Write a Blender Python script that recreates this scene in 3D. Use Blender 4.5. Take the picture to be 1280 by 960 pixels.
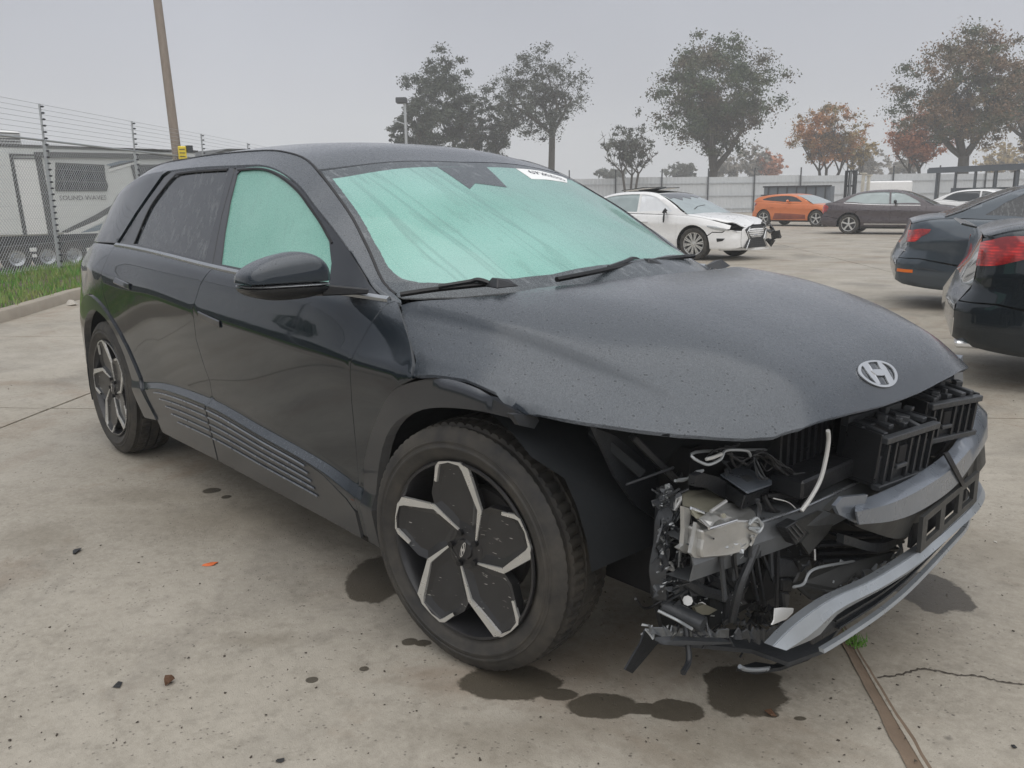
import bpy, bmesh, math, random
import numpy as np
from mathutils import Vector, Matrix, noise
from mathutils.geometry import delaunay_2d_cdt
random.seed(7); np.random.seed(7)
for _o in list(bpy.data.objects): bpy.data.objects.remove(_o)
SC = bpy.context.scene; COL = SC.collection; PI = math.pi

# ---------------------------------------------------------------- camera
CAMP = (1.7774, -2.3066, 1.3310)
CYAW, CPITCH, CROLL, CF = 2.40892377, -0.2142223, -0.01333764, 1063.35 / 1280
cd = bpy.data.cameras.new('camera'); cam = bpy.data.objects.new('camera', cd); COL.objects.link(cam)
_f = Vector((math.cos(CYAW) * math.cos(CPITCH), math.sin(CYAW) * math.cos(CPITCH), math.sin(CPITCH)))
_r = Vector((math.sin(CYAW), -math.cos(CYAW), 0)); _u = _r.cross(_f)
_c, _s = math.cos(CROLL), math.sin(CROLL); _r, _u = _c * _r + _s * _u, -_s * _r + _c * _u
_m = Matrix((_r, _u, -_f)).transposed().to_4x4(); _m.translation = CAMP; cam.matrix_world = _m
cd.sensor_width = 36; cd.lens = 36 * CF; cd.clip_start = .02; cd.clip_end = 2000
SC.camera = cam

# ---------------------------------------------------------------- sky, sun, exposure
SUN_EL, SUN_AZ = 62, 325           # degrees; azimuth the light comes from, measured from +X towards +Y
W = bpy.data.worlds.new('World'); SC.world = W; W.use_nodes = True
wn, wl = W.node_tree.nodes, W.node_tree.links; wn.clear()
sky = wn.new('ShaderNodeTexSky'); sky.sky_type = 'NISHITA'; sky.sun_disc = False
sky.sun_elevation = math.radians(SUN_EL); sky.sun_rotation = math.radians(90 - SUN_AZ)
sky.air_density = 1.0; sky.dust_density = 3.0; sky.ozone_density = 1.0
tc = wn.new('ShaderNodeTexCoord'); sep = wn.new('ShaderNodeSeparateXYZ'); wl.new(tc.outputs['Generated'], sep.inputs[0])
ramp = wn.new('ShaderNodeValToRGB'); wl.new(sep.outputs['Z'], ramp.inputs[0])      # overcast deck: brighter towards the foggy horizon
els = ramp.color_ramp.elements; els[0].position = 0; els[0].color = (6.3, 6.55, 6.85, 1)
els[1].position = 1; els[1].color = (10, 10.2, 10.6, 1)
e_ = els.new(.12); e_.color = (5.45, 5.5, 5.9, 1); e_ = els.new(.26); e_.color = (5.0, 5.08, 5.5, 1); e_ = els.new(.45); e_.color = (5.0, 5.2, 5.65, 1)
cl = wn.new('ShaderNodeTexNoise'); cl.inputs['Scale'].default_value = 1.6; cl.inputs['Detail'].default_value = 3
wl.new(tc.outputs['Generated'], cl.inputs['Vector'])
cm = wn.new('ShaderNodeMapRange'); cm.inputs[1].default_value = .3; cm.inputs[2].default_value = .7; cm.inputs[3].default_value = .90; cm.inputs[4].default_value = 1.12
wl.new(cl.outputs[0], cm.inputs[0])
mx = wn.new('ShaderNodeMixRGB'); mx.inputs[0].default_value = .86; wl.new(sky.outputs[0], mx.inputs[1]); wl.new(ramp.outputs[0], mx.inputs[2])
ml = wn.new('ShaderNodeVectorMath'); ml.operation = 'SCALE'; wl.new(mx.outputs[0], ml.inputs[0]); wl.new(cm.outputs[0], ml.inputs['Scale'])
bg = wn.new('ShaderNodeBackground'); bg.inputs['Strength'].default_value = .1; wl.new(ml.outputs[0], bg.inputs[0])
wo = wn.new('ShaderNodeOutputWorld'); wl.new(bg.outputs[0], wo.inputs[0])
sl = bpy.data.lights.new('sun', 'SUN'); sl.energy = 2.0; sl.angle = math.radians(110); sl.color = (1, .97, .93)
so = bpy.data.objects.new('sun', sl); COL.objects.link(so)
_az, _el = math.radians(SUN_AZ), math.radians(SUN_EL)
so.rotation_euler = Vector((math.cos(_az) * math.cos(_el), math.sin(_az) * math.cos(_el), math.sin(_el))).to_track_quat('Z', 'Y').to_euler()
SC.view_settings.view_transform = 'Standard'; SC.view_settings.look = 'None'; SC.view_settings.exposure = 0; SC.view_settings.gamma = 1
SC.cycles.use_denoising = True; SC.cycles.max_bounces = 6; SC.cycles.transparent_max_bounces = 24
SC.cycles.volume_bounces = 1

# ---------------------------------------------------------------- materials
class NT:
    def __init__(s, name, displace=False):
        s.m = bpy.data.materials.new(name); s.m.use_nodes = True; s.n = s.m.node_tree.nodes; s.l = s.m.node_tree.links; s.n.clear()
        s.out = s.n.new('ShaderNodeOutputMaterial'); s.b = s.n.new('ShaderNodeBsdfPrincipled'); s.l.new(s.b.outputs[0], s.out.inputs[0])
        s.tc = s.n.new('ShaderNodeTexCoord')
    def set(s, **k):
        for a, v in k.items():
            i = s.b.inputs[a.replace('_', ' ')]
            if isinstance(v, bpy.types.NodeSocket): s.l.new(v, i)
            elif isinstance(v, (tuple, list)) and len(v) == 3 and i.type == 'RGBA': i.default_value = (*v, 1)
            else: i.default_value = v
        return s
    def coord(s, kind='Object', scale=(1, 1, 1), rot=(0, 0, 0)):
        mp = s.n.new('ShaderNodeMapping'); s.l.new(s.tc.outputs[kind], mp.inputs[0])
        mp.inputs['Scale'].default_value = scale; mp.inputs['Rotation'].default_value = rot; return mp.outputs[0]
    def noise(s, scale, detail=3, rough=.55, vec=None, out=0, dist=0):
        t = s.n.new('ShaderNodeTexNoise'); t.inputs['Scale'].default_value = scale; t.inputs['Detail'].default_value = detail
        t.inputs['Roughness'].default_value = rough; t.inputs['Distortion'].default_value = dist; s.l.new(vec or s.coord(), t.inputs['Vector']); return t.outputs[out]
    def voro(s, scale, feat='F1', vec=None, out='Distance', rand=1):
        t = s.n.new('ShaderNodeTexVoronoi'); t.feature = feat; t.inputs['Scale'].default_value = scale; t.inputs['Randomness'].default_value = rand
        s.l.new(vec or s.coord(), t.inputs['Vector']); return t.outputs[out]
    def wave(s, scale, vec=None, dist=0, direction='X'):
        t = s.n.new('ShaderNodeTexWave'); t.inputs['Scale'].default_value = scale; t.inputs['Distortion'].default_value = dist; t.bands_direction = direction
        s.l.new(vec or s.coord(), t.inputs['Vector']); return t.outputs[1]
    def rng(s, v, a, b, c=0, d=1):
        t = s.n.new('ShaderNodeMapRange'); s.l.new(v, t.inputs[0])
        for i, x in enumerate((a, b, c, d)): t.inputs[i + 1].default_value = x
        return t.outputs[0]
    def math(s, op, a, b=0.):
        t = s.n.new('ShaderNodeMath'); t.operation = op
        for i, v in ((0, a), (1, b)):
            if isinstance(v, bpy.types.NodeSocket): s.l.new(v, t.inputs[i])
            else: t.inputs[i].default_value = v
        return t.outputs[0]
    def mix(s, f, a, b, mode='MIX'):
        t = s.n.new('ShaderNodeMixRGB'); t.blend_type = mode
        for i, v in ((0, f), (1, a), (2, b)):
            if isinstance(v, bpy.types.NodeSocket): s.l.new(v, t.inputs[i])
            elif isinstance(v, (tuple, list)): t.inputs[i].default_value = (*v, 1)
            else: t.inputs[i].default_value = v
        return t.outputs[0]
    def bump(s, h, strength=.3, dist=.01, nrm=None):
        t = s.n.new('ShaderNodeBump'); t.inputs['Strength'].default_value = strength; t.inputs['Distance'].default_value = dist; s.l.new(h, t.inputs['Height'])
        if nrm: s.l.new(nrm, t.inputs['Normal'])
        s.l.new(t.outputs[0], s.b.inputs['Normal']); return t.outputs[0]
    def upz(s, a, b):
        g = s.n.new('ShaderNodeNewGeometry'); x = s.n.new('ShaderNodeSeparateXYZ'); s.l.new(g.outputs['Normal'], x.inputs[0]); return s.rng(x.outputs[2], a, b)
M = {}
def simple(name, c, r=.5, me=0., var=.12, vs=6, bump=0., bs=60, **k):
    t = NT(name); n = t.noise(vs, 4)
    lo = tuple(x * (1 - var) for x in c); hi = tuple(min(1, x * (1 + var)) for x in c)
    t.set(Base_Color=t.mix(n, lo, hi), Metallic=me, Roughness=t.rng(t.noise(vs * 2.3, 3), .3, .7, max(0, r - .08), min(1, r + .08)), **k)
    if bump: t.bump(t.noise(bs, 4), bump, .004)
    M[name] = t.m; return t.m
def wet_paint(name, c, me=.4, r=.16, drops=True, scale=1., wet_rough=.27):
    """car paint in drizzle: glossy on the flanks, beaded with water on everything that faces up"""
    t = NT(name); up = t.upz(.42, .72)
    fl = t.noise(900, 1); base = t.mix(t.rng(fl, .4, .7), c, tuple(min(1, x * 1.5 + .004) for x in c))
    dirt = t.rng(t.noise(3.1, 5, .65), .45, .8, 0, .02)
    base = t.mix(dirt, base, (.22, .21, .19))
    v1 = t.voro(150 * scale); v2 = t.voro(330 * scale)
    d1 = t.rng(v1, .18, .42, 1, 0); d2 = t.rng(v2, .2, .5, 1, 0)
    patch = t.rng(t.noise(26, 2), .42, .58)
    d1 = t.math('MULTIPLY', d1, patch)
    h = t.math('MULTIPLY', t.math('MAXIMUM', d1, t.math('MULTIPLY', d2, .45)), up)
    film = t.math('MULTIPLY', up, t.rng(t.noise(60, 4, .7), .3, .65))
    rough = t.math('ADD', t.math('MULTIPLY', film, wet_rough), r)
    # a fine mist of beads scatters white light
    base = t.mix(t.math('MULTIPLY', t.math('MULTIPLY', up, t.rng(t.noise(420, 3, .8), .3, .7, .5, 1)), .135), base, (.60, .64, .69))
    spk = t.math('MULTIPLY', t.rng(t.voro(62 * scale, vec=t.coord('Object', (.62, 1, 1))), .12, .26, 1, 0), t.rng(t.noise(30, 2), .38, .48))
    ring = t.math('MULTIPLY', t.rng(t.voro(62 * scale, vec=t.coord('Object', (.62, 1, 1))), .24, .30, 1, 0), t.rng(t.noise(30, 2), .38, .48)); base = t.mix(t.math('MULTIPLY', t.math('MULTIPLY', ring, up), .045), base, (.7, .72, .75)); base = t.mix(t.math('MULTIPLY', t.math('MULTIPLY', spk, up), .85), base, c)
    t.set(Base_Color=base, Metallic=me, Roughness=rough, Specular_IOR_Level=.12, Coat_Weight=.9, Coat_Roughness=t.math('ADD', t.math('MULTIPLY', up, .16), .035))
    if drops: t.bump(h, .55, .0025)
    M[name] = t.m; return t.m
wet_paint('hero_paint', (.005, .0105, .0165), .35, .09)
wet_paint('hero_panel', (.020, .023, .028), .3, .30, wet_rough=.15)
wet_paint('blue_grey_paint', (.052, .066, .080), .4, .22, scale=.7)
wet_paint('black_blue_paint', (.009, .014, .018), .35, .16, scale=.7)
simple('orange_paint', (.62, .17, .045), .35, .1, .15, 3, Coat_Weight=.5)
simple('taupe_paint', (.075, .062, .068), .3, .25, .1, 3, Coat_Weight=.5)
simple('white_paint', (.78, .78, .77), .3, 0, .06, 3, Coat_Weight=.6)
simple('grey_paint', (.16, .18, .20), .3, .3, .1, 3, Coat_Weight=.5)
simple('black_plastic', (.013, .014, .016), .35, 0, .3, 20, .25, 140)
simple('worn_plastic', (.036, .039, .043), .38, 0, .45, 14, .35, 90)
simple('soft_plastic', (.015, .017, .020), .42, 0, .3, 30, .25, 200)
simple('deep_black', (.004, .004, .005), .8)
simple('liner_felt', (.006, .008, .010), .8, 0, .5, 5, .15, 60)
simple('fascia_grey', (.165, .185, .215), .3, .3, .25, 5, .2, 40, Coat_Weight=.5)
simple('fascia_dark', (.040, .041, .040), .5, .1, .35, 7, .25, 60)
simple('silver_trim', (.36, .39, .42), .32, .5, .3, 7, .3, 25)
simple('beam_metal', (.17, .18, .19), .42, .6, .3, 6, .25, 40)
simple('bright_metal', (.48, .48, .465), .36, .65, .42, 9, .35, 30)
simple('machined', (.62, .62, .60), .32, .75, .12, 20)
simple('rim_dark', (.022, .022, .024), .36, .3, .4, 16, .2, 60, Coat_Weight=.3)
t = NT('rim_scuffed'); sc_ = t.math('MULTIPLY', t.rng(t.noise(9, 2, .5, t.coord('Object', (2.2, 1, 14), (0, .5, 0))), .66, .69), t.rng(t.noise(22, 3), .5, .6)); t.set(Base_Color=t.mix(sc_, t.mix(t.noise(14, 4), (.014, .014, .015), (.034, .034, .035)), (.42, .41, .38)), Roughness=.36, Metallic=.2, Coat_Weight=.3); M['rim_scuffed'] = t.m
simple('chrome', (.72, .73, .74), .18, .9, .06)
simple('satin_chrome', (.40, .42, .44), .3, .8, .1)
simple('disc_metal', (.26, .25, .24), .4, .8, .2)
simple('rubber', (.028, .027, .025), .75, 0, .3, 10, .2, 200)
simple('seal', (.006, .006, .007), .5)
simple('wire_black', (.012, .012, .013), .45)
simple('wire_white', (.55, .55, .53), .5)
simple('seat_cloth', (.03, .03, .032), .9)
simple('galvanised', (.40, .42, .43), .45, .5, .15, 12)
simple('dark_steel', (.045, .05, .055), .55, .4, .25, 8)
t = NT('red_lens'); sp_ = t.wave(16, t.coord('Object', (.6, 1, 1)), 3, 'Z'); nz = t.noise(7, 3); t.set(Base_Color=t.mix(t.math('MULTIPLY', t.rng(nz, .42, .6), t.rng(sp_, .2, .8, .4, 1)), (.20, .003, .004), (.80, .022, .016)), Roughness=.14, Coat_Weight=1.); M['red_lens'] = t.m
simple('clear_lens', (.45, .47, .48), .1, .3, .35, 14, Coat_Weight=1.)
simple('amber_lens', (.7, .16, .02), .2, 0, .1)
simple('dark_glass', (.012, .016, .018), .06, 0, .1, Coat_Weight=1.)
simple('mid_glass', (.10, .125, .13), .08, 0, .3, 5, Coat_Weight=1.)
simple('pale_glass', (.30, .36, .36), .1, 0, .25, 4, Coat_Weight=1.)
simple('white_cloth', (.70, .72, .74), .8, 0, .1, 8, .5, 12)
simple('paper_white', (.82, .83, .82), .6, 0, .03)
simple('ink', (.03, .03, .05), .6)

# tyre: sidewall and tread carry dried dust
t = NT('tyre'); n = t.noise(9, 5, .6)
t.set(Base_Color=t.mix(t.rng(n, .35, .75), (.018, .0175, .017), (.070, .062, .050)), Roughness=.70); t.bump(t.noise(120, 3), .2, .002); M['tyre'] = t.m
# windscreen: fogged green glass with rain running down it
def fog_glass(name, a, b, ax=(1.3, 17, 6), amt=1.):
    t = NT(name); st = t.noise(1.4, 4, .55, t.coord('Object', ax)); big = t.noise(1.7, 3, .5); fine = t.voro(210); f2 = t.noise(240, 2)
    base = t.mix(t.rng(big, .35, .68), a, b)
    base = t.mix(t.math('MULTIPLY', t.rng(st, .56, .60), .30 * amt), base, (.12, .27, .23))
    base = t.mix(t.rng(f2, .55, .75, 0, .22), base, (.62, .74, .70))
    if amt > .9:
        ln = t.noise(1., 2, .4, t.coord('Object', (.22, 9., .22))); riv = t.rng(t.math('ABSOLUTE', t.math('SUBTRACT', ln, .5)), .003, .012, 1, 0); base = t.mix(t.math('MULTIPLY', riv, .42), base, (.11, .25, .22))
        gz = t.rng(t.noise(.9, 3, .5, t.coord('Object', (1, 1.2, 1), (0, 0, .4))), .40, .56); base = t.mix(t.math('MULTIPLY', gz, .5), base, (.21, .36, .33))
    t.set(Base_Color=base, Roughness=t.rng(f2, .35, .7, .18, .42), Coat_Weight=.5, Coat_Roughness=.06, IOR=1.5)
    t.bump(t.rng(fine, .15, .4, 1, 0), .35, .0015); M[name] = t.m
fog_glass('fogged_windscreen', (.15, .375, .31), (.235, .475, .415))
fog_glass('fogged_side_glass', (.17, .42, .34), (.26, .52, .44), (26, 26, 2.4), .5)
t = NT('tinted_glass'); st = t.noise(1.3, 3, .5, t.coord('Object', (34, 34, 1.6), (0, .18, 0)))
t.set(Base_Color=t.mix(t.rng(st, .52, .72, 0, .55), (.018, .022, .026), (.17, .18, .185)), Roughness=t.rng(st, .4, .7, .07, .4), Coat_Weight=.6); M['tinted_glass'] = t.m
t = NT('frit'); f2 = t.noise(230, 2); st = t.noise(1.3, 3, .5, t.coord('Object', (4, 30, 30)))
b_ = t.mix(t.rng(f2, .5, .75, 0, .35), (.045, .055, .062), (.30, .33, .35)); b_ = t.mix(t.rng(st, .58, .68, 0, .35), b_, (.25, .27, .28))
t.set(Base_Color=b_, Roughness=t.rng(f2, .35, .7, .2, .5), Coat_Weight=.3); t.bump(t.rng(t.voro(210), .15, .4, 1, 0), .4, .0015); M['frit'] = t.m

# ---------------------------------------------------------------- object helpers
def link(name, me, m=None, parent=None):
    o = bpy.data.objects.new(name, me); COL.objects.link(o)
    if m is not None and me is not None and not me.materials: me.materials.append(M[m] if isinstance(m, str) else m)
    if parent is not None: o.parent = parent
    return o
def tag(o, label=None, cat=None, group=None, kind=None):
    for k, v in (('label', label), ('category', cat), ('group', group), ('kind', kind)):
        if v: o[k] = v
    return o
def thing(name, label, cat, loc=(0, 0, 0), rz=0., group=None):
    o = bpy.data.objects.new(name, None); COL.objects.link(o); o.location = loc; o.rotation_euler = (0, 0, rz); o.empty_display_size = .1
    return tag(o, label, cat, group)
def copy_tree(o, parent=None):
    c = o.copy(); COL.objects.link(c); c.parent = parent
    for ch in [x for x in KIDS.get(o.name, [])] or list(o.children): copy_tree(ch, c)
    return c
KIDS = {}
def mesh(name, V, Fc, smooth=True, nrm=None):
    me = bpy.data.meshes.new(name); me.from_pydata([tuple(map(float, v)) for v in V], [], [tuple(int(i) for i in f) for f in Fc]); me.validate(clean_customdata=False); me.update()
    if smooth: me.polygons.foreach_set('use_smooth', [True] * len(me.polygons))
    if nrm is not None and len(nrm) == len(me.vertices):
        me.normals_split_custom_set_from_vertices([tuple(map(float, n)) for n in nrm])
    return me
class MB:
    """collects simple shapes and links them as one mesh"""
    def __init__(s): s.V = []; s.F = []
    def add(s, V, Fc):
        k = len(s.V); s.V += [tuple(v) for v in V]; s.F += [tuple(i + k for i in f) for f in Fc]; return s
    def box(s, c, d, R=None):
        hx, hy, hz = d[0] / 2, d[1] / 2, d[2] / 2; V = [Vector((x, y, z)) for x in (-hx, hx) for y in (-hy, hy) for z in (-hz, hz)]
        if R is not None: V = [R @ v for v in V]
        return s.add([v + Vector(c) for v in V], [(0, 1, 3, 2), (4, 6, 7, 5), (0, 4, 5, 1), (2, 3, 7, 6), (0, 2, 6, 4), (1, 5, 7, 3)])
    def bar(s, a, b, w, h=None, up=(0, 0, 1)):
        a, b = Vector(a), Vector(b); d = (b - a).normalized(); u = Vector(up)
        if abs(d.dot(u)) > .98: u = Vector((1, 0, 0))
        x = d.cross(u).normalized() * w / 2; y = x.cross(d).normalized() * (h or w) / 2
        V = [p + i * x + j * y for p in (a, b) for i, j in ((-1, -1), (1, -1), (1, 1), (-1, 1))]
        return s.add(V, [(3, 2, 1, 0), (4, 5, 6, 7), (0, 1, 5, 4), (1, 2, 6, 5), (2, 3, 7, 6), (3, 0, 4, 7)])
    def tube(s, pts, r, n=8, cap=True):
        pts = [Vector(p) for p in pts]; rr = r if isinstance(r, (list, tuple)) else [r] * len(pts); V = []; Fc = []
        ref = Vector((0, 0, 1)); d0 = (pts[1] - pts[0]).normalized()
        if abs(d0.dot(ref)) > .9: ref = Vector((1, 0, 0))
        x = d0.cross(ref).normalized()
        for i, p in enumerate(pts):
            d = (pts[min(i + 1, len(pts) - 1)] - pts[max(i - 1, 0)]).normalized(); x = (x - d * x.dot(d)); x = x.normalized() if x.length > 1e-6 else d.orthogonal().normalized(); y = d.cross(x)
            for k in range(n): a = 2 * PI * k / n; V.append(p + (x * math.cos(a) + y * math.sin(a)) * rr[i])
        for i in range(len(pts) - 1):
            for k in range(n): Fc.append((i * n + k, i * n + (k + 1) % n, (i + 1) * n + (k + 1) % n, (i + 1) * n + k))
        if cap: Fc += [tuple(range(n))[::-1], tuple((len(pts) - 1) * n + k for k in range(n))]
        return s.add(V, Fc)
    def lathe(s, prof, n=48, closed=False):
        """profile of (radius, y) turned about the Y axis"""
        V = [(r * math.cos(2 * PI * k / n), y, r * math.sin(2 * PI * k / n)) for r, y in prof for k in range(n)]; m = len(prof); Fc = []
        for i in range(m if closed else m - 1):
            for k in range(n): a = i * n + k; b = i * n + (k + 1) % n; j = ((i + 1) % m) * n; Fc.append((a, b, j + (k + 1) % n, j + k))
        return s.add(V, Fc)
    def prism(s, poly, y0, y1, fn=None):
        """polygon of (a,b) extruded from y0 to y1 -> (a, y, b) or fn(a,b,y)"""
        fn = fn or (lambda a, b, y: (a, y, b)); n = len(poly)
        ar = sum(poly[i][0] * poly[(i + 1) % n][1] - poly[(i + 1) % n][0] * poly[i][1] for i in range(n))
        if ar < 0: poly = poly[::-1]
        V = [fn(a, b, y0) for a, b in poly] + [fn(a, b, y1) for a, b in poly]
        return s.add(V, [tuple(range(n)), tuple(range(2 * n - 1, n - 1, -1))] + [(i, i + n, (i + 1) % n + n, (i + 1) % n) for i in range(n)])
    def hull(s, pts, c=None):
        bm = bmesh.new(); [bm.verts.new(p) for p in pts]; bmesh.ops.convex_hull(bm, input=bm.verts); bm.verts.ensure_lookup_table(); bm.verts.index_update()
        s.add([v.co.copy() for v in bm.verts], [tuple(v.index for v in f.verts) for f in bm.faces]); bm.free(); return s
    def obj(s, name, m, parent=None, smooth=False, bevel=0., seg=1, fix=True):
        me = bpy.data.meshes.new(name); me.from_pydata(s.V, [], s.F); me.update()
        if fix or bevel:
            bm = bmesh.new(); bm.from_mesh(me)
            if bevel:
                ed = [e for e in bm.edges if len(e.link_faces) == 2 and e.calc_face_angle(0) > .5]
                bmesh.ops.bevel(bm, geom=ed, offset=bevel, segments=seg, affect='EDGES', profile=.6, clamp_overlap=True)
            bmesh.ops.recalc_face_normals(bm, faces=bm.faces); bm.to_mesh(me); bm.free()
        if smooth:
            me.polygons.foreach_set('use_smooth', [True] * len(me.polygons))
            me.set_sharp_from_angle(angle=math.radians(smooth if smooth > 1 else 40))
        return link(name, me, m, parent)
def spline(P, n=8, closed=False):
    P = [np.array(p, float) for p in P]; out = []; k = len(P)
    for i in range(k if closed else k - 1):
        a, b = P[i], P[(i + 1) % k]; p = P[i - 1] if (closed or i) else 2 * a - b; q = P[(i + 2) % k] if (closed or i + 2 < k) else 2 * b - a
        for j in range(n):
            t = j / n; out.append(.5 * (2 * a + (b - p) * t + (2 * p - 5 * a + 4 * b - q) * t * t + (3 * a - p - 3 * b + q) * t**3))
    if not closed: out.append(P[-1])
    return out
def inpoly(P, poly):
    x, y = P[:, 0], P[:, 1]; r = np.zeros(len(P), bool); n = len(poly)
    for i in range(n):
        x0, y0 = poly[i]; x1, y1 = poly[(i + 1) % n]
        if y0 == y1: continue
        r ^= ((y0 > y) != (y1 > y)) & (x < (x1 - x0) * (y - y0) / (y1 - y0) + x0)
    return r
def bdist(P, poly):
    d = np.full(len(P), 9.)
    for i in range(len(poly)):
        a, b = poly[i], poly[(i + 1) % len(poly)]; ab = b - a; t = np.clip(((P - a) @ ab) / max(ab @ ab, 1e-12), 0, 1)
        d = np.minimum(d, np.linalg.norm(P - a - t[:, None] * ab, axis=1))
    return d
def resample(poly, step):
    poly = np.array(poly, float); out = []
    for i in range(len(poly)):
        a, b = poly[i], poly[(i + 1) % len(poly)]; k = max(1, int(np.ceil(np.linalg.norm(b - a) / step)))
        for j in range(k): out.append(a + (b - a) * j / k)
    return np.array(out)
def inset(poly, g):
    n = len(poly); p, q = np.roll(poly, 1, 0), np.roll(poly, -1, 0)
    ar = (poly[:, 0] * q[:, 1] - q[:, 0] * poly[:, 1]).sum(); e1 = poly - p; e2 = q - poly
    n1 = np.stack([-e1[:, 1], e1[:, 0]], 1); n2 = np.stack([-e2[:, 1], e2[:, 0]], 1)
    n1 /= np.linalg.norm(n1, axis=1, keepdims=True) + 1e-12; n2 /= np.linalg.norm(n2, axis=1, keepdims=True) + 1e-12
    m = n1 + n2; m /= np.maximum((m * n1).sum(1, keepdims=True), .5) * 1.0 + 1e-9
    return poly + m * g * (1 if ar > 0 else -1)
def panel(name, L, outline, m, parent, side=-1, step=(.04, .125), holes=(), gap=.0022, flange=.012, off=0., kt=.15, warp=None, flat=False):
    """sheet of bodywork: an outline in the (x, t) chart of a loft, triangulated, lifted on to the loft and folded in along its edge"""
    S = np.array([1., kt]); out = resample(np.array(outline) * S, step[0] * .8); out = inset(out, gap)
    hs = [resample(np.array(h) * S, step[0] * .8) for h in holes]; hs = [inset(h, -gap) for h in hs]
    lo, hi = out.min(0), out.max(0)
    gx = np.arange(np.ceil(lo[0] / step[0]), np.floor(hi[0] / step[0]) + 1) * step[0]; gt = np.arange(np.ceil(lo[1] / kt / step[1]), np.floor(hi[1] / kt / step[1]) + 1) * step[1] * kt
    G = np.array([(a, b) for a in gx for b in gt]).reshape(-1, 2)
    if len(G):
        k = inpoly(G, out) & (bdist(G, out) > step[0] * .35)
        for h in hs: k &= ~inpoly(G, h) & (bdist(G, h) > step[0] * .35)
        G = G[k]
    loops = [out] + hs; P = np.concatenate(loops + [G]); E = []; b = 0
    for l in loops: E += [(b + i, b + (i + 1) % len(l)) for i in range(len(l))]; b += len(l)
    v2, e2, f2, ov, _, _ = delaunay_2d_cdt([Vector(p) for p in P], E, [], 0, 1e-5)
    v2 = np.array([tuple(v) for v in v2]); f2 = np.array([f for f in f2], int).reshape(-1, 3); c = v2[f2].mean(1); k = inpoly(c, out)
    for h in hs: k &= ~inpoly(c, h)
    f2 = f2[k]
    if not len(f2): print('empty panel', name); return link(name, bpy.data.meshes.new(name), m, parent)
    X, T = v2[:, 0], v2[:, 1] / kt
    V = L.at(X, T); N = L.nrm(X, T)
    N *= np.sign((N * (V - np.stack([V[:, 0], V[:, 1] * 0, V[:, 2] * 0 + .55], 1))).sum(1, keepdims=True) + 1e-9)
    if warp is not None: V = warp(V, X, T)
    V = V + N * off
    nv = len(V); fl = [list(f) for f in f2]
    # consistent outward winding
    fn = np.cross(V[f2[:, 1]] - V[f2[:, 0]], V[f2[:, 2]] - V[f2[:, 0]]); sg = (fn * N[f2[:, 0]]).sum(1)
    fl = [f if s > 0 else f[::-1] for f, s in zip(fl, sg)]
    # edge of the kept faces
    cnt = {}
    for f in fl:
        for i in range(3): e = (f[i], f[(i + 1) % 3]); cnt[e] = cnt.get(e, 0) + 1
    be = [e for e in cnt if (e[1], e[0]) not in cnt]
    if flat:
        N2 = np.zeros_like(V)
        for f in fl:
            c_ = np.cross(V[f[1]] - V[f[0]], V[f[2]] - V[f[0]]); N2[f] += c_
        N = N2 / (np.linalg.norm(N2, axis=1, keepdims=True) + 1e-12)
    VV = [tuple(v) for v in V]; NN = [tuple(n) for n in N]
    if flange:
        mp = {}
        cen = V[np.unique(f2)].mean(0) if len(f2) else V.mean(0)
        for a, bb in be:
            for i in (a, bb):
                if i not in mp: mp[i] = len(VV); VV.append(tuple(V[i])); VV.append(tuple(V[i] - N[i] * flange)); NN.append(tuple(N[i])); NN.append(tuple(N[i]))
        for a, bb in be: fl.append([bb, a, mp[a] + 1, mp[bb] + 1])
    VV = np.array(VV); NN = np.array(NN)
    if side > 0: VV = VV * [1, -1, 1]; NN = NN * [1, -1, 1]; fl = [f[::-1] for f in fl]
    used = sorted({i for f in fl for i in f}); re = {j: i for i, j in enumerate(used)}
    me = mesh(name, VV[used], [[re[i] for i in f] for f in fl], True, NN[used])
    return link(name, me, m, parent)
def tz(L, x, z, t0=0, t1=None):
    """t at which the section at x reaches the height z"""
    T = np.linspace(t0, L.T if t1 is None else t1, 241); Z = L.at(np.full(241, x), T)[:, 2]; Z = np.maximum.accumulate(Z)
    return float(np.interp(z, Z, T))
def xz(L, pts, t1=6): return [(x, tz(L, x, z, 0, t1)) for x, z in pts]
def onsurf(L, x, t, off=0., side=-1):
    p = L.at([x], [t])[0]; n = L.nrm(np.array([x]), np.array([t]))[0]; n *= np.sign(n @ (p - [p[0], 0, .55]))
    p = p + n * off
    return Vector((p[0], p[1] * -side, p[2])), Vector((n[0], n[1] * -side, n[2]))
def strip(name, L, path, m, parent, side=-1, w=.012, h=.006, off=.001, n=6):
    """moulding that runs along the loft"""
    P = spline([(a, b) for a, b in path], n); mb = MB(); V = []; Fc = []
    pts = [onsurf(L, a, b, off, side) for a, b in P]
    for i, (p, nn) in enumerate(pts):
        d = (pts[min(i + 1, len(pts) - 1)][0] - pts[max(i - 1, 0)][0]).normalized(); s_ = d.cross(nn).normalized() * w / 2; u = nn * h
        V += [p - s_, p - s_ * .7 + u, p + s_ * .7 + u, p + s_]
    for i in range(len(pts) - 1):
        for k in range(3): a = i * 4 + k; Fc.append((a, a + 1, a + 5, a + 4))
    Fc += [(0, 3, 2, 1), tuple(len(V) - 4 + k for k in range(4))]
    return mb.add(V, Fc).obj(name, m, parent, smooth=30)
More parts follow.
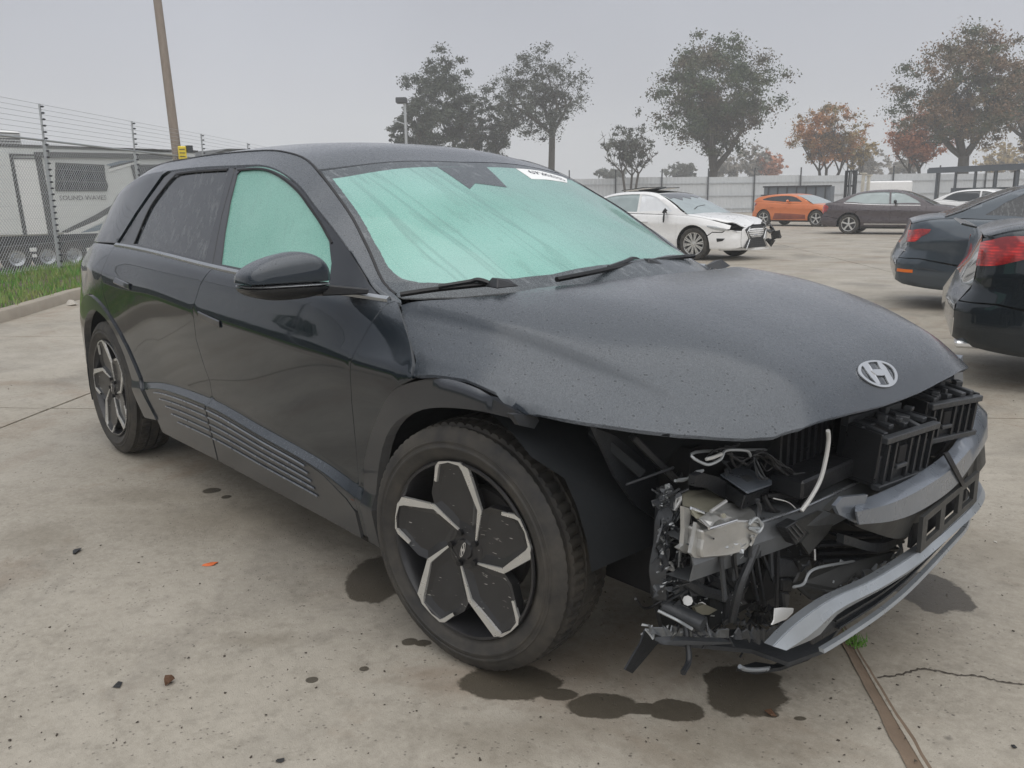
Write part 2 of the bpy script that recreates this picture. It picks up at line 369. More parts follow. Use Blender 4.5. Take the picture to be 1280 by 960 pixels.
def herm(X, Y, x):
    """smooth monotone-limited cubic through rows (X increasing, Y n x m) at the points x"""
    X = np.asarray(X, float); Y = np.asarray(Y, float); x = np.asarray(x, float)
    d = np.diff(Y, axis=0) / np.diff(X)[:, None]
    m = np.zeros_like(Y); m[0] = d[0]; m[-1] = d[-1]
    h = np.diff(X)[:, None]
    m[1:-1] = (d[:-1] * h[1:] + d[1:] * h[:-1]) / (h[1:] + h[:-1])
    lim = 3 * np.minimum(abs(d[:-1]), abs(d[1:]))
    same = (np.sign(d[:-1]) == np.sign(d[1:]))
    m[1:-1] = np.where(same, np.sign(m[1:-1]) * np.minimum(abs(m[1:-1]), lim), m[1:-1] * .35)
    i = np.clip(np.searchsorted(X, x, side='right') - 1, 0, len(X) - 2)
    hh = (X[i + 1] - X[i])[:, None]; s = ((x - X[i]) / (X[i + 1] - X[i]))[:, None]
    h00 = 2 * s**3 - 3 * s**2 + 1; h10 = s**3 - 2 * s**2 + s; h01 = -2 * s**3 + 3 * s**2; h11 = s**3 - s**2
    return h00 * Y[i] + h10 * hh * m[i] + h01 * Y[i + 1] + h11 * hh * m[i + 1]

class Loft:
    """car skin: stations along x, each a row of (half width, height) nodes from the sill to the centre line.
    t runs over the nodes on the right side (y<0) and past the last node on to the left side"""
    def __init__(s, xs, rows, crease=()):
        s.tuck = 0.; s.xs = np.array(xs, float); s.N = np.array(rows, float); s.T = s.N.shape[1] - 1; s.cr = set(crease)
    def at(s, x, t):
        x = np.atleast_1d(np.asarray(x, float)); t = np.atleast_1d(np.asarray(t, float)).copy()
        sg = np.where(t > s.T, 1., -1.); t = np.where(t > s.T, 2 * s.T - t, t); t = np.clip(t, 0, s.T)
        C = herm(s.xs, s.N.reshape(len(s.xs), -1), np.clip(x, s.xs[0], s.xs[-1])).reshape(len(x), s.T + 1, 2)
        k = np.clip(np.floor(t - 1e-9).astype(int), 0, s.T - 1); u = (t - k)[:, None]; r = np.arange(len(x))
        P0 = C[r, k]; P1 = C[r, k + 1]
        nxt = np.where((k + 2 <= s.T)[:, None], C[r, np.minimum(k + 2, s.T)], C[r, np.maximum(s.T - 1, 0)] * [-1, 1])
        prv = np.where((k >= 1)[:, None], C[r, np.maximum(k - 1, 0)], 2 * P0 - P1)
        L1 = np.linalg.norm(P1 - P0, axis=1, keepdims=True) + 1e-9
        L0 = np.linalg.norm(P0 - prv, axis=1, keepdims=True) + 1e-9; L2 = np.linalg.norm(nxt - P1, axis=1, keepdims=True) + 1e-9
        D1 = (P1 - P0) / L1; D0 = (P0 - prv) / L0; D2 = (nxt - P1) / L2
        m0 = (D0 * L1 + D1 * L0) / (L0 + L1) * L1; m1 = (D1 * L2 + D2 * L1) / (L1 + L2) * L1
        c0 = np.isin(k, list(s.cr))[:, None]; c1 = np.isin(k + 1, list(s.cr))[:, None]
        m0 = np.where(c0, P1 - P0, m0); m1 = np.where(c1, P1 - P0, m1)
        h = (2*u**3-3*u**2+1)*P0 + (u**3-2*u**2+u)*m0 + (-2*u**3+3*u**2)*P1 + (u**3-u**2)*m1
        if s.tuck:
            q = np.clip((h[:, 1] - .58) / .12, 0, 1) * s.tuck + np.clip(h[:, 1] - .70, 0, 1) * s.tuck; x = x + q * np.clip((s.xs[0] + .9 - x) / .9, 0, 1) ** 1.5
        return np.stack([x, h[:, 0] * sg, h[:, 1]], -1)
    def nrm(s, x, t, e=2e-3):
        x = np.asarray(x, float); t = np.asarray(t, float)
        a = s.at(np.minimum(x + e, s.xs[-1]), t) - s.at(np.maximum(x - e, s.xs[0]), t)
        b = s.at(x, np.minimum(t + e * 5, 2 * s.T)) - s.at(x, np.maximum(t - e * 5, 0))
        n = np.cross(a, b); n /= np.linalg.norm(n, axis=1, keepdims=True) + 1e-12
        return -n if False else n

LX=[-3.8, -3.7, -3.5, -3.25, -3.0, -2.6, -2.2, -1.7, -1.2, -0.75, -0.45, -0.2, 0.05, 0.25, 0.45, 0.6, 0.7, 0.76, 0.82]
LR=[
 [(0.6,0.3),(0.64,0.34),(0.66,0.45),(0.66,0.52),(0.67,0.66),(0.58,0.93),(0.53,1.04),(0.45,1.06),(0.2,1.06),(0,1.06)],
 [(0.72,0.28),(0.77,0.32),(0.8,0.44),(0.8,0.52),(0.81,0.66),(0.745,0.96),(0.665,1.08),(0.55,1.08),(0.3,1.08),(0,1.08)],
 [(0.8,0.24),(0.85,0.28),(0.88,0.44),(0.88,0.52),(0.885,0.66),(0.85,1),(0.765,1.11),(0.6,1.09),(0.3,1.09),(0,1.09)],
 [(0.82,0.22),(0.87,0.25),(0.92,0.44),(0.915,0.5),(0.925,0.66),(0.905,1.01),(0.83,1.125),(0.6,1.09),(0.3,1.09),(0,1.09)],
 [(0.83,0.21),(0.88,0.24),(0.93,0.44),(0.925,0.49),(0.935,0.66),(0.94,0.995),(0.85,1.127),(0.6,1.09),(0.3,1.09),(0,1.09)],
 [(0.84,0.2),(0.885,0.236),(0.93,0.43),(0.92,0.47),(0.925,0.65),(0.94,0.955),(0.855,1.12),(0.6,1.08),(0.3,1.08),(0,1.08)],
 [(0.84,0.2),(0.89,0.236),(0.925,0.48),(0.905,0.51),(0.915,0.66),(0.937,0.945),(0.862,1.104),(0.6,1.06),(0.3,1.06),(0,1.06)],
 [(0.84,0.2),(0.89,0.236),(0.925,0.49),(0.9,0.52),(0.915,0.66),(0.935,0.905),(0.868,1.078),(0.6,1.06),(0.3,1.06),(0,1.06)],
 [(0.84,0.2),(0.89,0.23),(0.925,0.455),(0.9,0.485),(0.912,0.64),(0.934,0.875),(0.872,1.058),(0.6,1.06),(0.3,1.06),(0,1.06)],
 [(0.84,0.2),(0.89,0.225),(0.925,0.42),(0.9,0.45),(0.91,0.62),(0.932,0.85),(0.872,1.043),(0.62,1.05),(0.3,1.06),(0,1.06)],
 [(0.84,0.2),(0.89,0.22),(0.925,0.37),(0.91,0.42),(0.918,0.62),(0.934,0.848),(0.83,1.0315),(0.62,1.0595),(0.3,1.072),(0,1.076)],
 [(0.84,0.22),(0.88,0.24),(0.925,0.37),(0.925,0.44),(0.93,0.63),(0.94,0.852),(0.797,1.0199),(0.6,1.0621),(0.3,1.076),(0,1.0792)],
 [(0.84,0.22),(0.88,0.24),(0.925,0.37),(0.93,0.44),(0.93,0.63),(0.94,0.852),(0.775,0.9933),(0.58,1.0487),(0.29,1.066),(0,1.0684)],
 [(0.82,0.22),(0.86,0.24),(0.91,0.37),(0.915,0.44),(0.92,0.62),(0.915,0.825),(0.745,0.9557),(0.55,1.0223),(0.28,1.044),(0,1.0476)],
 [(0.78,0.22),(0.82,0.24),(0.86,0.37),(0.87,0.44),(0.87,0.61),(0.85,0.8),(0.713,0.9051),(0.52,0.9779),(0.27,1.002),(0,1.0058)],
 [(0.74,0.22),(0.77,0.24),(0.81,0.37),(0.81,0.44),(0.8,0.6),(0.77,0.78),(0.665,0.8499),(0.48,0.9311),(0.25,0.956),(0,0.9592)],
 [(0.7,0.22),(0.73,0.24),(0.76,0.37),(0.75,0.44),(0.73,0.58),(0.69,0.765),(0.625,0.8106),(0.45,0.8884),(0.24,0.908),(0,0.9088)],
 [(0.68,0.22),(0.7,0.24),(0.73,0.37),(0.71,0.44),(0.68,0.57),(0.63,0.755),(0.585,0.7855),(0.42,0.8445),(0.22,0.858),(0,0.858)],
 [(0.65,0.22),(0.67,0.24),(0.7,0.37),(0.68,0.44),(0.65,0.56),(0.58,0.745),(0.54,0.759),(0.4,0.785),(0.2,0.785),(0,0.782)],
]
LOW=Loft(LX,LR,crease=(1,2,3,5))
GX=[-3.78,-3.66,-3.5,-3.3,-3.05,-2.8,-2.5,-2.2,-1.75,-1.45,-1.27,-1.12,-.95,-.8,-.65,-.5,-.4,-.32,-.25,-.15,-.02]
GR=[
 [(.53,1.045),(.50,1.08),(.42,1.11),(.25,1.12),(0,1.125)],
 [(.68,1.08),(.60,1.17),(.48,1.25),(.30,1.275),(0,1.285)],
 [(.765,1.115),(.665,1.265),(.54,1.365),(.33,1.405),(0,1.42)],
 [(.825,1.128),(.70,1.35),(.575,1.445),(.34,1.49),(0,1.506)],
 [(.845,1.127),(.708,1.425),(.59,1.503),(.34,1.545),(0,1.56)],
 [(.85,1.125),(.705,1.468),(.60,1.533),(.34,1.573),(0,1.588)],
 [(.855,1.118),(.70,1.483),(.60,1.543),(.34,1.584),(0,1.600)],
 [(.862,1.104),(.694,1.489),(.60,1.549),(.34,1.589),(0,1.604)],
 [(.868,1.078),(.695,1.483),(.60,1.546),(.34,1.583),(0,1.595)],
 [(.870,1.068),(.702,1.472),(.608,1.527),(.34,1.563),(0,1.575)],
 [(.871,1.061),(.716,1.436),(.62,1.492),(.35,1.533),(0,1.547)],
 [(.872,1.055),(.735,1.388),(.65,1.438),(.36,1.483),(0,1.496)],
 [(.872,1.049),(.763,1.305),(.68,1.353),(.38,1.417),(0,1.432)],
 [(.871,1.044),(.785,1.233),(.712,1.273),(.40,1.350),(0,1.373)],
 [(.865,1.038),(.808,1.155),(.750,1.172),(.42,1.280),(0,1.312)],
 [(.845,1.030),(.820,1.062),(.785,1.065),(.45,1.208),(0,1.252)],
 [(.82,1.022),(.805,1.028),(.785,1.026),(.46,1.158),(0,1.211)],
 [(.805,1.00),(.79,1.005),(.765,.995),(.46,1.118),(0,1.179)],
 [(.795,.97),(.78,.975),(.755,.965),(.46,1.085),(0,1.150)],
 [(.785,.95),(.77,.95),(.745,.93),(.46,1.042),(0,1.110)],
 [(.775,.93),(.76,.92),(.735,.88),(.46,.99),(0,1.055)],
]
GH=Loft(GX,GR,crease=(1,2))

# ================================================================ the wrecked crossover (world axes are its own: +X forward, Y=0 its centre line)
CAR = thing('crossover', 'black crossover with its front bumper torn open, nearest the camera', 'car', (0, 0, 0))
A_OUT = [(-.497, .235), (-.495, .317), (-.479, .487), (-.44, .58), (-.39, .654), (-.29, .765), (-.205, .816), (-.081, .850), (.05, .857), (.169, .840), (.266, .812)]
A_IN = [(-.43, .232), (-.43, .28), (-.411, .418), (-.343, .593), (-.246, .696), (-.116, .753), (.005, .781), (.14, .794), (.254, .79)]
A_OUTF = A_OUT + [(.40, .74), (.48, .62), (.52, .48), (.53, .317)]
R_OUT = [(-2.37, .30), (-2.438, .401), (-2.541, .543), (-2.69, .694), (-2.88, .815), (-3.06, .862), (-3.22, .850), (-3.36, .79), (-3.47, .66), (-3.53, .50), (-3.55, .33)]
R_IN = [(-3.41, .28), (-3.42, .45), (-3.37, .58), (-3.27, .69), (-3.13, .765), (-2.98, .782), (-2.82, .735), (-2.69, .625), (-2.61, .49), (-2.58, .36), (-2.55, .28)]
CUT_A = [(-.40, 1.045), (-.423, 1.02), (-.458, .942), (-.495, .86), (-.514, .802), (-.528, .70), (-.532, .612), (-.537, .47), (-.541, .33)]
CUT_B = [(-1.62, 1.085), (-1.69, 1.0), (-1.723, .905), (-1.741, .771), (-1.715, .69), (-1.676, .598), (-1.70, .47), (-1.717, .332)]
CLAD = lambda x: float(np.interp(x, [-2.6, -2.45, -2.02, -.85, -.75, -.55], [.42, .426, .513, .425, .418, .327]))
A_OUT, A_IN, A_OUTF, R_OUT, R_IN = [[tuple(p) for p in spline(q, 3)] for q in (A_OUT, A_IN, A_OUTF, R_OUT, R_IN)]
def side_parts(sd, par):
    rear = sd < 0
    L = LOW; P = lambda pts: xz(L, pts, 6)
    door_bot = [(x, 1.88) for x in (-1.70, -1.4, -1.1, -.80)]
    fd = [(-.40, 6.0)] + P(CUT_A[1:-2]) + [(-.537, tz(L, -.537, .33, 0, 6)), (-.60, tz(L, -.6, .34, 0, 6)), (-.74, 1.88)] + door_bot[::-1][1:] + P(CUT_B[::-1][2:]) + [(-1.62, 6.0)]
    f = panel('front_door', L, fd, 'hero_paint', par, sd)
    dk = strip('door_handle', L, [(-1.66, 4.93), (-1.57, 4.91), (-1.46, 4.89)], 'hero_panel', f, sd, .030, .004, .003, 8)
    bl = [p for p in P(CUT_B[:-1])]
    rd = [(-1.62, 6.0)] + bl[1:-1] + [(-1.70, 1.88), (-2.0, 1.88), (-2.3, 1.88), (-2.425, 1.90)] + P([(-2.47, .445), (-2.541, .543), (-2.69, .694), (-2.80, .77)]) + P([(-2.86, .88), (-2.87, 1.0)]) + [(-2.85, 6.0)]
    r_ = panel('rear_door', L, rd, 'hero_paint', par, sd)
    strip('door_handle', L, [(-2.66, 5.03), (-2.56, 5.01), (-2.45, 4.99)], 'hero_panel', r_, sd, .030, .004, .003, 8)
    # lower door cladding in two pieces with the ribbed insert
    for nm, x0, x1, par_ in (('door_cladding', -2.41, -1.712, r_), ('door_cladding', -1.70, -.555, f)):
        if x1 > -1: o_ = [(x0, 2.0), (-1.4, 2.0), (-1.1, 2.0), (-.80, 2.0), (-.74, 1.98), (-.60, tz(L, -.6, .362, 0, 6)), (-.553, tz(L, -.553, .325, 0, 6)), (-.56, 1.0), (-1.0, 1.0), (-1.4, 1.0), (x0, 1.0)]
        else: o_ = [(x0 - .02, 2.0), (-2.2, 2.0), (-2.0, 2.0), (x1, 2.0), (x1, 1.0), (-2.1, 1.0), (-2.36, 1.0)]
        cp = panel(nm, L, o_, 'hero_panel', par_, sd, flange=.014, off=.002)
        for k in range(5):
            tt = 1.93 - k * .125; a, b = (x0 + .10 + k * .055, x1 - .004) if x1 < -1 else (x0 + .004, -.86 - k * -.012 - .0)
            strip('ribbed_insert', L, [(a, tt), ((a + b) / 2, tt), (b, tt)], 'fascia_grey', cp, sd, .007, .003, .0045, 8)
    panel('rocker_sill', L, [(-2.36, 1.0), (-1.7, 1.0), (-1.0, 1.0), (-.50, 1.0), (-.47, .3), (-1.2, .0), (-2.3, .0)], 'soft_plastic', par, sd, off=.0)
    clam = [(-.39, 5.99), (-.331, 5.743), (-.247, 5.429), (-.185, 5.15), (-.16, tz(L, -.16, .835, 0, 6))]
    panel('front_fender', L, [(-.40, 6.0)] + clam + P([q for q in A_OUT if q[0] < -.18 and q[1] < .83][::-1]) + [(-.495, tz(L, -.495, .24, 0, 6)), (-.541, tz(L, -.541, .24, 0, 6))] + P(CUT_A[1:-1][::-1]), 'hero_paint', par, sd)
    if sd < 0:
        panel('wheel_arch_trim', L, P(A_OUT) + P([(.262, .798)]) + P(A_IN[::-1]), 'hero_panel', par, sd, off=.010, flange=.035, step=(.03, .125))
    else:
        panel('wheel_arch_trim', L, P(A_OUTF) + P([(.42, .30), (.41, .45), (.36, .60), (.27, .70), (.14, .77), (0, .785)]) + P([q for q in A_IN if q[0] < -.05][::-1]), 'hero_panel', par, sd, off=.010, flange=.035)
        pass
    panel('wheel_arch_trim', L, P(R_OUT) + P(R_IN), 'hero_panel', par, sd, off=.010, flange=.035, step=(.03, .125))
    panel('quarter_panel', L, [(-2.85, 6.0)] + P([(-2.87, 1.0), (-2.86, .88), (-2.80, .77), (-2.88, .815), (-3.06, .862), (-3.22, .85), (-3.36, .79), (-3.47, .66), (-3.50, .60)]) + [(-3.65, tz(L, -3.65, .60, 0, 6)), (-3.79, tz(L, -3.79, .60, 0, 6)), (-3.79, 6.0), (-3.5, 6.0), (-3.2, 6.0)], 'hero_paint', par, sd)
    panel('rear_bumper', L, P([(-3.505, .59), (-3.53, .50), (-3.55, .33), (-3.6, .30)]) + [(-3.79, .2)] + [(-3.79, tz(L, -3.79, .59, 0, 6)), (-3.65, tz(L, -3.65, .59, 0, 6))], 'hero_panel', par, sd)
    # side windows
    G = GH
    rw = [(-2.613, .06), (-2.603, .272), (-2.559, .507), (-2.47, .74), (-2.385, .89), (-2.307, .935), (-1.829, .953), (-1.789, .928), (-1.773, .57), (-1.744, .06)]
    fw = [(-1.582, .05), (-1.638, .344), (-1.681, .656), (-1.697, .911), (-1.673, .945), (-1.442, .955), (-1.33, .955), (-1.196, .935), (-1.054, .912), (-.923, .88), (-.82, .77), (-.765, .497), (-.745, .22), (-.745, .05)]
    panel('rear_door_frame', G, [(-2.84, .02), (-2.70, .45), (-2.60, .70), (-2.50, .93), (-2.44, .985), (-2.3, .985), (-1.75, .985), (-1.735, .93), (-1.72, .5), (-1.66, .02)], 'hero_panel', r_, sd, holes=[rw], flange=.010, gap=.001, off=-.003)
    panel('front_door_frame', G, [(-1.652, .02), (-1.712, .5), (-1.727, .93), (-1.72, .985), (-1.45, .985), (-1.3, .985), (-1.15, .985), (-1.0, .985), (-.85, .98), (-.70, .95), (-.58, .86), (-.47, .5), (-.43, .02)], 'hero_panel', f, sd, holes=[fw], flange=.010, gap=.001, off=-.003)
    g1 = [(a - .0, b) for a, b in rw]; panel('rear_window', G, g1, 'tinted_glass', par, sd, gap=-.006, flange=.004, off=-.009)
    panel('front_window', G, fw, 'fogged_side_glass', par, sd, gap=-.006, flange=.004, off=-.009)
    strip('window_seal', G, [(-1.70, .955), (-1.44, .965), (-1.2, .945), (-1.05, .925), (-.92, .895), (-.80, .79)], 'seal', par, sd, .009, .002, -.002)
    strip('window_seal', G, [(-2.62, .05), (-2.565, .507), (-2.47, .76), (-2.385, .91), (-2.307, .95), (-1.80, .965)], 'seal', par, sd, .012, .002, -.002)
    strip('belt_moulding', L, [(-2.86, 6.0), (-2.4, 6.0), (-1.9, 6.0), (-1.4, 6.0), (-.9, 6.0), (-.43, 6.0)], 'satin_chrome', par, sd, .020, .010, -.001)
    # roof rail, A pillar and rear pillar
    rail = [(-2.87, .02), (-2.73, .45), (-2.63, .70), (-2.53, .94), (-2.45, 1.0), (-2.0, 1.0), (-1.5, 1.0), (-1.2, 1.0), (-.9, 1.0), (-.7, .985), (-.56, .90), (-.46, .55), (-.415, .05), (-.385, .5), (-.40, 1.2), (-.46, 1.9), (-.58, 1.95), (-.8, 1.95), (-1.1, 1.95), (-1.3, 2.0), (-1.8, 2.0), (-2.4, 2.0), (-3.0, 2.0), (-3.3, 2.0), (-3.5, 1.9), (-3.68, 1.4), (-3.74, .8), (-3.76, .02), (-3.4, .0)]
    panel('side_pillar', G, rail, 'hero_paint', par, sd, gap=.0035, flange=.014)
for sd in (-1, 1): side_parts(sd, CAR)
hf = [(-.034, 9), (-.03, 8.2), (-.05, 7.6), (-.124, 6.703), (-.23, 6.267), (-.34, 6.03), (-.375, 5.98), (-.331, 5.743), (-.247, 5.429), (-.179, 5.17), (-.155, tz(LOW, -.155, .843, 0, 6)), (-.081, tz(LOW, -.081, .858, 0, 6)), (.05, tz(LOW, .05, .864, 0, 6)), (.169, tz(LOW, .169, .846, 0, 6)), (.245, 4.87), (.31, 4.955), (.427, 5.005), (.544, 5.083), (.619, 5.167), (.693, 5.337), (.731, 5.51), (.762, 5.871), (.795, 6.407), (.812, 7.248), (.819, 8.376), (.819, 9)]
mirt = lambda pts, T: [(a, 2 * T - b) for a, b in pts]
def hood_step(V, X, T):
    V = V.copy(); tt = np.where(T > 9, 18 - T, T); k = np.clip((6.02 - tt) / .125, 0, 1) * np.clip((tt - 5.25) / .45, 0, 1) * np.clip((.62 - X) / .3, 0, 1); V[:, 2] -= .019 * k; return V
HOOD = panel('bonnet', LOW, hf + mirt(hf, 9)[::-1][1:-1], 'hero_paint', CAR, -1, step=(.03, .0625), flange=.016, warp=hood_step, flat=True)
roof = [(-1.089, 4), (-1.095, 3.6), (-1.114, 2.7), (-1.14, 2.0), (-1.5, 2.0), (-2.0, 2.0), (-2.6, 2.0), (-3.2, 2.0), (-3.3, 2.3), (-3.33, 3), (-3.34, 4)]
panel('roof', GH, roof + mirt(roof, 4)[::-1][1:-1], 'hero_paint', CAR, -1, gap=.003)
rgl = [(-3.35, 4), (-3.34, 3), (-3.31, 2.3), (-3.30, 2.0), (-3.48, 1.9), (-3.66, 1.7), (-3.70, 2.4), (-3.71, 3), (-3.715, 4)]
panel('rear_screen', GH, rgl + mirt(rgl, 4)[::-1][1:-1], 'tinted_glass', CAR, -1)
wsb = [(-1.082, 4), (-1.088, 3.6), (-1.107, 2.7), (-1.125, 2.03), (-.98, 1.99), (-.81, 1.985), (-.607, 1.98), (-.50, 1.95), (-.44, 1.95), (-.38, 2.1), (-.30, 2.35), (-.20, 2.8), (-.10, 3.3), (-.05, 3.7), (-.03, 4)]
clear = [(-1.052, 2.10), (-1.046, 2.256), (-1.03, 2.9), (-1.024, 3.53), (-1.030, 4.245), (-1.035, 4.771), (-1.03, 5.35), (-1.04, 5.75), (-1.05, 5.88), (-.96, 5.90), (-.761, 5.86), (-.602, 5.80), (-.49, 5.72), (-.40, 5.50), (-.33, 5.20), (-.262, 4.80), (-.184, 4.342), (-.158, 3.821), (-.196, 3.266), (-.289, 2.772), (-.376, 2.408), (-.439, 2.25), (-.492, 2.17), (-.56, 2.12), (-.671, 2.10), (-.882, 2.10)]
WS = panel('windscreen', GH, clear, 'fogged_windscreen', CAR, -1, gap=-.002, flange=0, off=0)
panel('frit_band', GH, wsb + mirt(wsb, 4)[::-1][1:-1], 'frit', WS, -1, holes=[clear], gap=.001, flange=.006, off=0)
panel('sensor_cover', GH, [(-1.02, 3.532), (-.799, 3.521), (-.85, 3.689), (-.806, 4.013), (-1.03, 4.245)], 'frit', WS, -1, step=(.05, .125), off=.0012, flange=.001, gap=0)
ST = panel('marker_note', GH, [(-1.029, 4.698), (-.905, 4.60), (-.925, 5.0), (-.955, 5.40), (-1.045, 5.75), (-1.06, 5.70), (-1.055, 5.2)], 'paper_white', WS, -1, step=(.03, .125), off=.0016, flange=.001, gap=0)
def text_mesh(body, size, m, name, parent, conv, ext=0.0, shear=0.):
    cu = bpy.data.curves.new(name, 'FONT'); cu.body = body; cu.size = size; cu.extrude = ext; cu.shear = shear; cu.resolution_u = 2; cu.align_x = 'CENTER'; cu.align_y = 'CENTER'
    to = bpy.data.objects.new(name, cu); COL.objects.link(to); dg = bpy.context.evaluated_depsgraph_get(); me = bpy.data.meshes.new_from_object(to.evaluated_get(dg)); bpy.data.objects.remove(to)
    for v in me.vertices: v.co = conv(v.co)
    return link(name, me, m, parent)
def on_ws(co): # text x runs across the glass, y up the glass
    p, n = onsurf(GH, -.992 - co.y * .80, 5.13 + co.x / .44, .004, -1); return p
text_mesh('67282033', .075, 'ink', 'handwriting', ST, on_ws, 0, .1)
for sd in (-1, 1): strip('roof_ditch', GH, [(-3.2, 2.0), (-2.6, 2.0), (-2.0, 2.0), (-1.5, 2.0), (-1.14, 2.0), (-.9, 1.98), (-.6, 1.97), (-.45, 1.93)], 'seal', CAR, sd, .010, .0015, .0008)

# inner closing shells so nothing shows through the shut lines
def shell(name, L, x0, x1, t0, t1, m, par, off=-.03, n=(40, 24)):
    X, T = np.meshgrid(np.linspace(x0, x1, n[0]), np.linspace(t0, t1, n[1]), indexing='ij'); X = X.ravel(); T = T.ravel(); V = L.at(X, T); N = L.nrm(X, T)
    N *= np.sign((N * (V - np.stack([V[:, 0], V[:, 1] * 0, V[:, 2] * 0 + .55], 1))).sum(1, keepdims=True) + 1e-9); V = V + N * off
    F_ = [(i * n[1] + j, i * n[1] + j + 1, (i + 1) * n[1] + j + 1, (i + 1) * n[1] + j) for i in range(n[0] - 1) for j in range(n[1] - 1)]
    return link(name, mesh(name, V, F_, True), m, par)
shell('inner_body', LOW, -2.50, -.50, 0, 5.9, 'deep_black', CAR); shell('inner_body', LOW, -2.50, -.50, 12.1, 18, 'deep_black', CAR)
shell('inner_body', LOW, -3.78, -.42, 5.2, 6.0, 'deep_black', CAR, -.035); shell('inner_body', LOW, -3.78, -.42, 12.0, 12.8, 'deep_black', CAR, -.035)
shell('headliner', GH, -3.72, -.48, .0, 8, 'deep_black', CAR, -.03)
mb = MB(); mb.box((-1.75, 0, .27), (2.9, 1.5, .10)); mb.box((-3.45, 0, .45), (.60, 1.2, .5)); mb.box((-3.0, 0, .72), (1.3, 1.30, .3)); mb.obj('floor_pan', 'deep_black', CAR)
mb = MB(); mb.prism([(-3.79, .35), (-3.79, 1.0), (-3.74, 1.07), (-3.70, .35)], -.58, .58); mb.obj('tailgate', 'hero_paint', CAR, bevel=.02)
mb = MB()
for sy in (-.38, .38):
    mb.box((-1.55, sy, .62), (.5, .48, .22)); mb.box((-1.80, sy, .95), (.14, .46, .62), Matrix.Rotation(-.2, 3, 'Y')); mb.box((-1.88, sy, 1.30), (.09, .26, .16))
mb.obj('seats', 'seat_cloth', CAR, bevel=.04, seg=2)
mb = MB(); mb.prism([(-.75, .70), (-.35, .70), (-.35, .95), (-.70, .97)], -.72, .72); mb.obj('dashboard', 'soft_plastic', CAR, bevel=.03)
# wheel wells (inside of the arches)
for sx, sy in ((0, -1), (0, 1), (-3, -1), (-3, 1)):
    mb = MB(); n = 18; V = []
    for k in range(n + 1):
        a = (.12 if sy < 0 else -.25) + (PI + .2) * k / n
        for yy in (.905, .60): V.append((sx + .44 * math.cos(a), sy * yy, .365 + .44 * math.sin(a)))
    Fc = [(2 * k, 2 * k + 1, 2 * k + 3, 2 * k + 2) for k in range(n)] + [tuple(2 * k + 1 for k in range(n + 1))]
    if sx == 0 and sy < 0: V = [v if v[0] < .30 else (v[0], v[1] * .93, v[2]) for v in V]
    mb.add(V, Fc); mb.obj('wheel_well', 'liner_felt', CAR, smooth=40)

# ---- logo of the make: slanted H in an oval ring
def logo(name, m, parent, conv, s=1.):
    mb = MB(); n = 40; V = []; Fc = []
    for k in range(n):
        a = 2 * PI * k / n
        for r, h in ((1.0, 0), (1.0, .05), (.86, .05), (.86, 0)): V.append(conv(r * math.cos(a), r * .62 * math.sin(a), h))
    for k in range(n):
        for j in range(3): Fc.append((k * 4 + j, k * 4 + j + 1, ((k + 1) % n) * 4 + j + 1, ((k + 1) % n) * 4 + j))
    mb.add(V, Fc)
    def slab(poly):
        V = [conv(a, b, .055) for a, b in poly] + [conv(a, b, 0) for a, b in poly]; k = len(poly)
        mb.add(V, [tuple(range(k))] + [(i, (i + 1) % k, (i + 1) % k + k, i + k) for i in range(k)])
    slab([(-.80, .33), (-.50, .47), (-.30, .12), (.02, -.50), (-.14, -.57), (-.40, -.30)])
    slab([(.80, -.33), (.50, -.47), (.30, -.12), (-.02, .50), (.14, .57), (.40, .30)])
    slab([(-.38, .02), (-.22, .12), (.10, .16), (.38, -.02), (.22, -.12), (-.10, -.16)])
    return mb.obj(name, m, parent, fix=True)
def on_hood(a, b, h):
    b /= .62; return onsurf(LOW, .762 + a * .0155 - b * .025, 8.73 + a * .385 + b * .19, .0015 + h * .06, -1)[0]
logo('badge', 'chrome', HOOD, on_hood)

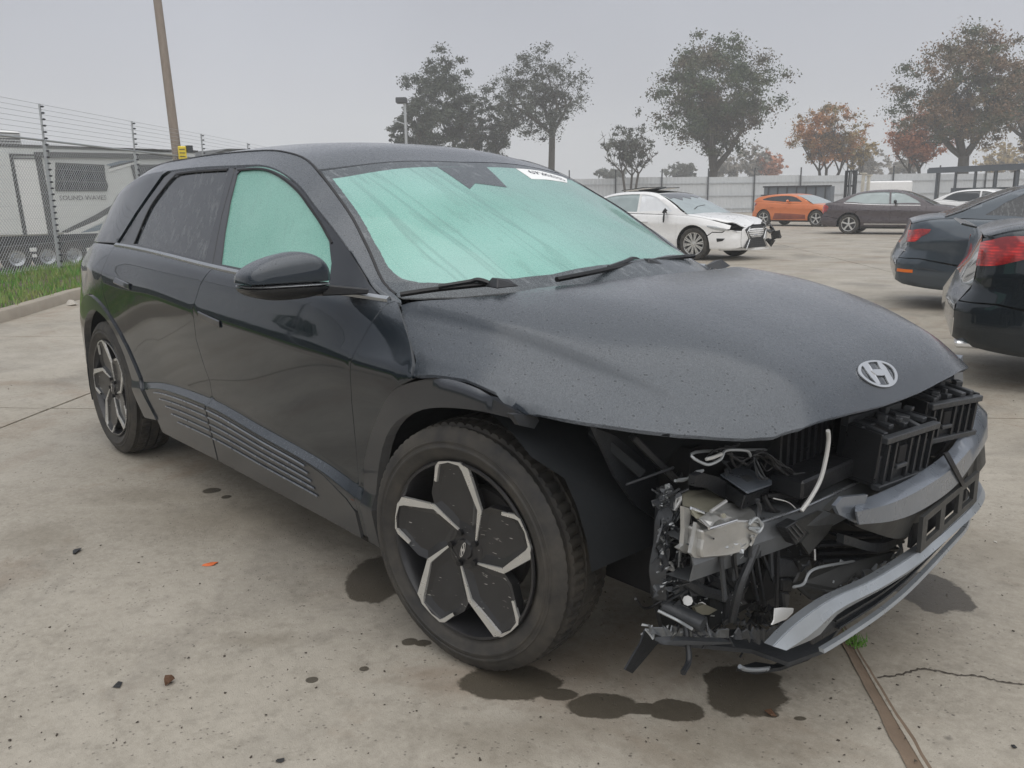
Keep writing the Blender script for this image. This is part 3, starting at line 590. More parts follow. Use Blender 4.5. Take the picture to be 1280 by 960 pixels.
# ---- wheels
def tyre_mesh(r, w, tread=True, rim=.248):
    """lathe with real grooves: rings of blocks divided by circumferential and cross grooves"""
    h = w / 2; prof = [(rim - .012, -h * .70), (rim + .004, -h * .80), (rim + .012, -h * .86), (rim + .03, -h * .97), (rim + .042, -h * .995), (rim + .045, -h * 1.02), (rim + .050, -h * 1.02), (rim + .053, -h * .995), (r - .052, -h * .985), (r - .050, -h * 1.0), (r - .046, -h * 1.0), (r - .044, -h * .97), (r - .030, -h * .93), (r - .016, -h * .86)]
    cross = [-.80, -.66, -.60, -.58, -.40, -.24, -.22, -.18, -.16, 0.0, .16, .18, .22, .24, .40, .58, .60, .66, .80] if tread else [-.75, -.4, 0, .4, .75]
    grooves = ((-.63, .045), (-.20, .035), (.20, .035), (.63, .045)); n = 288 if tread else 48; V = []; rows = []
    def crown(u): return r - .010 * abs(u / .86)**2.5
    full = [(a, b, None) for a, b in prof] + [(crown(u), u * h, u) for u in cross] + [(a, -b, None) for a, b in prof[::-1]]
    for a, y, u in full:
        for k in range(n):
            rr = a; th = 2 * PI * k / n
            if tread:
                if u is not None:
                    g = any(abs(u - c) < w_ for c, w_ in grooves)
                    if g: rr -= .011
                    else:
                        ph = (k + (int(6 * abs(u)) if abs(u) > .25 else 2)) % 4
                        if ph == 0 and abs(u) > .22: rr -= .008 if abs(u) < .65 else .003
                        elif abs(u) <= .2 and (k + 1) % 6 == 0: rr -= .003
                elif abs(y) > h * .84 and a > r - .035:
                    if k % 4 == 0: rr -= .0008
            V.append((rr * math.cos(th), y, rr * math.sin(th)))
    m = len(full); Fc = [(i * n + k, i * n + (k + 1) % n, (i + 1) * n + (k + 1) % n, (i + 1) * n + k) for i in range(m - 1) for k in range(n)]
    me = mesh('tyre', V, Fc, True); me.materials.append(M['tyre'])
    if tread: me.set_sharp_from_angle(angle=math.radians(32))
    return me
HT = tyre_mesh(.366, .235, True, .254)
def pol(deg, r): a = math.radians(deg); r *= 1.042; return (r * math.cos(a), r * math.sin(a))
R0 = .250
def wheel_root(name, loc, steer, side, tyre_me, parent):
    root = bpy.data.objects.new(name, None); COL.objects.link(root); root.parent = parent; root.location = loc; root.rotation_euler = (0, 0, steer + (0 if side < 0 else PI)); root.empty_display_size = .1
    ty = link('tyre', tyre_me, None, root); return root
def hero_wheel_parts(root, rot=0.):
    P = []
    yf = -.116     # outer face (towards -Y)
    mb = MB(); mb.lathe([(.256, -.098), (.262, -.106), (.259, -.111), (.252, -.110), (.243, -.090), (.232, -.05), (.220, .05), (.220, .09)], 64); P.append(mb.obj('rim_barrel', 'rim_dark', root, smooth=35))
    mb = MB(); mb.lathe([(.02, -.02), (.165, -.02), (.165, .004), (.02, .004)], 40, True); P.append(mb.obj('brake_disc', 'disc_metal', root, smooth=35))
    mb = MB(); mb.lathe([(.001, -.035), (.075, -.04), (.08, -.02), (.001, -.015)], 24); mb.box((-.13, -.03, .02), (.07, .06, .13)); P.append(mb.obj('hub', 'dark_steel', root, smooth=35))
    dish = lambda r: yf + .008 + .024 * (1 - min(1, r / .26))**1.0
    for k in range(5):
        b = 85 + rot + 72 * k
        # dark blade
        pts = [pol(b - 46, .16 * R0 / .25), pol(b - 46, .055), pol(b - 21, .140), pol(b, .243), pol(b + 8, .246), pol(b + 16, .246), pol(b + 22, .245), pol(b + 31, .212), pol(b + 42, .178), pol(b + 48, .148), pol(b + 38, .092), pol(b + 26, .052)][1:]
        V = []; Fc = []; c = [sum(p[0] for p in pts) / len(pts), sum(p[1] for p in pts) / len(pts)]
        ring = len(pts)
        for (x, z) in pts: V.append((x, dish(math.hypot(x, z)), z))
        for (x, z) in pts:
            xx, zz = c[0] + (x - c[0]) * .72, c[1] + (z - c[1]) * .72; V.append((xx, dish(math.hypot(xx, zz)) + .009, zz))
        V.append((c[0], dish(math.hypot(*c)) + .010, c[1]))
        for (x, z) in pts: V.append((x, dish(math.hypot(x, z)) + .030, z))
        for i in range(ring):
            j = (i + 1) % ring; Fc += [(i, j, j + ring, i + ring), (i + ring, j + ring, 2 * ring), (i, i + 2 * ring + 1, j + 2 * ring + 1, j)]
        P.append(MB().add(V, Fc).obj('blade', 'rim_scuffed', root, smooth=12))
        # machined edge: hub -> elbow -> rim -> along the rim -> hook
        k3 = [(pol(b - 46, .055), .005), (pol(b - 22, .143), .015), (pol(b - 1, .236), .025), (pol(b + 4, .2465), .009), (pol(b + 13, .2485), .0035), (pol(b + 21, .246), .008), (pol(b + 24, .236), .012), (pol(b + 31, .200), .009)]
        ctr = []; ws = []
        for (p0, a0), (p1, a1) in zip(k3[:-1], k3[1:]):
            for q_ in (0, .5): ctr.append((p0[0] + (p1[0] - p0[0]) * q_, p0[1] + (p1[1] - p0[1]) * q_)); ws.append(a0 + (a1 - a0) * q_)
        ctr.append(k3[-1][0]); ws.append(k3[-1][1]); path = [(0, 0, w_) for w_ in ws]; V = []; Fc = []
        for i, ((x, z), (_, _, w_)) in enumerate(zip(ctr, path)):
            p0 = ctr[max(i - 1, 0)]; p1 = ctr[min(i + 1, len(ctr) - 1)]; d = np.array([p1[0] - p0[0], p1[1] - p0[1]]); d /= np.linalg.norm(d); nn = np.array([-d[1], d[0]]) * w_ / 2; y = dish(math.hypot(x, z))
            V += [(x + nn[0] * 1.15, y + .004, z + nn[1] * 1.15), (x + nn[0], y - .0035, z + nn[1]), (x - nn[0], y - .0035, z - nn[1]), (x - nn[0] * 1.15, y + .004, z - nn[1] * 1.15)]
        for i in range(len(ctr) - 1):
            for j in range(3): a = i * 4 + j; Fc.append((a, a + 1, a + 5, a + 4))
        P.append(MB().add(V, Fc).obj('machined_edge', 'machined', root, smooth=25))
    mb = MB(); mb.lathe([(.001, yf + .020), (.028, yf + .020), (.031, yf + .026), (.062, yf + .030), (.066, yf + .05), (.001, yf + .05)], 40); hubc = mb.obj('hub_cap', 'rim_dark', root, smooth=30); P.append(hubc)
    P.append(logo('badge', 'chrome', hubc, lambda a, b, h: Vector((a * .022 * .5 - b * .022 * .9 * .0 + b * .006, yf + .0185 - h * .03, b * .034 + a * .012))))
    mb = MB()
    for k in range(5):
        x, z = pol(90 + rot + 72 * k + 14, .047); V = MB().lathe([(.001, yf + .0165), (.0090, yf + .0165), (.0090, yf + .045)], 10); mb.add([(a + x, y, c_ + z) for a, y, c_ in V.V], V.F)
    P.append(mb.obj('lug_hole_discs', 'seal', root, smooth=30))  # black discs on the hub paint in the dark of the lug holes
    return P
WH = []
HY = .925 - .108 - .004
w0 = wheel_root('wheel', (-.008, -HY, .364), .1656, -1, HT, CAR); hero_wheel_parts(w0)
def clone_kids(src, dst, par=None):
    for ch in [o for o in COL.objects if o.parent == src]:
        c = ch.copy(); COL.objects.link(c); c.parent = dst; clone_kids(ch, c)
w1 = wheel_root('wheel', (-3.0, -HY, .364), 0, -1, HT, CAR); hero_wheel_parts(w1, -62)
for x_, st_ in ((0, .1656), (-3, 0)):
    w_ = bpy.data.objects.new('wheel', None); COL.objects.link(w_); w_.parent = CAR; w_.location = (x_, HY, .368); w_.rotation_euler = (0, 0, PI + st_); clone_kids(w1, w_)

# ---- door mirror
def mirror(sd):
    o = bpy.data.objects.new('door_mirror', None); COL.objects.link(o); o.parent = CAR; o.empty_display_size = .1
    def ell(c, r, lo, hi, m, nm, cut=None):
        V = []; n1, n2 = 22, 12; Fc = []
        for j in range(n2 + 1):
            v = lo + (hi - lo) * j / n2
            for i in range(n1):
                a = 2 * PI * i / n1; e = .42; cx, cy = math.cos(a), math.sin(a)
                f = math.cos(v); x = c[0] + r[0] * f * math.copysign(abs(cx)**e, cx); y = c[1] + r[1] * f * math.copysign(abs(cy)**e, cy); z = c[2] + r[2] * math.sin(v)
                out = (abs(y) - .99) / .20
                if z > c[2]: z = c[2] + r[2] * max(0, math.sin(v)) ** .72 * (1 - .34 * max(0, out)**1.5)
                else: z = c[2] + (z - c[2])
                x -= .05 * max(0, out)
                V.append((x, y * (-sd) * -1 if False else y, z))
        for j in range(n2):
            for i in range(n1): Fc.append((j * n1 + i, j * n1 + (i + 1) % n1, (j + 1) * n1 + (i + 1) % n1, (j + 1) * n1 + i))
        Fc += [tuple(range(n1))[::-1], tuple(n2 * n1 + i for i in range(n1))]
        if sd > 0: V = [(x, -y, z) for x, y, z in V]
        return MB().add(V, Fc).obj(nm, m, o, smooth=42)
    ell((-.56, -1.10, 1.098), (.075, .122, .098), .0, PI / 2 * .97, 'hero_paint', 'mirror_cap')
    ell((-.56, -1.10, 1.088), (.072, .120, .010), -PI / 2 * .9, PI / 2 * .9, 'satin_chrome', 'indicator_strip')
    ell((-.56, -1.10, 1.082), (.072, .118, .040), -PI / 2 * .95, .0, 'black_plastic', 'mirror_base')
    mb = MB(); s_ = 1 if sd < 0 else -1
    mb.hull([(-.53, -1.0 * s_, 1.085), (-.53, -1.0 * s_, 1.050), (-.60, -1.0 * s_, 1.085), (-.60, -1.0 * s_, 1.045), (-.50, -.852 * s_, 1.062), (-.50, -.855 * s_, 1.045), (-.62, -.85 * s_, 1.062), (-.62, -.855 * s_, 1.04)]); mb.obj('mirror_stalk', 'black_plastic', o, bevel=.004)
    mb = MB(); mb.box((-.625, -1.095 * s_, 1.105), (.008, .17, .07)); mb.obj('mirror_glass', 'mid_glass', o)
mirror(-1)
MB().hull([(-.45, .84, 1.03), (-.36, .84, 1.02), (-.40, .90, 1.06), (-.46, .93, 1.05), (-.38, .94, 1.03), (-.42, .92, 1.01)]).obj('mirror_stump', 'black_plastic', CAR)

# ---- wipers on the base of the screen
def wiper(P, arm, name='wiper'):
    o = bpy.data.objects.new(name, None); COL.objects.link(o); o.parent = CAR; o.empty_display_size = .1
    MB().tube(spline(P, 5), .009, 6).obj('wiper_blade', 'seal', o, smooth=40)
    MB().tube(spline(arm, 5), [.008] * (len(arm) * 5 - 4), 6).obj('wiper_arm', 'black_plastic', o, smooth=40)
    mb = MB(); c = Vector(arm[0]); mb.hull([c + Vector((a, b, z)) for a, b, z in ((-.03, -.03, 0), (.04, -.04, 0), (.04, .05, 0), (-.03, .05, 0), (-.015, -.015, .028), (.02, -.02, .028), (.015, .03, .022))]); mb.obj('wiper_pivot', 'black_plastic', o, bevel=.003)
S2 = lambda x, t, o=.012: tuple(onsurf(GH, x, t, o)[0]); S1 = lambda x, t, o=.012: tuple(onsurf(LOW, x, t, o)[0])
wiper([S1(-.385, 6.07, .016), S1(-.31, 6.4, .014), S1(-.235, 6.75, .018), S1(-.16, 7.05, .02)], [S1(-.165, 6.95, .012), S1(-.21, 6.8, .035), S1(-.24, 6.72, .03)][::-1][::-1] + [S1(-.30, 6.42, .022)])
wiper([S1(-.08, 7.5, .016), S1(-.10, 8.1, .02), S1(-.15, 8.9, .024), S1(-.20, 9.9, .03), S1(-.27, 10.7, .03)], [S1(-.17, 9.35, .012), S1(-.18, 9.15, .04), S1(-.16, 8.9, .035), S1(-.13, 8.5, .025)])

# ================================================================ torn-off front end
def ray_(u, v):
    d = _f + _r * ((u - 640) / (CF * 1280)) - _u * ((v - 480) / (CF * 1280)); return Vector(CAMP), d
def at(u, v, x=None, y=None, z=None):
    """a point of the place: seen at (u, v) in the photograph and known to lie on a plane x=, y= or z="""
    o, d = ray_(u, v); i, val = (0, x) if x is not None else (1, y) if y is not None else (2, z)
    return o + d * ((val - o[i]) / d[i])
XF = lambda y: .89 - .08 * y * y - .25 * y**4
def atc(u, v, off=0.):
    """the same for a point on the curved nose of the car, off metres behind it"""
    o, d = ray_(u, v); best = None; last = None
    for k in range(1200):
        p = o + d * (.6 + k * .004); g = p.x - (XF(p.y) - off)
        if last is not None and last > 0 >= g: return p
        if best is None or abs(g) < best[0]: best = (abs(g), p)
        last = g
    return best[1]
def lenspline(P, n):
    Q = np.array(spline([tuple(p) for p in P], 10)); s = np.r_[0, np.cumsum(np.linalg.norm(np.diff(Q, axis=0), axis=1))]; t = np.linspace(0, s[-1], n)
    return [Vector((np.interp(a, s, Q[:, 0]), np.interp(a, s, Q[:, 1]), np.interp(a, s, Q[:, 2]))) for a in t]
def ribbon(name, rows, m, parent=None, n=28, th=.006, back=(-1, 0, 0), smooth=40, straight=False):
    R_ = [(lenspline(r, n)) for r in rows]; k = len(R_); b = Vector(back) * th
    V = [p for r in R_ for p in r] + [p + b for r in R_ for p in r]; o = k * n
    F_ = [(i * n + j, i * n + j + 1, (i + 1) * n + j + 1, (i + 1) * n + j) for i in range(k - 1) for j in range(n - 1)]
    F_ += [tuple(q + o for q in f[::-1]) for f in F_]
    for j in range(n - 1): F_ += [(j, j + o, j + 1 + o, j + 1), ((k - 1) * n + j, (k - 1) * n + j + 1, (k - 1) * n + j + 1 + o, (k - 1) * n + j + o)]
    for i in range(k - 1): F_ += [(i * n, (i + 1) * n, (i + 1) * n + o, i * n + o), (i * n + n - 1, i * n + n - 1 + o, (i + 1) * n + n - 1 + o, (i + 1) * n + n - 1)]
    return MB().add(V, F_).obj(name, m, parent or CAR, smooth=smooth)
def plate(name, pts, m, parent=None, th=.008, back=(-1, 0, 0), bevel=0.):
    b = Vector(back) * th; k = len(pts); mb = MB(); c = sum((Vector(p) for p in pts), Vector()) / k
    V = [Vector(p) for p in pts] + [Vector(p) + b for p in pts]
    mb.add(V, [tuple(range(k)), tuple(range(2 * k - 1, k - 1, -1))] + [(i, i + k, (i + 1) % k + k, (i + 1) % k) for i in range(k)])
    return mb.obj(name, m, parent or CAR, bevel=bevel)
def tube(name, pts, r, m, parent=None, n=7, k=6): return MB().tube(spline([tuple(p) for p in pts], k), r, n).obj(name, m, parent or CAR, smooth=50)
c7 = lambda a, b: (940 + a / 2.4, 440 + b / 2.4)
cb = lambda a, b: (820 + a / 6.856, 560 + b / 6.856)
cc = lambda a, b: (780 + a / 5.65, 680 + b / 5.65)
ce = lambda a, b: (900 + a / 5.645, 680 + b / 5.645)
cg = lambda a, b: (880 + a / 6, 540 + b / 6)
ch = lambda a, b: (1040 + a / 5.648, 430 + b / 5.648)

Rm = lambda k: Matrix.Rotation(.5 * math.sin(k * 2.1), 3, 'X') @ Matrix.Rotation(.4 * math.cos(k), 3, 'Z')
# bumper skin, upper remnant
top = [atc(*c7(*p), .035) for p in ((318, 450), (400, 418), (500, 368), (600, 292))] + [Vector((.835, .40, .632)), Vector((.80, .55, .655)), Vector((.745, .70, .66)), Vector((.66, .82, .655)), Vector((.54, .90, .645))]
mid = [atc(*c7(*p)) for p in ((314, 480), (415, 455), (510, 410), (605, 345))] + [Vector((.868, .41, .59)), Vector((.835, .57, .61)), Vector((.785, .73, .61)), Vector((.69, .87, .60)), Vector((.55, .94, .59))]
bot = [atc(*c7(*p)) for p in ((322, 518), (430, 505), (520, 468), (612, 400))] + [Vector((.872, .42, .54)), Vector((.84, .58, .545)), Vector((.79, .74, .54)), Vector((.695, .88, .53)), Vector((.555, .945, .52))]
low = [atc(*c7(*p), .03) for p in ((335, 532), (440, 560), (520, 520), (600, 440), (648, 395))] + [Vector((.845, .55, .46)), Vector((.80, .72, .45)), Vector((.70, .87, .44)), Vector((.555, .94, .43))]
FAS = ribbon('bumper_skin', [top, mid, bot], 'fascia_grey', n=40, th=.005)
ribbon('bumper_lower_face', [[p + Vector((-.012, 0, -.004)) for p in bot], low], 'fascia_dark', n=40, th=.005)
ribbon('cracked_seam', [[atc(*c7(578, 305), .012), atc(*c7(600, 345), -.006), atc(*c7(632, 405), -.004)], [atc(*c7(590, 300), .012), atc(*c7(612, 340), -.006), atc(*c7(641, 398), -.004)]], 'seal', FAS, n=10, th=.006)
plate('torn_tab', [atc(*c7(*p), .02) for p in ((250, 462), (272, 436), (348, 428), (335, 470), (316, 516), (262, 488))], 'fascia_grey', th=.01)
plate('torn_tab', [atc(*c7(*p), .05) for p in ((232, 478), (270, 440), (262, 490), (250, 486))], 'fascia_dark', th=.02)
# lower silver lip
lt = [atc(*c7(*p)) for p in ((66, 884), (130, 820), (240, 742), (370, 682), (500, 600), (590, 530))] + [Vector((.86, .50, .375)), Vector((.80, .70, .37)), Vector((.68, .86, .36))]
lb = [atc(*c7(*p)) for p in ((112, 896), (200, 868), (262, 800), (400, 722), (500, 655), (598, 562))] + [Vector((.86, .51, .32)), Vector((.80, .71, .32)), Vector((.68, .87, .31))]
lb = [p + Vector((0, 0, .016 if 0 < i else .004)) for i, p in enumerate(lb)]
lm = [(a * .45 + b * .55) + Vector((.012, -.004, .0)) for a, b in zip(lt, lb)]
lx = [p + Vector((-.03, .012, -.008)) for p in lt]
LIP = ribbon('lower_lip', [lx, lt, lm, lb, [p + Vector((-.03, 0, -.004)) for p in lb]], 'silver_trim', n=44, th=.004, smooth=18)
st = [atc(*c7(*p), .01) for p in ((215, 892), (290, 846), (400, 770), (490, 692), (600, 575))] + [Vector((.84, .50, .285)), Vector((.78, .70, .28))]
ribbon('lower_strip', [st, [p + Vector((.003, 0, -.010)) for p in st]], 'silver_trim', n=30, th=.014, smooth=20)
ribbon('lower_grille', [[p + Vector((-.035, 0, -.008)) for p in lb[1:]], [p + Vector((-.03, 0, .0)) for p in st[:1] + st]], 'black_plastic', n=30, th=.006)
for k in range(3):
    a = k / 3 + .15; ribbon('grille_slat', [[p * (1 - a) + q * a + Vector((-.02, 0, 0)) for p, q in zip(lb[2:7], st[1:6])], [p * (1 - a) + q * a + Vector((-.02, 0, -.006)) for p, q in zip(lb[2:7], st[1:6])]], 'soft_plastic', n=16, th=.012)
# undertray edge and scraped plastic below the lip
plate('splash_guard', [at(*p, z=.15) for p in (cc(240, 600), cc(340, 590), cc(470, 640), cc(640, 610), cc(790, 600))] + [at(1000, 790, z=.15), at(1060, 770, z=.15), at(1030, 812, z=.14), at(985, 828, z=.13), at(940, 812, z=.14), at(880, 806, z=.14), at(820, 800, z=.14)], 'worn_plastic', th=.012, back=(0, 0, -1))
plate('splash_guard', [at(*ce(*p), z=.10) for p in ((120, 870), (250, 830), (380, 850), (560, 760), (700, 700), (740, 720), (620, 800), (430, 870), (250, 895))], 'soft_plastic', th=.01, back=(0, 0, -1))
tube('torn_strip', [at(*ce(*p), x=.70) for p in ((140, 865), (190, 885), (300, 885), (430, 862))], .006, 'silver_trim')
ribbon('bumper_rail', [[at(*cc(290, 690), x=.60), at(*cc(420, 682), x=.64), at(*cc(600, 690), x=.68), at(*cc(760, 692), x=.71)], [at(*cc(285, 712), x=.60), at(*cc(420, 712), x=.64), at(*cc(600, 712), x=.68), at(*cc(770, 706), x=.71)]], 'worn_plastic', n=14, th=.03)
plate('mud_flap', [at(*p, x=.50) for p in (cc(150, 610), cc(250, 640), cc(250, 690), cc(150, 810), cc(60, 915), cc(10, 890), cc(60, 800), cc(120, 700))], 'soft_plastic', th=.006)
# number plate bracket
def bil(Q, a, b): return (Q[0] * (1 - a) + Q[1] * a) * (1 - b) + (Q[3] * (1 - a) + Q[2] * a) * b
Q = [atc(*c7(*p), -.012) for p in ((512, 600), (618, 480))] + [Vector((.862, .47, .475)), atc(*c7(582, 466), -.012)]
Q = [atc(*c7(505, 604), -.01), Vector((.872, .46, .385)), Vector((.872, .46, .485)), atc(*c7(572, 470), -.01)]
Q[3] = Q[0] + Vector((.0, .0, .105))
PB = MB()
for a0, a1, b0, b1 in ((0, 1, 0, .2), (0, 1, .8, 1), (0, .08, .2, .8), (.30, .38, .2, .8), (.62, .70, .2, .8), (.92, 1, .2, .8)):
    V = [bil(Q, a0, b0), bil(Q, a1, b0), bil(Q, a1, b1), bil(Q, a0, b1)]; V += [v + Vector((-.012, 0, 0)) for v in V]
    PB.add(V, [(0, 1, 2, 3), (7, 6, 5, 4), (0, 4, 5, 1), (1, 5, 6, 2), (2, 6, 7, 3), (3, 7, 4, 0)])
PB.obj('number_plate_bracket', 'fascia_dark', CAR, fix=True)
ribbon('bracket_backing', [[bil(Q, a, .02) + Vector((-.03, 0, 0)) for a in (.02, .3, .6, .98)], [bil(Q, a, .98) + Vector((-.03, 0, 0)) for a in (.02, .3, .6, .98)]], 'deep_black', n=8, th=.01)

# crash beam behind the skin
FB = lambda y: .74 - .12 * y * y
bt = [Vector((FB(y), y, z)) for y, z in ((-.76, .535), (-.54, .536), (-.34, .535), (0, .545), (.34, .55), (.70, .55))]
bb = [p + Vector((.005, 0, -.088)) for p in bt]
BEAM = ribbon('crash_beam', [[p + Vector((-.07, 0, .012)) for p in bt], bt, [p * .5 + q * .5 + Vector((.012, 0, 0)) for p, q in zip(bt, bb)], bb, [p + Vector((-.07, 0, -.006)) for p in bb]], 'beam_metal', n=36, th=.004, smooth=22)
tube('beam_edge', [p + Vector((.003, 0, .004)) for p in bt], .004, 'satin_chrome', BEAM)
# bright crumpled bracket on the near end of the beam
X = .70
B1 = MB()
def face(pts, m, name, th=.006, xs=None): return plate(name, [at(*cb(*p), x=(xs[i] if xs else X)) for i, p in enumerate(pts)], m, BRK, th)
BRK = MB().box((0, 0, 0), (.001, .001, .001))
BRK = plate('crumpled_bracket', [at(*cb(*p), x=q) for p, q in zip(((400, 712), (560, 662), (700, 622), (820, 622), (930, 640), (905, 700), (850, 800), (765, 888), (610, 930), (400, 948), (388, 880), (404, 790)), (.70, .71, .72, .725, .73, .73, .73, .725, .715, .70, .70, .70))], 'bright_metal', CAR, .05, bevel=.004)
face(((240, 400), (300, 368), (440, 362), (540, 400), (600, 452), (480, 548), (400, 552), (320, 512), (245, 500)), 'worn_metal' if 'worn_metal' in M else simple('worn_metal', (.24, .23, .18), .5, .4, .25, 9, .2, 30) and 'worn_metal', 'bracket_top', .006, (.60, .59, .58, .60, .63, .68, .68, .66, .63))
face(((500, 540), (610, 470), (730, 490), (830, 520), (860, 590), (820, 612), (700, 612), (560, 652), (470, 692), (365, 620), (400, 580)), 'bright_metal', 'bracket_top', .006, (.69, .65, .64, .65, .69, .70, .70, .71, .72, .69, .68))
face(((385, 610), (470, 552), (560, 600), (500, 640), (470, 690)), 'bright_metal', 'bracket_tab', .006, (.70, .69, .72, .725, .73))
face(((242, 505), (282, 515), (300, 560), (282, 690), (270, 800), (300, 830), (290, 900), (255, 905), (190, 862), (235, 830), (245, 700)), 'bright_metal', 'bracket_leg', .012, (.66,) * 11)
face(((350, 640), (392, 690), (410, 760), (380, 800), (385, 945), (330, 940), (300, 905), (330, 760)), 'bright_metal', 'bracket_leg', .010, (.685,) * 8)
face(((305, 515), (400, 552), (420, 575), (360, 610), (300, 560)), 'worn_metal', 'bracket_fold', .006, (.66, .69, .69, .69, .66))
tube('bracket_rib', [at(*cb(*p), x=.70) for p in ((300, 515), (350, 530), (410, 553))], .0035, 'chrome', BRK); tube('bracket_rib', [at(*cb(*p), x=.70) for p in ((470, 545), (520, 510), (600, 455))], .0045, 'bright_metal', BRK)
tube('bracket_rib', [at(*cb(*p), x=.735) for p in ((455, 690), (560, 658), (690, 618))], .0035, 'chrome', BRK)
MB().tube([at(*cb(580, 580), x=.70), at(*cb(580, 580), x=.715)], .006, 8).obj('bolt', 'worn_metal', BRK); MB().tube([at(*cb(495, 778), x=.70), at(*cb(495, 778), x=.718)], .0022, 6).obj('bolt', 'seal', BRK)
# control unit with a grey lid, hanging loose
lid = [at(*cb(*p), x=q) for p, q in zip(((540, 243), (640, 200), (745, 172), (985, 292), (985, 330), (780, 405), (765, 395)), (.60, .575, .56, .66, .665, .70, .70))]
ECU = plate('control_unit', [p + Vector((-.002, 0, -.004)) for p in lid], 'black_plastic', CAR, .035, (-.2, 0, -1), .002)
plate('lid', [p + Vector((.003, 0, .007)) for p in lid], 'fascia_grey', ECU, .004, (-.2, 0, -1), .0015)
lc = sum(lid, Vector()) / len(lid); plate('label', [lc.lerp(lid[i], .28) + Vector((.003, 0, .009)) for i in (0, 2, 3, 5)], 'beam_metal', ECU, .001, (0, 0, -1))
plate('mounting_bracket', [at(*cb(*p), x=.63) for p in ((400, 215), (540, 250), (770, 395), (770, 420), (830, 440), (740, 500), (650, 485), (600, 440), (430, 340), (330, 330), (340, 240))], 'black_plastic', CAR, .02)

# black plastic shutter housings under the bonnet lip
def housing(C, dy, dx, dz, ribs=5, par=None, rot=0.):
    """open box with a slatted top and a ribbed front; C is the near lower front corner, it runs dy to the left side of the car"""
    g = bpy.data.objects.new('shutter_housing', None); COL.objects.link(g); g.parent = CAR; g.location = C; g.rotation_euler = (0, .10, rot); g.empty_display_size = .05
    mb = MB(); mb.box((-dx / 2, dy / 2, dz * .30), (dx, dy, dz * .60)); mb.box((-dx * .75, dy / 2, dz * .75), (dx * .5, dy, dz * .5)); mb.obj('casing', 'soft_plastic', g, bevel=.003)
    for k in range(ribs):
        y = dy * (k + .5) / ribs; mb = MB(); mb.box((-dx * .42 + random.uniform(-.01, .006), y, dz * .99 + random.uniform(-.004, .006)), (dx * random.uniform(.62, .88), dy / ribs * random.uniform(.3, .5), .014), Matrix.Rotation(random.uniform(-.05, .22), 3, 'Y') @ Matrix.Rotation(random.uniform(-.16, .16), 3, 'Z')); mb.obj('slat', 'worn_plastic', g, bevel=.002)
    mb = MB(); mb.box((.004, dy / 2, dz * .90), (.022, dy * 1.04, .018)); mb.box((.003, dy / 2, .004), (.026, dy * 1.04, .016)); mb.box((-dx * .9, dy / 2, dz * 1.02), (.025, dy * 1.02, .03)); mb.obj('frame', 'worn_plastic', g, bevel=.002)
    for k in range(7):
        if k == 2: continue
        y = dy * (k + .5) / 7; MB().box((.006, y, dz * .42), (.010, dy * .035, dz * .78)).obj('rib', 'soft_plastic', g)
    MB().box((.004, dy * .36, dz * .55), (.012, dy * .15, dz * .32)).obj('socket', 'deep_black', g, bevel=.002)
    MB().box((.008, dy * .36, dz * .34), (.016, dy * .20, .012)).obj('latch', 'worn_plastic', g, bevel=.002)
    for k in range(6): MB().box((-dx * random.uniform(.1, .9), dy * random.random(), dz * random.uniform(.98, 1.14)), (random.uniform(.01, .04), random.uniform(.008, .03), random.uniform(.01, .03)), Matrix.Rotation(random.uniform(-.5, .5), 3, 'Z')).obj('clip', 'worn_plastic', g, bevel=.0015)
    for yy in (-.006, dy + .006): MB().box((-dx * .4, yy, dz * .55), (dx * .8, .008, dz * .9)).obj('cheek', 'black_plastic', g, bevel=.002)
    return g
housing(atc(*c7(368, 410), .075), .26, .13, .155, rot=-.10)
housing(Vector((.795, .20, .615)), .22, .12, .125, rot=-.25)
MB().box((.70, .10, .60), (.10, 1.0, .05)).obj('carrier_beam', 'black_plastic', CAR, bevel=.006)
mb = MB(); mb.box((.60, .12, .66), (.10, .9, .20)); mb.obj('radiator_shroud', 'soft_plastic', CAR, bevel=.006)
for k in range(9):
    y = -.36 + k * .035; MB().box((.655, y, .68), (.012, .010, .17)).obj('shroud_rib', 'black_plastic', CAR)
plate('shroud_panel', [at(*cg(*p), x=.60) for p in ((520, 60), (640, 120), (650, 340), (560, 470), (520, 480), (500, 300), (430, 160))], 'black_plastic', CAR, .02)
plate('shroud_panel', [at(*cg(*p), x=.62) for p in ((640, 120), (930, 60), (900, 400), (760, 430), (660, 330))], 'soft_plastic', CAR, .02)
# bay behind everything
mb = MB(); mb.box((.28, .0, .48), (.50, 1.15, .44)); mb.obj('motor_bay', 'deep_black', CAR)
mb = MB(); mb.box((.52, -.20, .36), (.16, .70, .30)); mb.obj('radiator', 'liner_felt', CAR, bevel=.01)
mb = MB(); mb.box((.54, .35, .40), (.16, .7, .34)); mb.obj('radiator', 'liner_felt', CAR, bevel=.01)
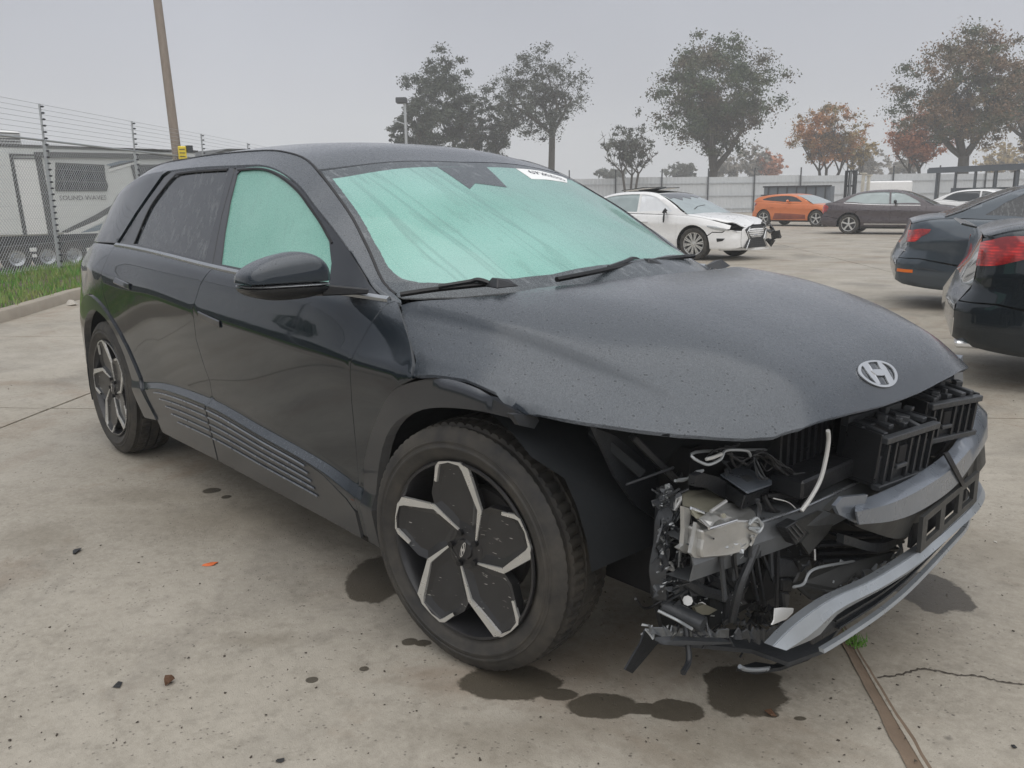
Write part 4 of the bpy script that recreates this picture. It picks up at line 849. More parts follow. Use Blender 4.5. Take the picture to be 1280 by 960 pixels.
# inner wing, seen between the tyre and the wreckage
plate('inner_wing', [at(740, 533, x=.30), at(860, 548, x=.52), at(1000, 548, x=.66), at(900, 590, x=.50), at(845, 640, x=.44), at(845, 770, x=.45), at(800, 700, x=.36), at(760, 640, x=.30)], 'liner_felt', CAR, .02)
def rail_(a, b, w, m='liner_felt', n='apron_rail'): return MB().bar(a, b, w, w * .5).obj(n, m, CAR, bevel=.003)
rail_(at(742, 540, x=.40), at(800, 590, x=.46), .05); rail_(at(790, 545, x=.46), at(845, 600, x=.52), .035, 'black_plastic'); rail_(at(782, 606, x=.45), at(843, 584, x=.54), .012, 'worn_plastic'); rail_(at(845, 600, x=.50), at(880, 545, x=.50), .02, 'black_plastic')
plate('apron_panel', [at(*cg(*p) if False else p, x=.44) for p in ((742, 534), (770, 545), (818, 585), (828, 620), (822, 650), (795, 632), (770, 596))], 'soft_plastic', CAR, .012)
plate('apron_panel', [at(*p, x=.50) for p in ((826, 610), (846, 622), (850, 690), (846, 745), (862, 768), (830, 790), (818, 740), (822, 680))], 'soft_plastic', CAR, .015)
# hardware lower down
tube('crash_tube', [at(*cc(270, 430), x=.56), at(*cc(400, 490), x=.60), at(*cc(560, 570), x=.66)], .021, 'worn_plastic', n=12); tube('tube_seam', [at(*cc(240, 470), x=.57), at(*cc(380, 540), x=.61), at(*cc(480, 600), x=.66)], .004, 'galvanised')
for p in (cc(450, 400), cc(550, 445)): MB().tube([at(*p, x=.56), at(*p, x=.60)], .013, 8).obj('bolt', 'bright_metal', CAR, smooth=30)
plate('tow_plate', [at(*cc(*p), x=.62) for p in ((500, 450), (570, 425), (660, 465), (600, 500), (520, 500))], 'worn_metal', CAR, .01)
for P_, r_, m_ in (((cc(390, 220), cc(520, 310), cc(640, 350), cc(800, 400)), .016, 'worn_plastic'), ((cb(820, 930), cb(800, 1000), cb(770, 1130), cb(690, 1250)), .012, 'worn_plastic'), ((ce(205, 60), ce(200, 210), ce(240, 290), ce(310, 300)), .0035, 'galvanised'),
                   ((cc(600, 250), cc(690, 300), cc(720, 420), cc(700, 560)), .014, 'soft_plastic'), ((ce(60, 90), ce(90, 260), ce(150, 330), ce(120, 430)), .010, 'worn_plastic'), ((ce(0, 150), ce(60, 260), ce(110, 300)), .008, 'soft_plastic')):
    tube('hose', [at(*p, x=.60) for p in P_], r_, m_)
for P_, m_ in ((((430, 100), (520, 110), (560, 180), (540, 240), (420, 240)), 'worn_plastic'), (((440, 245), (515, 245), (512, 345), (440, 340)), 'soft_plastic'), (((445, 345), (500, 345), (490, 450), (460, 455)), 'worn_plastic'), (((560, 120), (640, 90), (660, 180), (600, 250), (520, 290), (560, 200)), 'fascia_dark')):
    plate('hose_joint', [at(*ce(*p), x=.68) for p in P_], m_, CAR, .03, bevel=.005)
plate('reflector_chip', [at(*ce(*p), x=.76) for p in ((392, 458), (440, 452), (520, 455), (515, 485), (470, 530), (368, 572), (385, 540))], 'paper_white', CAR, .004)
plate('duct_panel', [at(*c7(*p), x=q) for p, q in zip(((130, 702), (155, 690), (190, 655), (290, 632), (430, 600), (400, 640), (335, 690), (285, 715), (250, 728), (180, 745)), (.70, .70, .71, .74, .80, .80, .79, .77, .76, .72))], 'fascia_dark', CAR, .01)
tube('duct_rim', [at(*c7(*p), x=.745) for p in ((125, 705), (155, 695), (185, 652), (290, 630), (360, 615))], .004, 'galvanised')
for k, (a, b) in enumerate((((190, 600), (440, 590)), ((190, 575), (445, 565)), ((240, 545), (440, 548)), ((200, 622), (420, 612)))):
    MB().bar(at(*c7(*a), x=.70), at(*c7(*b), x=.78), .03, .008).obj('intake_slat', 'soft_plastic' if k % 2 else 'black_plastic', CAR)
plate('intake_backing', [at(*c7(*p), x=.66) for p in ((60, 560), (200, 500), (320, 520), (440, 540), (430, 600), (180, 660), (100, 720), (20, 760))], 'deep_black', CAR, .01)
plate('hanging_bracket', [at(*cg(*p), x=.74) for p in ((690, 680), (860, 590), (1010, 620), (930, 760), (830, 870), (790, 920), (730, 830), (790, 760))], 'fascia_dark', CAR, .008)
g = plate('connector', [at(*cg(*p), x=.76) for p in ((610, 720), (700, 665), (780, 760), (690, 850))], 'black_plastic', CAR, .03, bevel=.002)
for k in range(3):
    a, b = (635 + k * 26, 728 - k * 16), (700 + k * 26, 810 - k * 20); MB().bar(at(*cg(*a), x=.763), at(*cg(*b), x=.763), .003).obj('contact', 'worn_plastic', g)
# wiring
def wires(P_, x0, x1, n, r, m, spread=.012, name='wire'):
    for k in range(n):
        q = []
        for i, p in enumerate(P_):
            xx = x0 + (x1 - x0) * i / (len(P_) - 1); v = at(*p, x=xx); s_ = spread * (0.35 if i in (0, len(P_) - 1) else 1); q.append(v + Vector((random.uniform(-s_, s_), random.uniform(-s_, s_), random.uniform(-s_, s_))))
        tube(name, q, r * random.uniform(.8, 1.2), m)
wires([cg(560, 120), cg(610, 195), cg(680, 180), cg(780, 135)][0:1] + [cb(380, 20), cb(425, 90), cb(520, 60), cb(620, 15), cb(720, 35), cb(820, 60)], .60, .66, 1, .0035, 'galvanised')
wires([cb(430, 92), cb(500, 70), cb(590, 30), cb(640, 80), cb(730, 120), cb(820, 80), cb(900, 55)], .62, .66, 4, .0028, 'wire_black')
wires([cb(430, 92), cb(500, 70), cb(560, 50)], .63, .64, 2, .004, 'wire_white', .004)
wires([cb(820, 60), cb(900, 52), cb(980, 80), cb(1040, 150), cb(1120, 190), cb(1200, 240)], .66, .70, 6, .0028, 'wire_black', .010)
wires([cb(840, 60), cb(850, 160), cb(900, 220), cb(960, 260)], .66, .68, 3, .003, 'worn_plastic')
wires([cb(880, 120), cb(940, 180), cb(990, 100), cb(930, 60)], .67, .68, 2, .002, 'wire_black')
wires([cg(660, 310), cg(740, 330), cg(770, 400), cg(760, 480), cg(720, 590)], .70, .73, 8, .0032, 'wire_black', .009)
wires([cg(450, 470), cg(500, 570), cg(600, 620), cg(700, 600), cg(740, 540), cg(730, 420)], .68, .72, 3, .006, 'wire_black', .008)
wires([cg(470, 470), cg(600, 490), cg(710, 490), cg(760, 440)], .68, .72, 2, .005, 'wire_black', .006)
wires([cg(520, 500), cg(640, 520), cg(690, 575)], .70, .72, 1, .002, 'wire_white', .004)
wires([cg(930, -10), cg(935, 60), cg(915, 200), cg(870, 360), cg(800, 500), cg(730, 590)], .79, .76, 1, .0055, 'wire_white', .001)
wires([cg(830, 880), cg(832, 960)], .74, .74, 1, .003, 'wire_white', .001)
wires([cg(400, 510), cg(420, 600), cg(400, 700), cg(350, 780), cg(350, 940)], .72, .72, 4, .004, 'worn_plastic', .008)
wires([cg(340, 690), cg(380, 650), cg(430, 690), cg(400, 740), cg(345, 720)], .73, .73, 2, .0035, 'galvanised', .005)
wires([cg(355, 780), cg(365, 800), cg(350, 850)], .73, .73, 2, .003, 'bright_metal', .005)
tube('vertical_strut', [at(945, 680, x=.71), at(938, 700, x=.71), at(924, 735, x=.70), at(915, 775, x=.66)], .011, 'worn_plastic')
# torn edge on the near side: twisted metal and clips
wires([cb(160, 280), cb(230, 270), cb(300, 240), cb(340, 215), cb(400, 195)], .58, .60, 2, .004, 'galvanised', .006)
wires([cb(100, 320), cb(130, 430), cb(160, 540), cb(165, 640), cb(150, 760)], .58, .60, 3, .0035, 'galvanised', .010)
wires([cb(210, 400), cb(190, 460), cb(160, 540)], .60, .60, 2, .004, 'bright_metal', .006)
wires([cb(30, 740), cb(60, 800), cb(120, 800), cb(160, 760)], .58, .58, 2, .004, 'galvanised', .008)
wires([cc(260, 100), cc(270, 160), cc(320, 150), cc(360, 190)], .58, .60, 3, .004, 'bright_metal', .008)
wires([cc(150, 600), cc(190, 620), cc(210, 670)], .52, .54, 2, .003, 'galvanised', .006)
wires([cc(240, 600), cc(290, 640), cc(330, 660)], .55, .57, 2, .0025, 'galvanised', .004)
ribbon('torn_pillar', [[at(*p, x=.57) for p in (cb(90, 420), cb(60, 520), cb(20, 640), cb(10, 800), cc(200, 200), cc(240, 400))], [at(*p, x=.60) for p in (cb(170, 420), cb(150, 560), cb(110, 700), cb(120, 900), cc(300, 200), cc(300, 400))]], 'worn_plastic', n=20, th=.01)
for k in range(26):
    u, v = random.uniform(838, 985), random.uniform(690, 785); x_ = random.uniform(.50, .62); a = at(u, v, x=x_); b = a + Vector((random.uniform(-.04, .06), random.uniform(-.16, .16), random.uniform(-.10, .06))); tube('harness', [a, (a + b) / 2 + Vector((random.uniform(-.03, .03), random.uniform(-.03, .03), -random.uniform(.0, .05))), b], random.uniform(.003, .008), random.choice(('wire_black', 'soft_plastic', 'worn_plastic')))
for k in range(14):
    u, v = random.uniform(845, 1000), random.uniform(700, 780); c = at(u, v, x=random.uniform(.48, .58)); MB().box(tuple(c), (.03, random.uniform(.03, .09), random.uniform(.02, .07)), Matrix.Rotation(random.uniform(-.5, .5), 3, 'X') @ Matrix.Rotation(random.uniform(-.6, .6), 3, 'Z')).obj('fitting', random.choice(('soft_plastic', 'black_plastic', 'worn_plastic')), CAR, bevel=.003)
# countless scraps of clip, foam and broken plastic
mb = MB(); rs = random.Random(5)
for (u0, u1, v0, v1, x_, n) in ((822, 850, 610, 760, .60, 46), (850, 900, 690, 780, .56, 36), (840, 965, 775, 800, .62, 44), (900, 985, 700, 780, .60, 46), (900, 1040, 560, 600, .60, 26), (985, 1070, 680, 745, .70, 20), (1080, 1215, 520, 610, .76, 26), (1000, 1120, 600, 660, .68, 20)):
    for k in range(int(n * 1.7)):
        c = at(rs.uniform(u0, u1), rs.uniform(v0, v1), x=x_ + rs.uniform(-.04, .02)); s_ = rs.uniform(.003, .013)
        mb.hull([c + Vector((rs.uniform(-s_, s_), rs.uniform(-s_ * 1.6, s_ * 1.6), rs.uniform(-s_, s_))) for _ in range(6)])
        if k % 3 == 0: mb.bar(c, c + Vector((rs.uniform(-.02, .03), rs.uniform(-.05, .05), rs.uniform(-.05, .04))), .004)
o_ = mb.obj('broken_scraps', 'worn_plastic', CAR); o_['kind'] = 'stuff'
mb = MB()
for (u0, u1, v0, v1, x_, n) in ((822, 850, 620, 740, .605, 26), (858, 890, 740, 790, .60, 12), (800, 960, 780, 796, .60, 22), (900, 960, 690, 770, .62, 10), (900, 935, 660, 700, .735, 10), (1040, 1060, 690, 740, .74, 8)):
    for k in range(n):
        c = at(rs.uniform(u0, u1), rs.uniform(v0, v1), x=x_ + rs.uniform(-.01, .02)); s_ = rs.uniform(.002, .006)
        mb.hull([c + Vector((rs.uniform(-s_, s_), rs.uniform(-s_ * 2, s_ * 2), rs.uniform(-s_, s_))) for _ in range(5)])
o_ = mb.obj('metal_scraps', 'galvanised', CAR); o_['kind'] = 'stuff'
plate('arch_trim_break', [at(*p, x=.27) for p in ((640, 518), (668, 517), (674, 526), (668, 536), (650, 532))], 'worn_plastic', CAR, .02)
def ragged(name, P_, m, w=.012, amp=.008, step=.012, th=.004, seed=1):
    rr = random.Random(seed); Q = spline([tuple(p) for p in P_], 10); V = []; Lz = np.r_[0, np.cumsum([np.linalg.norm(b - a) for a, b in zip(Q[:-1], Q[1:])])]; n = max(6, int(Lz[-1] / step)); Q = np.array(Q)
    for k in range(n + 1):
        s_ = Lz[-1] * k / n; p = Vector([np.interp(s_, Lz, Q[:, c]) for c in range(3)]); V += [p + Vector((rr.uniform(-amp, amp), 0, w + rr.uniform(-amp, amp))), p + Vector((rr.uniform(-amp, amp), rr.uniform(-amp, amp), -w * .5 - rr.uniform(0, amp * 2)))]
    V += [v + Vector((-th, 0, .001)) for v in V]; o = 2 * (n + 1); F_ = []
    for k in range(n): a = 2 * k; F_ += [(a, a + 1, a + 3, a + 2), (a + o, a + 2 + o, a + 3 + o, a + 1 + o), (a, a + 2, a + 2 + o, a + o), (a + 1, a + 1 + o, a + 3 + o, a + 3)]
    return MB().add(V, F_).obj(name, m, CAR)
ragged('torn_edge', [at(*cc(*p), x=q) for p, q in (((190, 600), .54), ((300, 615), .57), ((420, 640), .60), ((520, 630), .62), ((640, 650), .65), ((760, 640), .68))], 'beam_metal', .010, .009, seed=3)
ragged('torn_edge', [at(*ce(*p), x=.72) for p in ((120, 650), (220, 640), (320, 645), (400, 615), (480, 560))], 'worn_plastic', .012, .010, seed=4)
ragged('torn_edge', [at(*ce(*p), x=.765) for p in ((480, 640), (560, 560), (640, 490), (720, 420), (830, 350), (960, 230))], 'fascia_dark', .008, .006, seed=5)
ragged('torn_edge', [at(*c7(*p), x=.80) for p in ((250, 735), (300, 700), (350, 668), (420, 620), (450, 575))], 'beam_metal', .006, .010, seed=6)
ragged('torn_edge', [at(*cb(*p), x=.60) for p in ((60, 640), (70, 760), (50, 880), (90, 960))], 'worn_plastic', .014, .012, seed=7)
ragged('torn_edge', [at(*p, x=.70) for p in ((985, 600), (1010, 606), (1040, 600), (1065, 588))], 'worn_plastic', .010, .006, seed=8)
# darker structure behind the lower opening and along the inside of the skin
ribbon('inner_skin', [[p + Vector((-.10, 0, -.01)) for p in bot[2:8]], [p + Vector((-.10, 0, .04)) for p in lb[4:9]]], 'deep_black', n=24, th=.01)
ribbon('inner_bar', [[p + Vector((-.05, 0, -.03)) for p in low[:6]], [p + Vector((-.05, 0, -.055)) for p in low[:6]]], 'soft_plastic', n=24, th=.02)
for k in range(9):
    a = at(random.uniform(846, 870), random.uniform(600, 760), x=.585); b = a + Vector((random.uniform(-.02, .03), random.uniform(-.05, .07), random.uniform(-.16, -.05))); MB().bar(a, b, random.uniform(.006, .014), .004).obj('bent_bracket', random.choice(('beam_metal', 'worn_plastic', 'galvanised')), CAR)
for k in range(10):
    a = at(random.uniform(900, 980), random.uniform(645, 700), x=.70); b = a + Vector((.01, random.uniform(-.03, .06), random.uniform(-.20, -.06))); MB().bar(a, b, random.uniform(.006, .016), .006).obj('bent_bracket', random.choice(('soft_plastic', 'worn_plastic', 'black_plastic')), CAR)
for k in range(5):
    c = at(972 + k * 13, 622 + (k % 2) * 8, x=.67); MB().box(tuple(c), (.03, .035, .022), Rm(k)).obj('connector', 'black_plastic', CAR, bevel=.002)
# far corner piece of the bonnet slot
plate('bonnet_slot_trim', [at(*ch(*p), x=.72) for p in ((862, 165), (925, 80), (925, 270), (905, 290), (862, 265))], 'fascia_grey', CAR, .03)

# ================================================================ the other cars
def build_lofts(S):
    xs = S['xs']; ip = lambda k, x: float(np.interp(x, *zip(*S[k]))); cr = S.get('crown', .05)
    rows = []
    for x in xs:
        w = ip('plan', x); zb = ip('belt', x); zs = min(ip('shoulder', x), zb - .02); b = ip('bottom', x); c = cr * min(1, w / .7)
        rows.append([(.90 * w, b), (.955 * w, b + .05), (.99 * w, .42), (.985 * w, .62), (w, zs), (.93 * w, zb), (.62 * w, zb + c * .7), (.32 * w, zb + c * .93), (0, zb + c)])
    lo = Loft(xs, rows, crease=(1, 2, 4)); gx = [x for x in S['gx']]; g = []
    for x in gx:
        w = ip('plan', x); zb = ip('belt', x); h = max(ip('roof', x) - zb, .015); y1 = .93 * w - .40 * .86 * h
        g.append([(.93 * w - .004, zb - .004), (y1, zb + .86 * h), (y1 - .09 * min(1, h / .3), zb + .95 * h), ((y1 - .09) * .55, zb + .987 * h), (0, zb + h)])
    lo.tuck = S.get('tuck', .10); return lo, Loft(gx, g, crease=(1, 2))
def arc(cx, r, a0, a1, n=14, cz=.34): return [(cx + r * math.cos(math.radians(a)), cz + r * math.sin(math.radians(a))) for a in np.linspace(a0, a1, n)]
TYRES = {}
def plain_tyre(r, w):
    k = (r, w)
    if k not in TYRES:
        h = w / 2; me = bpy.data.meshes.new('tyre'); m_ = MB().lathe([(r * .66, -h * .75), (r * .70, -h * .92), (r * .84, -h), (r * .95, -h * .93), (r * .99, -h * .75), (r, -h * .4), (r, h * .4), (r * .99, h * .75), (r * .9, h), (r * .66, h * .75)], 48)
        me = mesh('tyre', m_.V, m_.F); me.materials.append(M['tyre']); TYRES[k] = me
    return TYRES[k]
def plain_wheel(par, x, sd, r, m, spokes=10, two=True, w=.215, track=.80, steer=0, dark='rim_dark'):
    root = bpy.data.objects.new('wheel', None); COL.objects.link(root); root.parent = par; root.location = (x, track * sd, r); root.rotation_euler = (0, 0, (0 if sd < 0 else PI) + steer); root.empty_display_size = .1
    link('tyre', plain_tyre(r, w), None, root); R1 = r * .68
    MB().lathe([(R1 * 1.0, -w * .40), (R1 * 1.02, -w * .46), (R1 * .97, -w * .45), (R1 * .93, -w * .25), (R1 * .9, w * .3)], 40).obj('rim', m, root, smooth=35)
    MB().lathe([(.001, -w * .05), (R1 * .93, -w * .05), (R1 * .93, .0), (.001, 0)], 24).obj('brake', dark, root)
    for k in range(spokes):
        a = 2 * PI * k / spokes + (.12 if two and k % 2 else -.12 if two else 0) * (10 / spokes) + .3; c, s_ = math.cos(a), math.sin(a); n = (-s_, c); w0, w1 = (.010, .014) if spokes > 7 else (.022, .030)
        V = [(c * .035 + n[0] * w0, -w * .42, s_ * .035 + n[1] * w0), (c * .035 - n[0] * w0, -w * .42, s_ * .035 - n[1] * w0), (c * R1 - n[0] * w1, -w * .43, s_ * R1 - n[1] * w1), (c * R1 + n[0] * w1, -w * .43, s_ * R1 + n[1] * w1)]
        V += [(a_, y + .03, b_) for a_, y, b_ in V]; MB().add(V, [(0, 1, 2, 3), (7, 6, 5, 4), (0, 4, 5, 1), (1, 5, 6, 2), (2, 6, 7, 3), (3, 7, 4, 0)]).obj('spoke', m, root)
    MB().lathe([(.001, -w * .47), (.045, -w * .45), (.055, -w * .38), (.001, -w * .3)], 20).obj('hub_cap', m, root, smooth=30)
    return root
def make_car(S, name, label, cat, paint, pos, psi, ref=(0, -1), group=None):
    """pos: where the reference wheel (axle x, side) stands on the ground"""
    LO, GG = build_lofts(S); r = S.get('r', .335); tr = S.get('track', .80); rx, rs = ref
    c, s_ = math.cos(psi), math.sin(psi); lx, ly = rx, rs * tr
    root = thing(name, label, cat, (pos[0] - (c * lx - s_ * ly), pos[1] - (s_ * lx + c * ly), 0), psi, group)
    xf, xr = S['xf'], S['xr']; wb = S['wb']; tb = 5.0; glass = S.get('glass', 'dark_glass'); bp = S.get('bumper_paint', paint); st = (.08, .25)
    X = lambda pts: xz(LO, pts, 5); ra = r + .055; sm = S['seam']; low = .24
    beltpts = lambda a, b, n=5: [(x, 5.0) for x in np.linspace(a, b, n)]
    A, B, C_ = S['cuts']
    for sd in (-1, 1):
        P_ = {}
        P_['front_fender'] = panel('front_fender', LO, beltpts(A, xf - .16) + X([(xf - .16, sm + .06), (xf - .3, sm), (.46, sm)]) + X([p for p in arc(0, ra, 28, 180) if p[1] < 9] + [(-ra, low), (A, low)]), paint, root, sd, st, flange=.01, gap=.004)
        P_['front_bumper'] = panel('front_bumper', LO, X([(xf - .29, sm - .01), (.46, sm - .01)] + arc(0, ra, 26, 0, 5) + [(ra, low), (xf - .22, low)]) + [(xf - .02, .6), (xf - .02, 4.2)], bp, root, sd, st, flange=.01, gap=.003)
        P_['front_door'] = panel('front_door', LO, beltpts(B, A) + X([(A, low), (B, low)]), paint, root, sd, st, flange=.01, gap=.004)
        rd = [p for p in arc(-wb, ra, 0, 75, 8) if p[0] > C_] ; rdx = max(C_, -wb + ra * .3)
        P_['rear_door'] = panel('rear_door', LO, beltpts(C_, B) + X([(B, low), (-wb + ra, low)] + arc(-wb, ra, 0, 62, 7) + [(C_, .86)]), paint, root, sd, st, flange=.01, gap=.004)
        P_['quarter_panel'] = panel('quarter_panel', LO, beltpts(xr + .024, C_) + X([(C_, .86)] + arc(-wb, ra, 64, 152, 9) + [(xr + .25, sm), (xr + .024, sm)]), paint, root, sd, st, flange=.01, gap=.004)
        P_['rear_bumper'] = panel('rear_bumper', LO, X([(xr + .02, sm - .002), (xr + .25, sm - .002)] + arc(-wb, ra, 154, 180, 5) + [(-wb - ra, low), (xr + .1, low + .04), (xr + .02, .34)]), bp, root, sd, st, flange=.01, gap=.003)
        panel('sill', LO, [(A + .15, 1.05), (-wb + ra + .02, 1.05), (-wb + ra + .02, 0), (A + .15, 0)], 'black_plastic', root, sd, st, flange=0, off=.003)
        # glasshouse
        g0, g1 = S['dlo'][0][0][0], S['dlo'][-1][2][0]
        gx0, gx1 = GG.xs[0], GG.xs[-1]; hl = []
        for q in S['dlo']: hl.append([(x, tz(GG, x, z, 0, 1)) for x, z in q])
        rail = [(gx0 + .02, .02)] + [(x, .02) for x in np.linspace(gx0 + .3, gx1 - .3, 5)] + [(gx1 - .02, .02), (gx1 - .05, .6)]
        pw, pr = S['screen']; rail += [(pw, 1.9)] + [(x, 2.0) for x in np.linspace(pw - .25, pr + .25, 5)] + [(pr, 1.9), (gx0 + .06, .6)]
        panel('side_frame', GG, rail, paint, root, sd, (.07, .25), holes=hl, flange=.012, gap=.003)
        for i, h in enumerate(hl): panel('side_window', GG, h, S.get('sideglass', glass) if not isinstance(S.get('sideglass'), list) else S['sideglass'][i], root, sd, (.1, .25), gap=-.012, flange=0, off=-.008)
        if S.get('chrome'): strip('window_moulding', LO, [(x, 5.0) for x in np.linspace(S['dlo'][0][0][0] - .02 if S['dlo'][0][0][0] < S['dlo'][-1][0][0] else S['dlo'][-1][0][0], max(p[0] for q in S['dlo'] for p in q), 5)], 'chrome', root, sd, .022, .010, .0, 3)
        for hx, pnm in ((B + .12, 'front_door'), (C_ + .14, 'rear_door')): strip('door_handle', LO, [(hx, 4.05), (hx + .1, 4.07), (hx + .2, 4.05)], paint, P_[pnm], sd, .03, .022, .002, 3)
        # mirror
        if not (S.get('mirror_off') and sd < 0):
            m_ = MB(); c0 = onsurf(GG, pw - S.get('mirx', .28), .12, .11, sd)[0]; V = []
            for j in range(7):
                for i in range(12):
                    a = 2 * PI * i / 12; f = math.sin(PI * (j + .5) / 7); V.append(c0 + Vector((.055 * f * math.cos(a), (j - 3) * .032 * sd, .062 * f * math.sin(a) + .03)))
            m_.add(V, [(j * 12 + i, j * 12 + (i + 1) % 12, (j + 1) * 12 + (i + 1) % 12, (j + 1) * 12 + i) for j in range(6) for i in range(12)] + [tuple(range(12)), tuple(72 + i for i in range(12))]); m_.bar(c0, c0 + Vector((0, -.13 * sd, -.02)), .04, .02); m_.obj('door_mirror', S.get('mirror_m', paint), root, smooth=50)
        for nm, pts, m2 in S.get('side_parts', []):
            panel(nm, LO, X(pts) if nm != 'x' else pts, m2, root, sd, (.04, .25), flange=.010, off=.006, gap=0)
        plain_wheel(root, 0, sd, r, S.get('rim', 'machined'), S.get('spokes', 10), S.get('two', True), track=tr - .03, steer=S.get('steer', 0))
        plain_wheel(root, -wb, sd, r, S.get('rim', 'machined'), S.get('spokes', 10), S.get('two', True), track=tr - .03)
        for cx in (0, -wb):
            mb = MB(); V = []; n = 12
            for k in range(n + 1):
                a = -.1 + (PI + .2) * k / n
                for yy in (tr + .06, .50): V.append((cx + (ra - .004) * math.cos(a), sd * yy, r + (ra - .004) * math.sin(a)))
            mb.add(V, [(2 * k, 2 * k + 1, 2 * k + 3, 2 * k + 2) for k in range(n)] + [tuple(2 * k + 1 for k in range(n + 1))]); mb.obj('wheel_well', 'deep_black', root)
    T = LO.T; pw, pr = S['screen']; wbx = S['gx'][-1]; rbx = S['gx'][0]
    hd = [(wbx - .10, T), (wbx - .10, T - 1.5), (wbx - .14, 5.02)] + [(x, 5.02) for x in np.linspace(wbx, xf - .20, 5)] + [(xf - .06, 5.6), (xf - .035, 6.6), (xf - .03, T)]
    panel('bonnet', LO, hd + mirt(hd, T)[::-1][1:-1], paint, root, -1, st, flange=.02, gap=.005, warp=S.get('hoodwarp'))
    tk = [(rbx + .10, T), (rbx + .10, 5.02)] + [(x, 5.02) for x in np.linspace(rbx - .05, xr + .05, 4)] + [(xr + .024, 5.1), (xr + .022, 5.6), (xr + .015, T)]
    panel('boot_lid', LO, tk + mirt(tk, T)[::-1][1:-1], paint, root, -1, st, flange=.02, gap=.005)
    rf = [(pw - .02, 4), (pw - .05, 2.0)] + [(x, 2.0) for x in np.linspace(pw - .3, pr + .25, 4)] + [(pr + .05, 2.0), (pr + .02, 4)]
    panel('roof', GG, rf + mirt(rf, 4)[::-1][1:-1], paint, root, -1, (.1, .25), flange=.01, gap=.004)
    wsx = [(pw, 4), (pw - .03, 2.05), (pw + .15, 1.97), ((pw + wbx) / 2, 1.97), (wbx - .04, 1.9), (wbx - .03, 4)]
    panel('windscreen', GG, wsx + mirt(wsx, 4)[::-1][1:-1], S.get('wsglass', 'mid_glass'), root, -1, (.1, .25), flange=.01, gap=.004)
    rsx = [(pr, 4), (pr + .03, 2.05), (pr - .15, 1.97), ((pr + rbx) / 2, 1.97), (rbx + .04, 1.9), (rbx + .03, 4)]
    panel('rear_window', GG, rsx + mirt(rsx, 4)[::-1][1:-1], glass, root, -1, (.1, .25), flange=.01, gap=.004)
    for xe, nm in ((xf - .02, 'front_face'), (xr + .02, 'rear_face')):
        ts = np.linspace(.4, 2 * T - .4, 40); V = LO.at(np.full(40, xe), ts); bul = .05 if xe > 0 else -.05
        V2 = V * [1, .55, .55] + [bul, 0, .28]; cc_ = V.mean(0) + [bul * 1.2, 0, 0]
        n = 40; F_ = [(i, (i + 1) % n, (i + 1) % n + n, i + n) for i in range(n)] + [(i + n, (i + 1) % n + n, 2 * n) for i in range(n)]
        mb = MB().add([tuple(v) for v in V] + [tuple(v) for v in V2] + [tuple(cc_)], F_); mb.obj(nm, bp, root, smooth=50)
    mb = MB(); mb.box((-wb / 2, 0, .45), (wb + .9, 1.30, .42)); mb.box((-wb / 2, 0, .24), (wb - .8, 1.5, .10)); mb.obj('underbody', 'deep_black', root)
    for sy in (-.36, .36):
        for xx in (-1.35, -2.15):
            mb = MB(); mb.box((xx, sy, .80), (.14, .46, .55)); mb.box((xx - .05, sy, 1.13), (.09, .24, .14)); mb.obj('seat', 'seat_cloth', root, bevel=.03)
    return root, LO, GG
SEDAN = dict(wb=2.80, xf=.96, xr=-3.86, cuts=(-.42, -1.50, -2.45), seam=.60, screen=(-1.08, -2.62),
    xs=[-3.86, -3.80, -3.66, -3.4, -3.0, -2.5, -1.8, -1.0, -.4, 0, .35, .60, .80, .90, .96],
    gx=[-3.42, -3.2, -2.95, -2.7, -2.4, -2.0, -1.6, -1.3, -1.08, -.85, -.6, -.4, -.25, -.15],
    plan=[(-3.86, .60), (-3.80, .72), (-3.66, .82), (-3.4, .885), (-3.0, .91), (-2.0, .92), (-.4, .92), (.0, .915), (.35, .89), (.60, .83), (.80, .72), (.90, .60), (.96, .46)],
    belt=[(-3.86, .98), (-3.6, 1.04), (-3.2, 1.055), (-2.4, 1.0), (-1.6, .965), (-.6, .95), (-.15, .935), (.3, .87), (.7, .77), (.85, .71), (.96, .64)],
    shoulder=[(-3.86, .80), (-3.2, .84), (-2, .80), (-.6, .78), (.3, .74), (.8, .66), (.96, .58)], bottom=[(-3.86, .32), (-3.5, .24), (-2.8, .2), (0, .2), (.8, .22), (.96, .26)],
    roof=[(-3.42, 1.06), (-3.2, 1.15), (-2.95, 1.27), (-2.7, 1.37), (-2.4, 1.44), (-2.0, 1.475), (-1.6, 1.475), (-1.3, 1.45), (-1.08, 1.405), (-.85, 1.32), (-.6, 1.20), (-.4, 1.09), (-.25, 1.01), (-.15, .95)],
    dlo=[[(-2.98, 1.09), (-2.80, 1.21), (-2.62, 1.30), (-2.45, 1.345), (-2.0, 1.385), (-1.60, 1.39), (-1.56, 1.02), (-2.3, 1.03)], [(-1.50, 1.02), (-1.53, 1.38), (-1.3, 1.36), (-1.12, 1.315), (-.92, 1.22), (-.72, 1.11), (-.60, 1.02)]])
def spec(**k): d = dict(SEDAN); d.update(k); return d
def Rz(p): return Matrix.Rotation(p, 3, 'Z')
TAIL = [('tail_lamp', [(-3.82, .99), (-3.62, 1.00), (-3.36, .965), (-3.44, .90), (-3.62, .845), (-3.83, .83)], 'red_lens')]

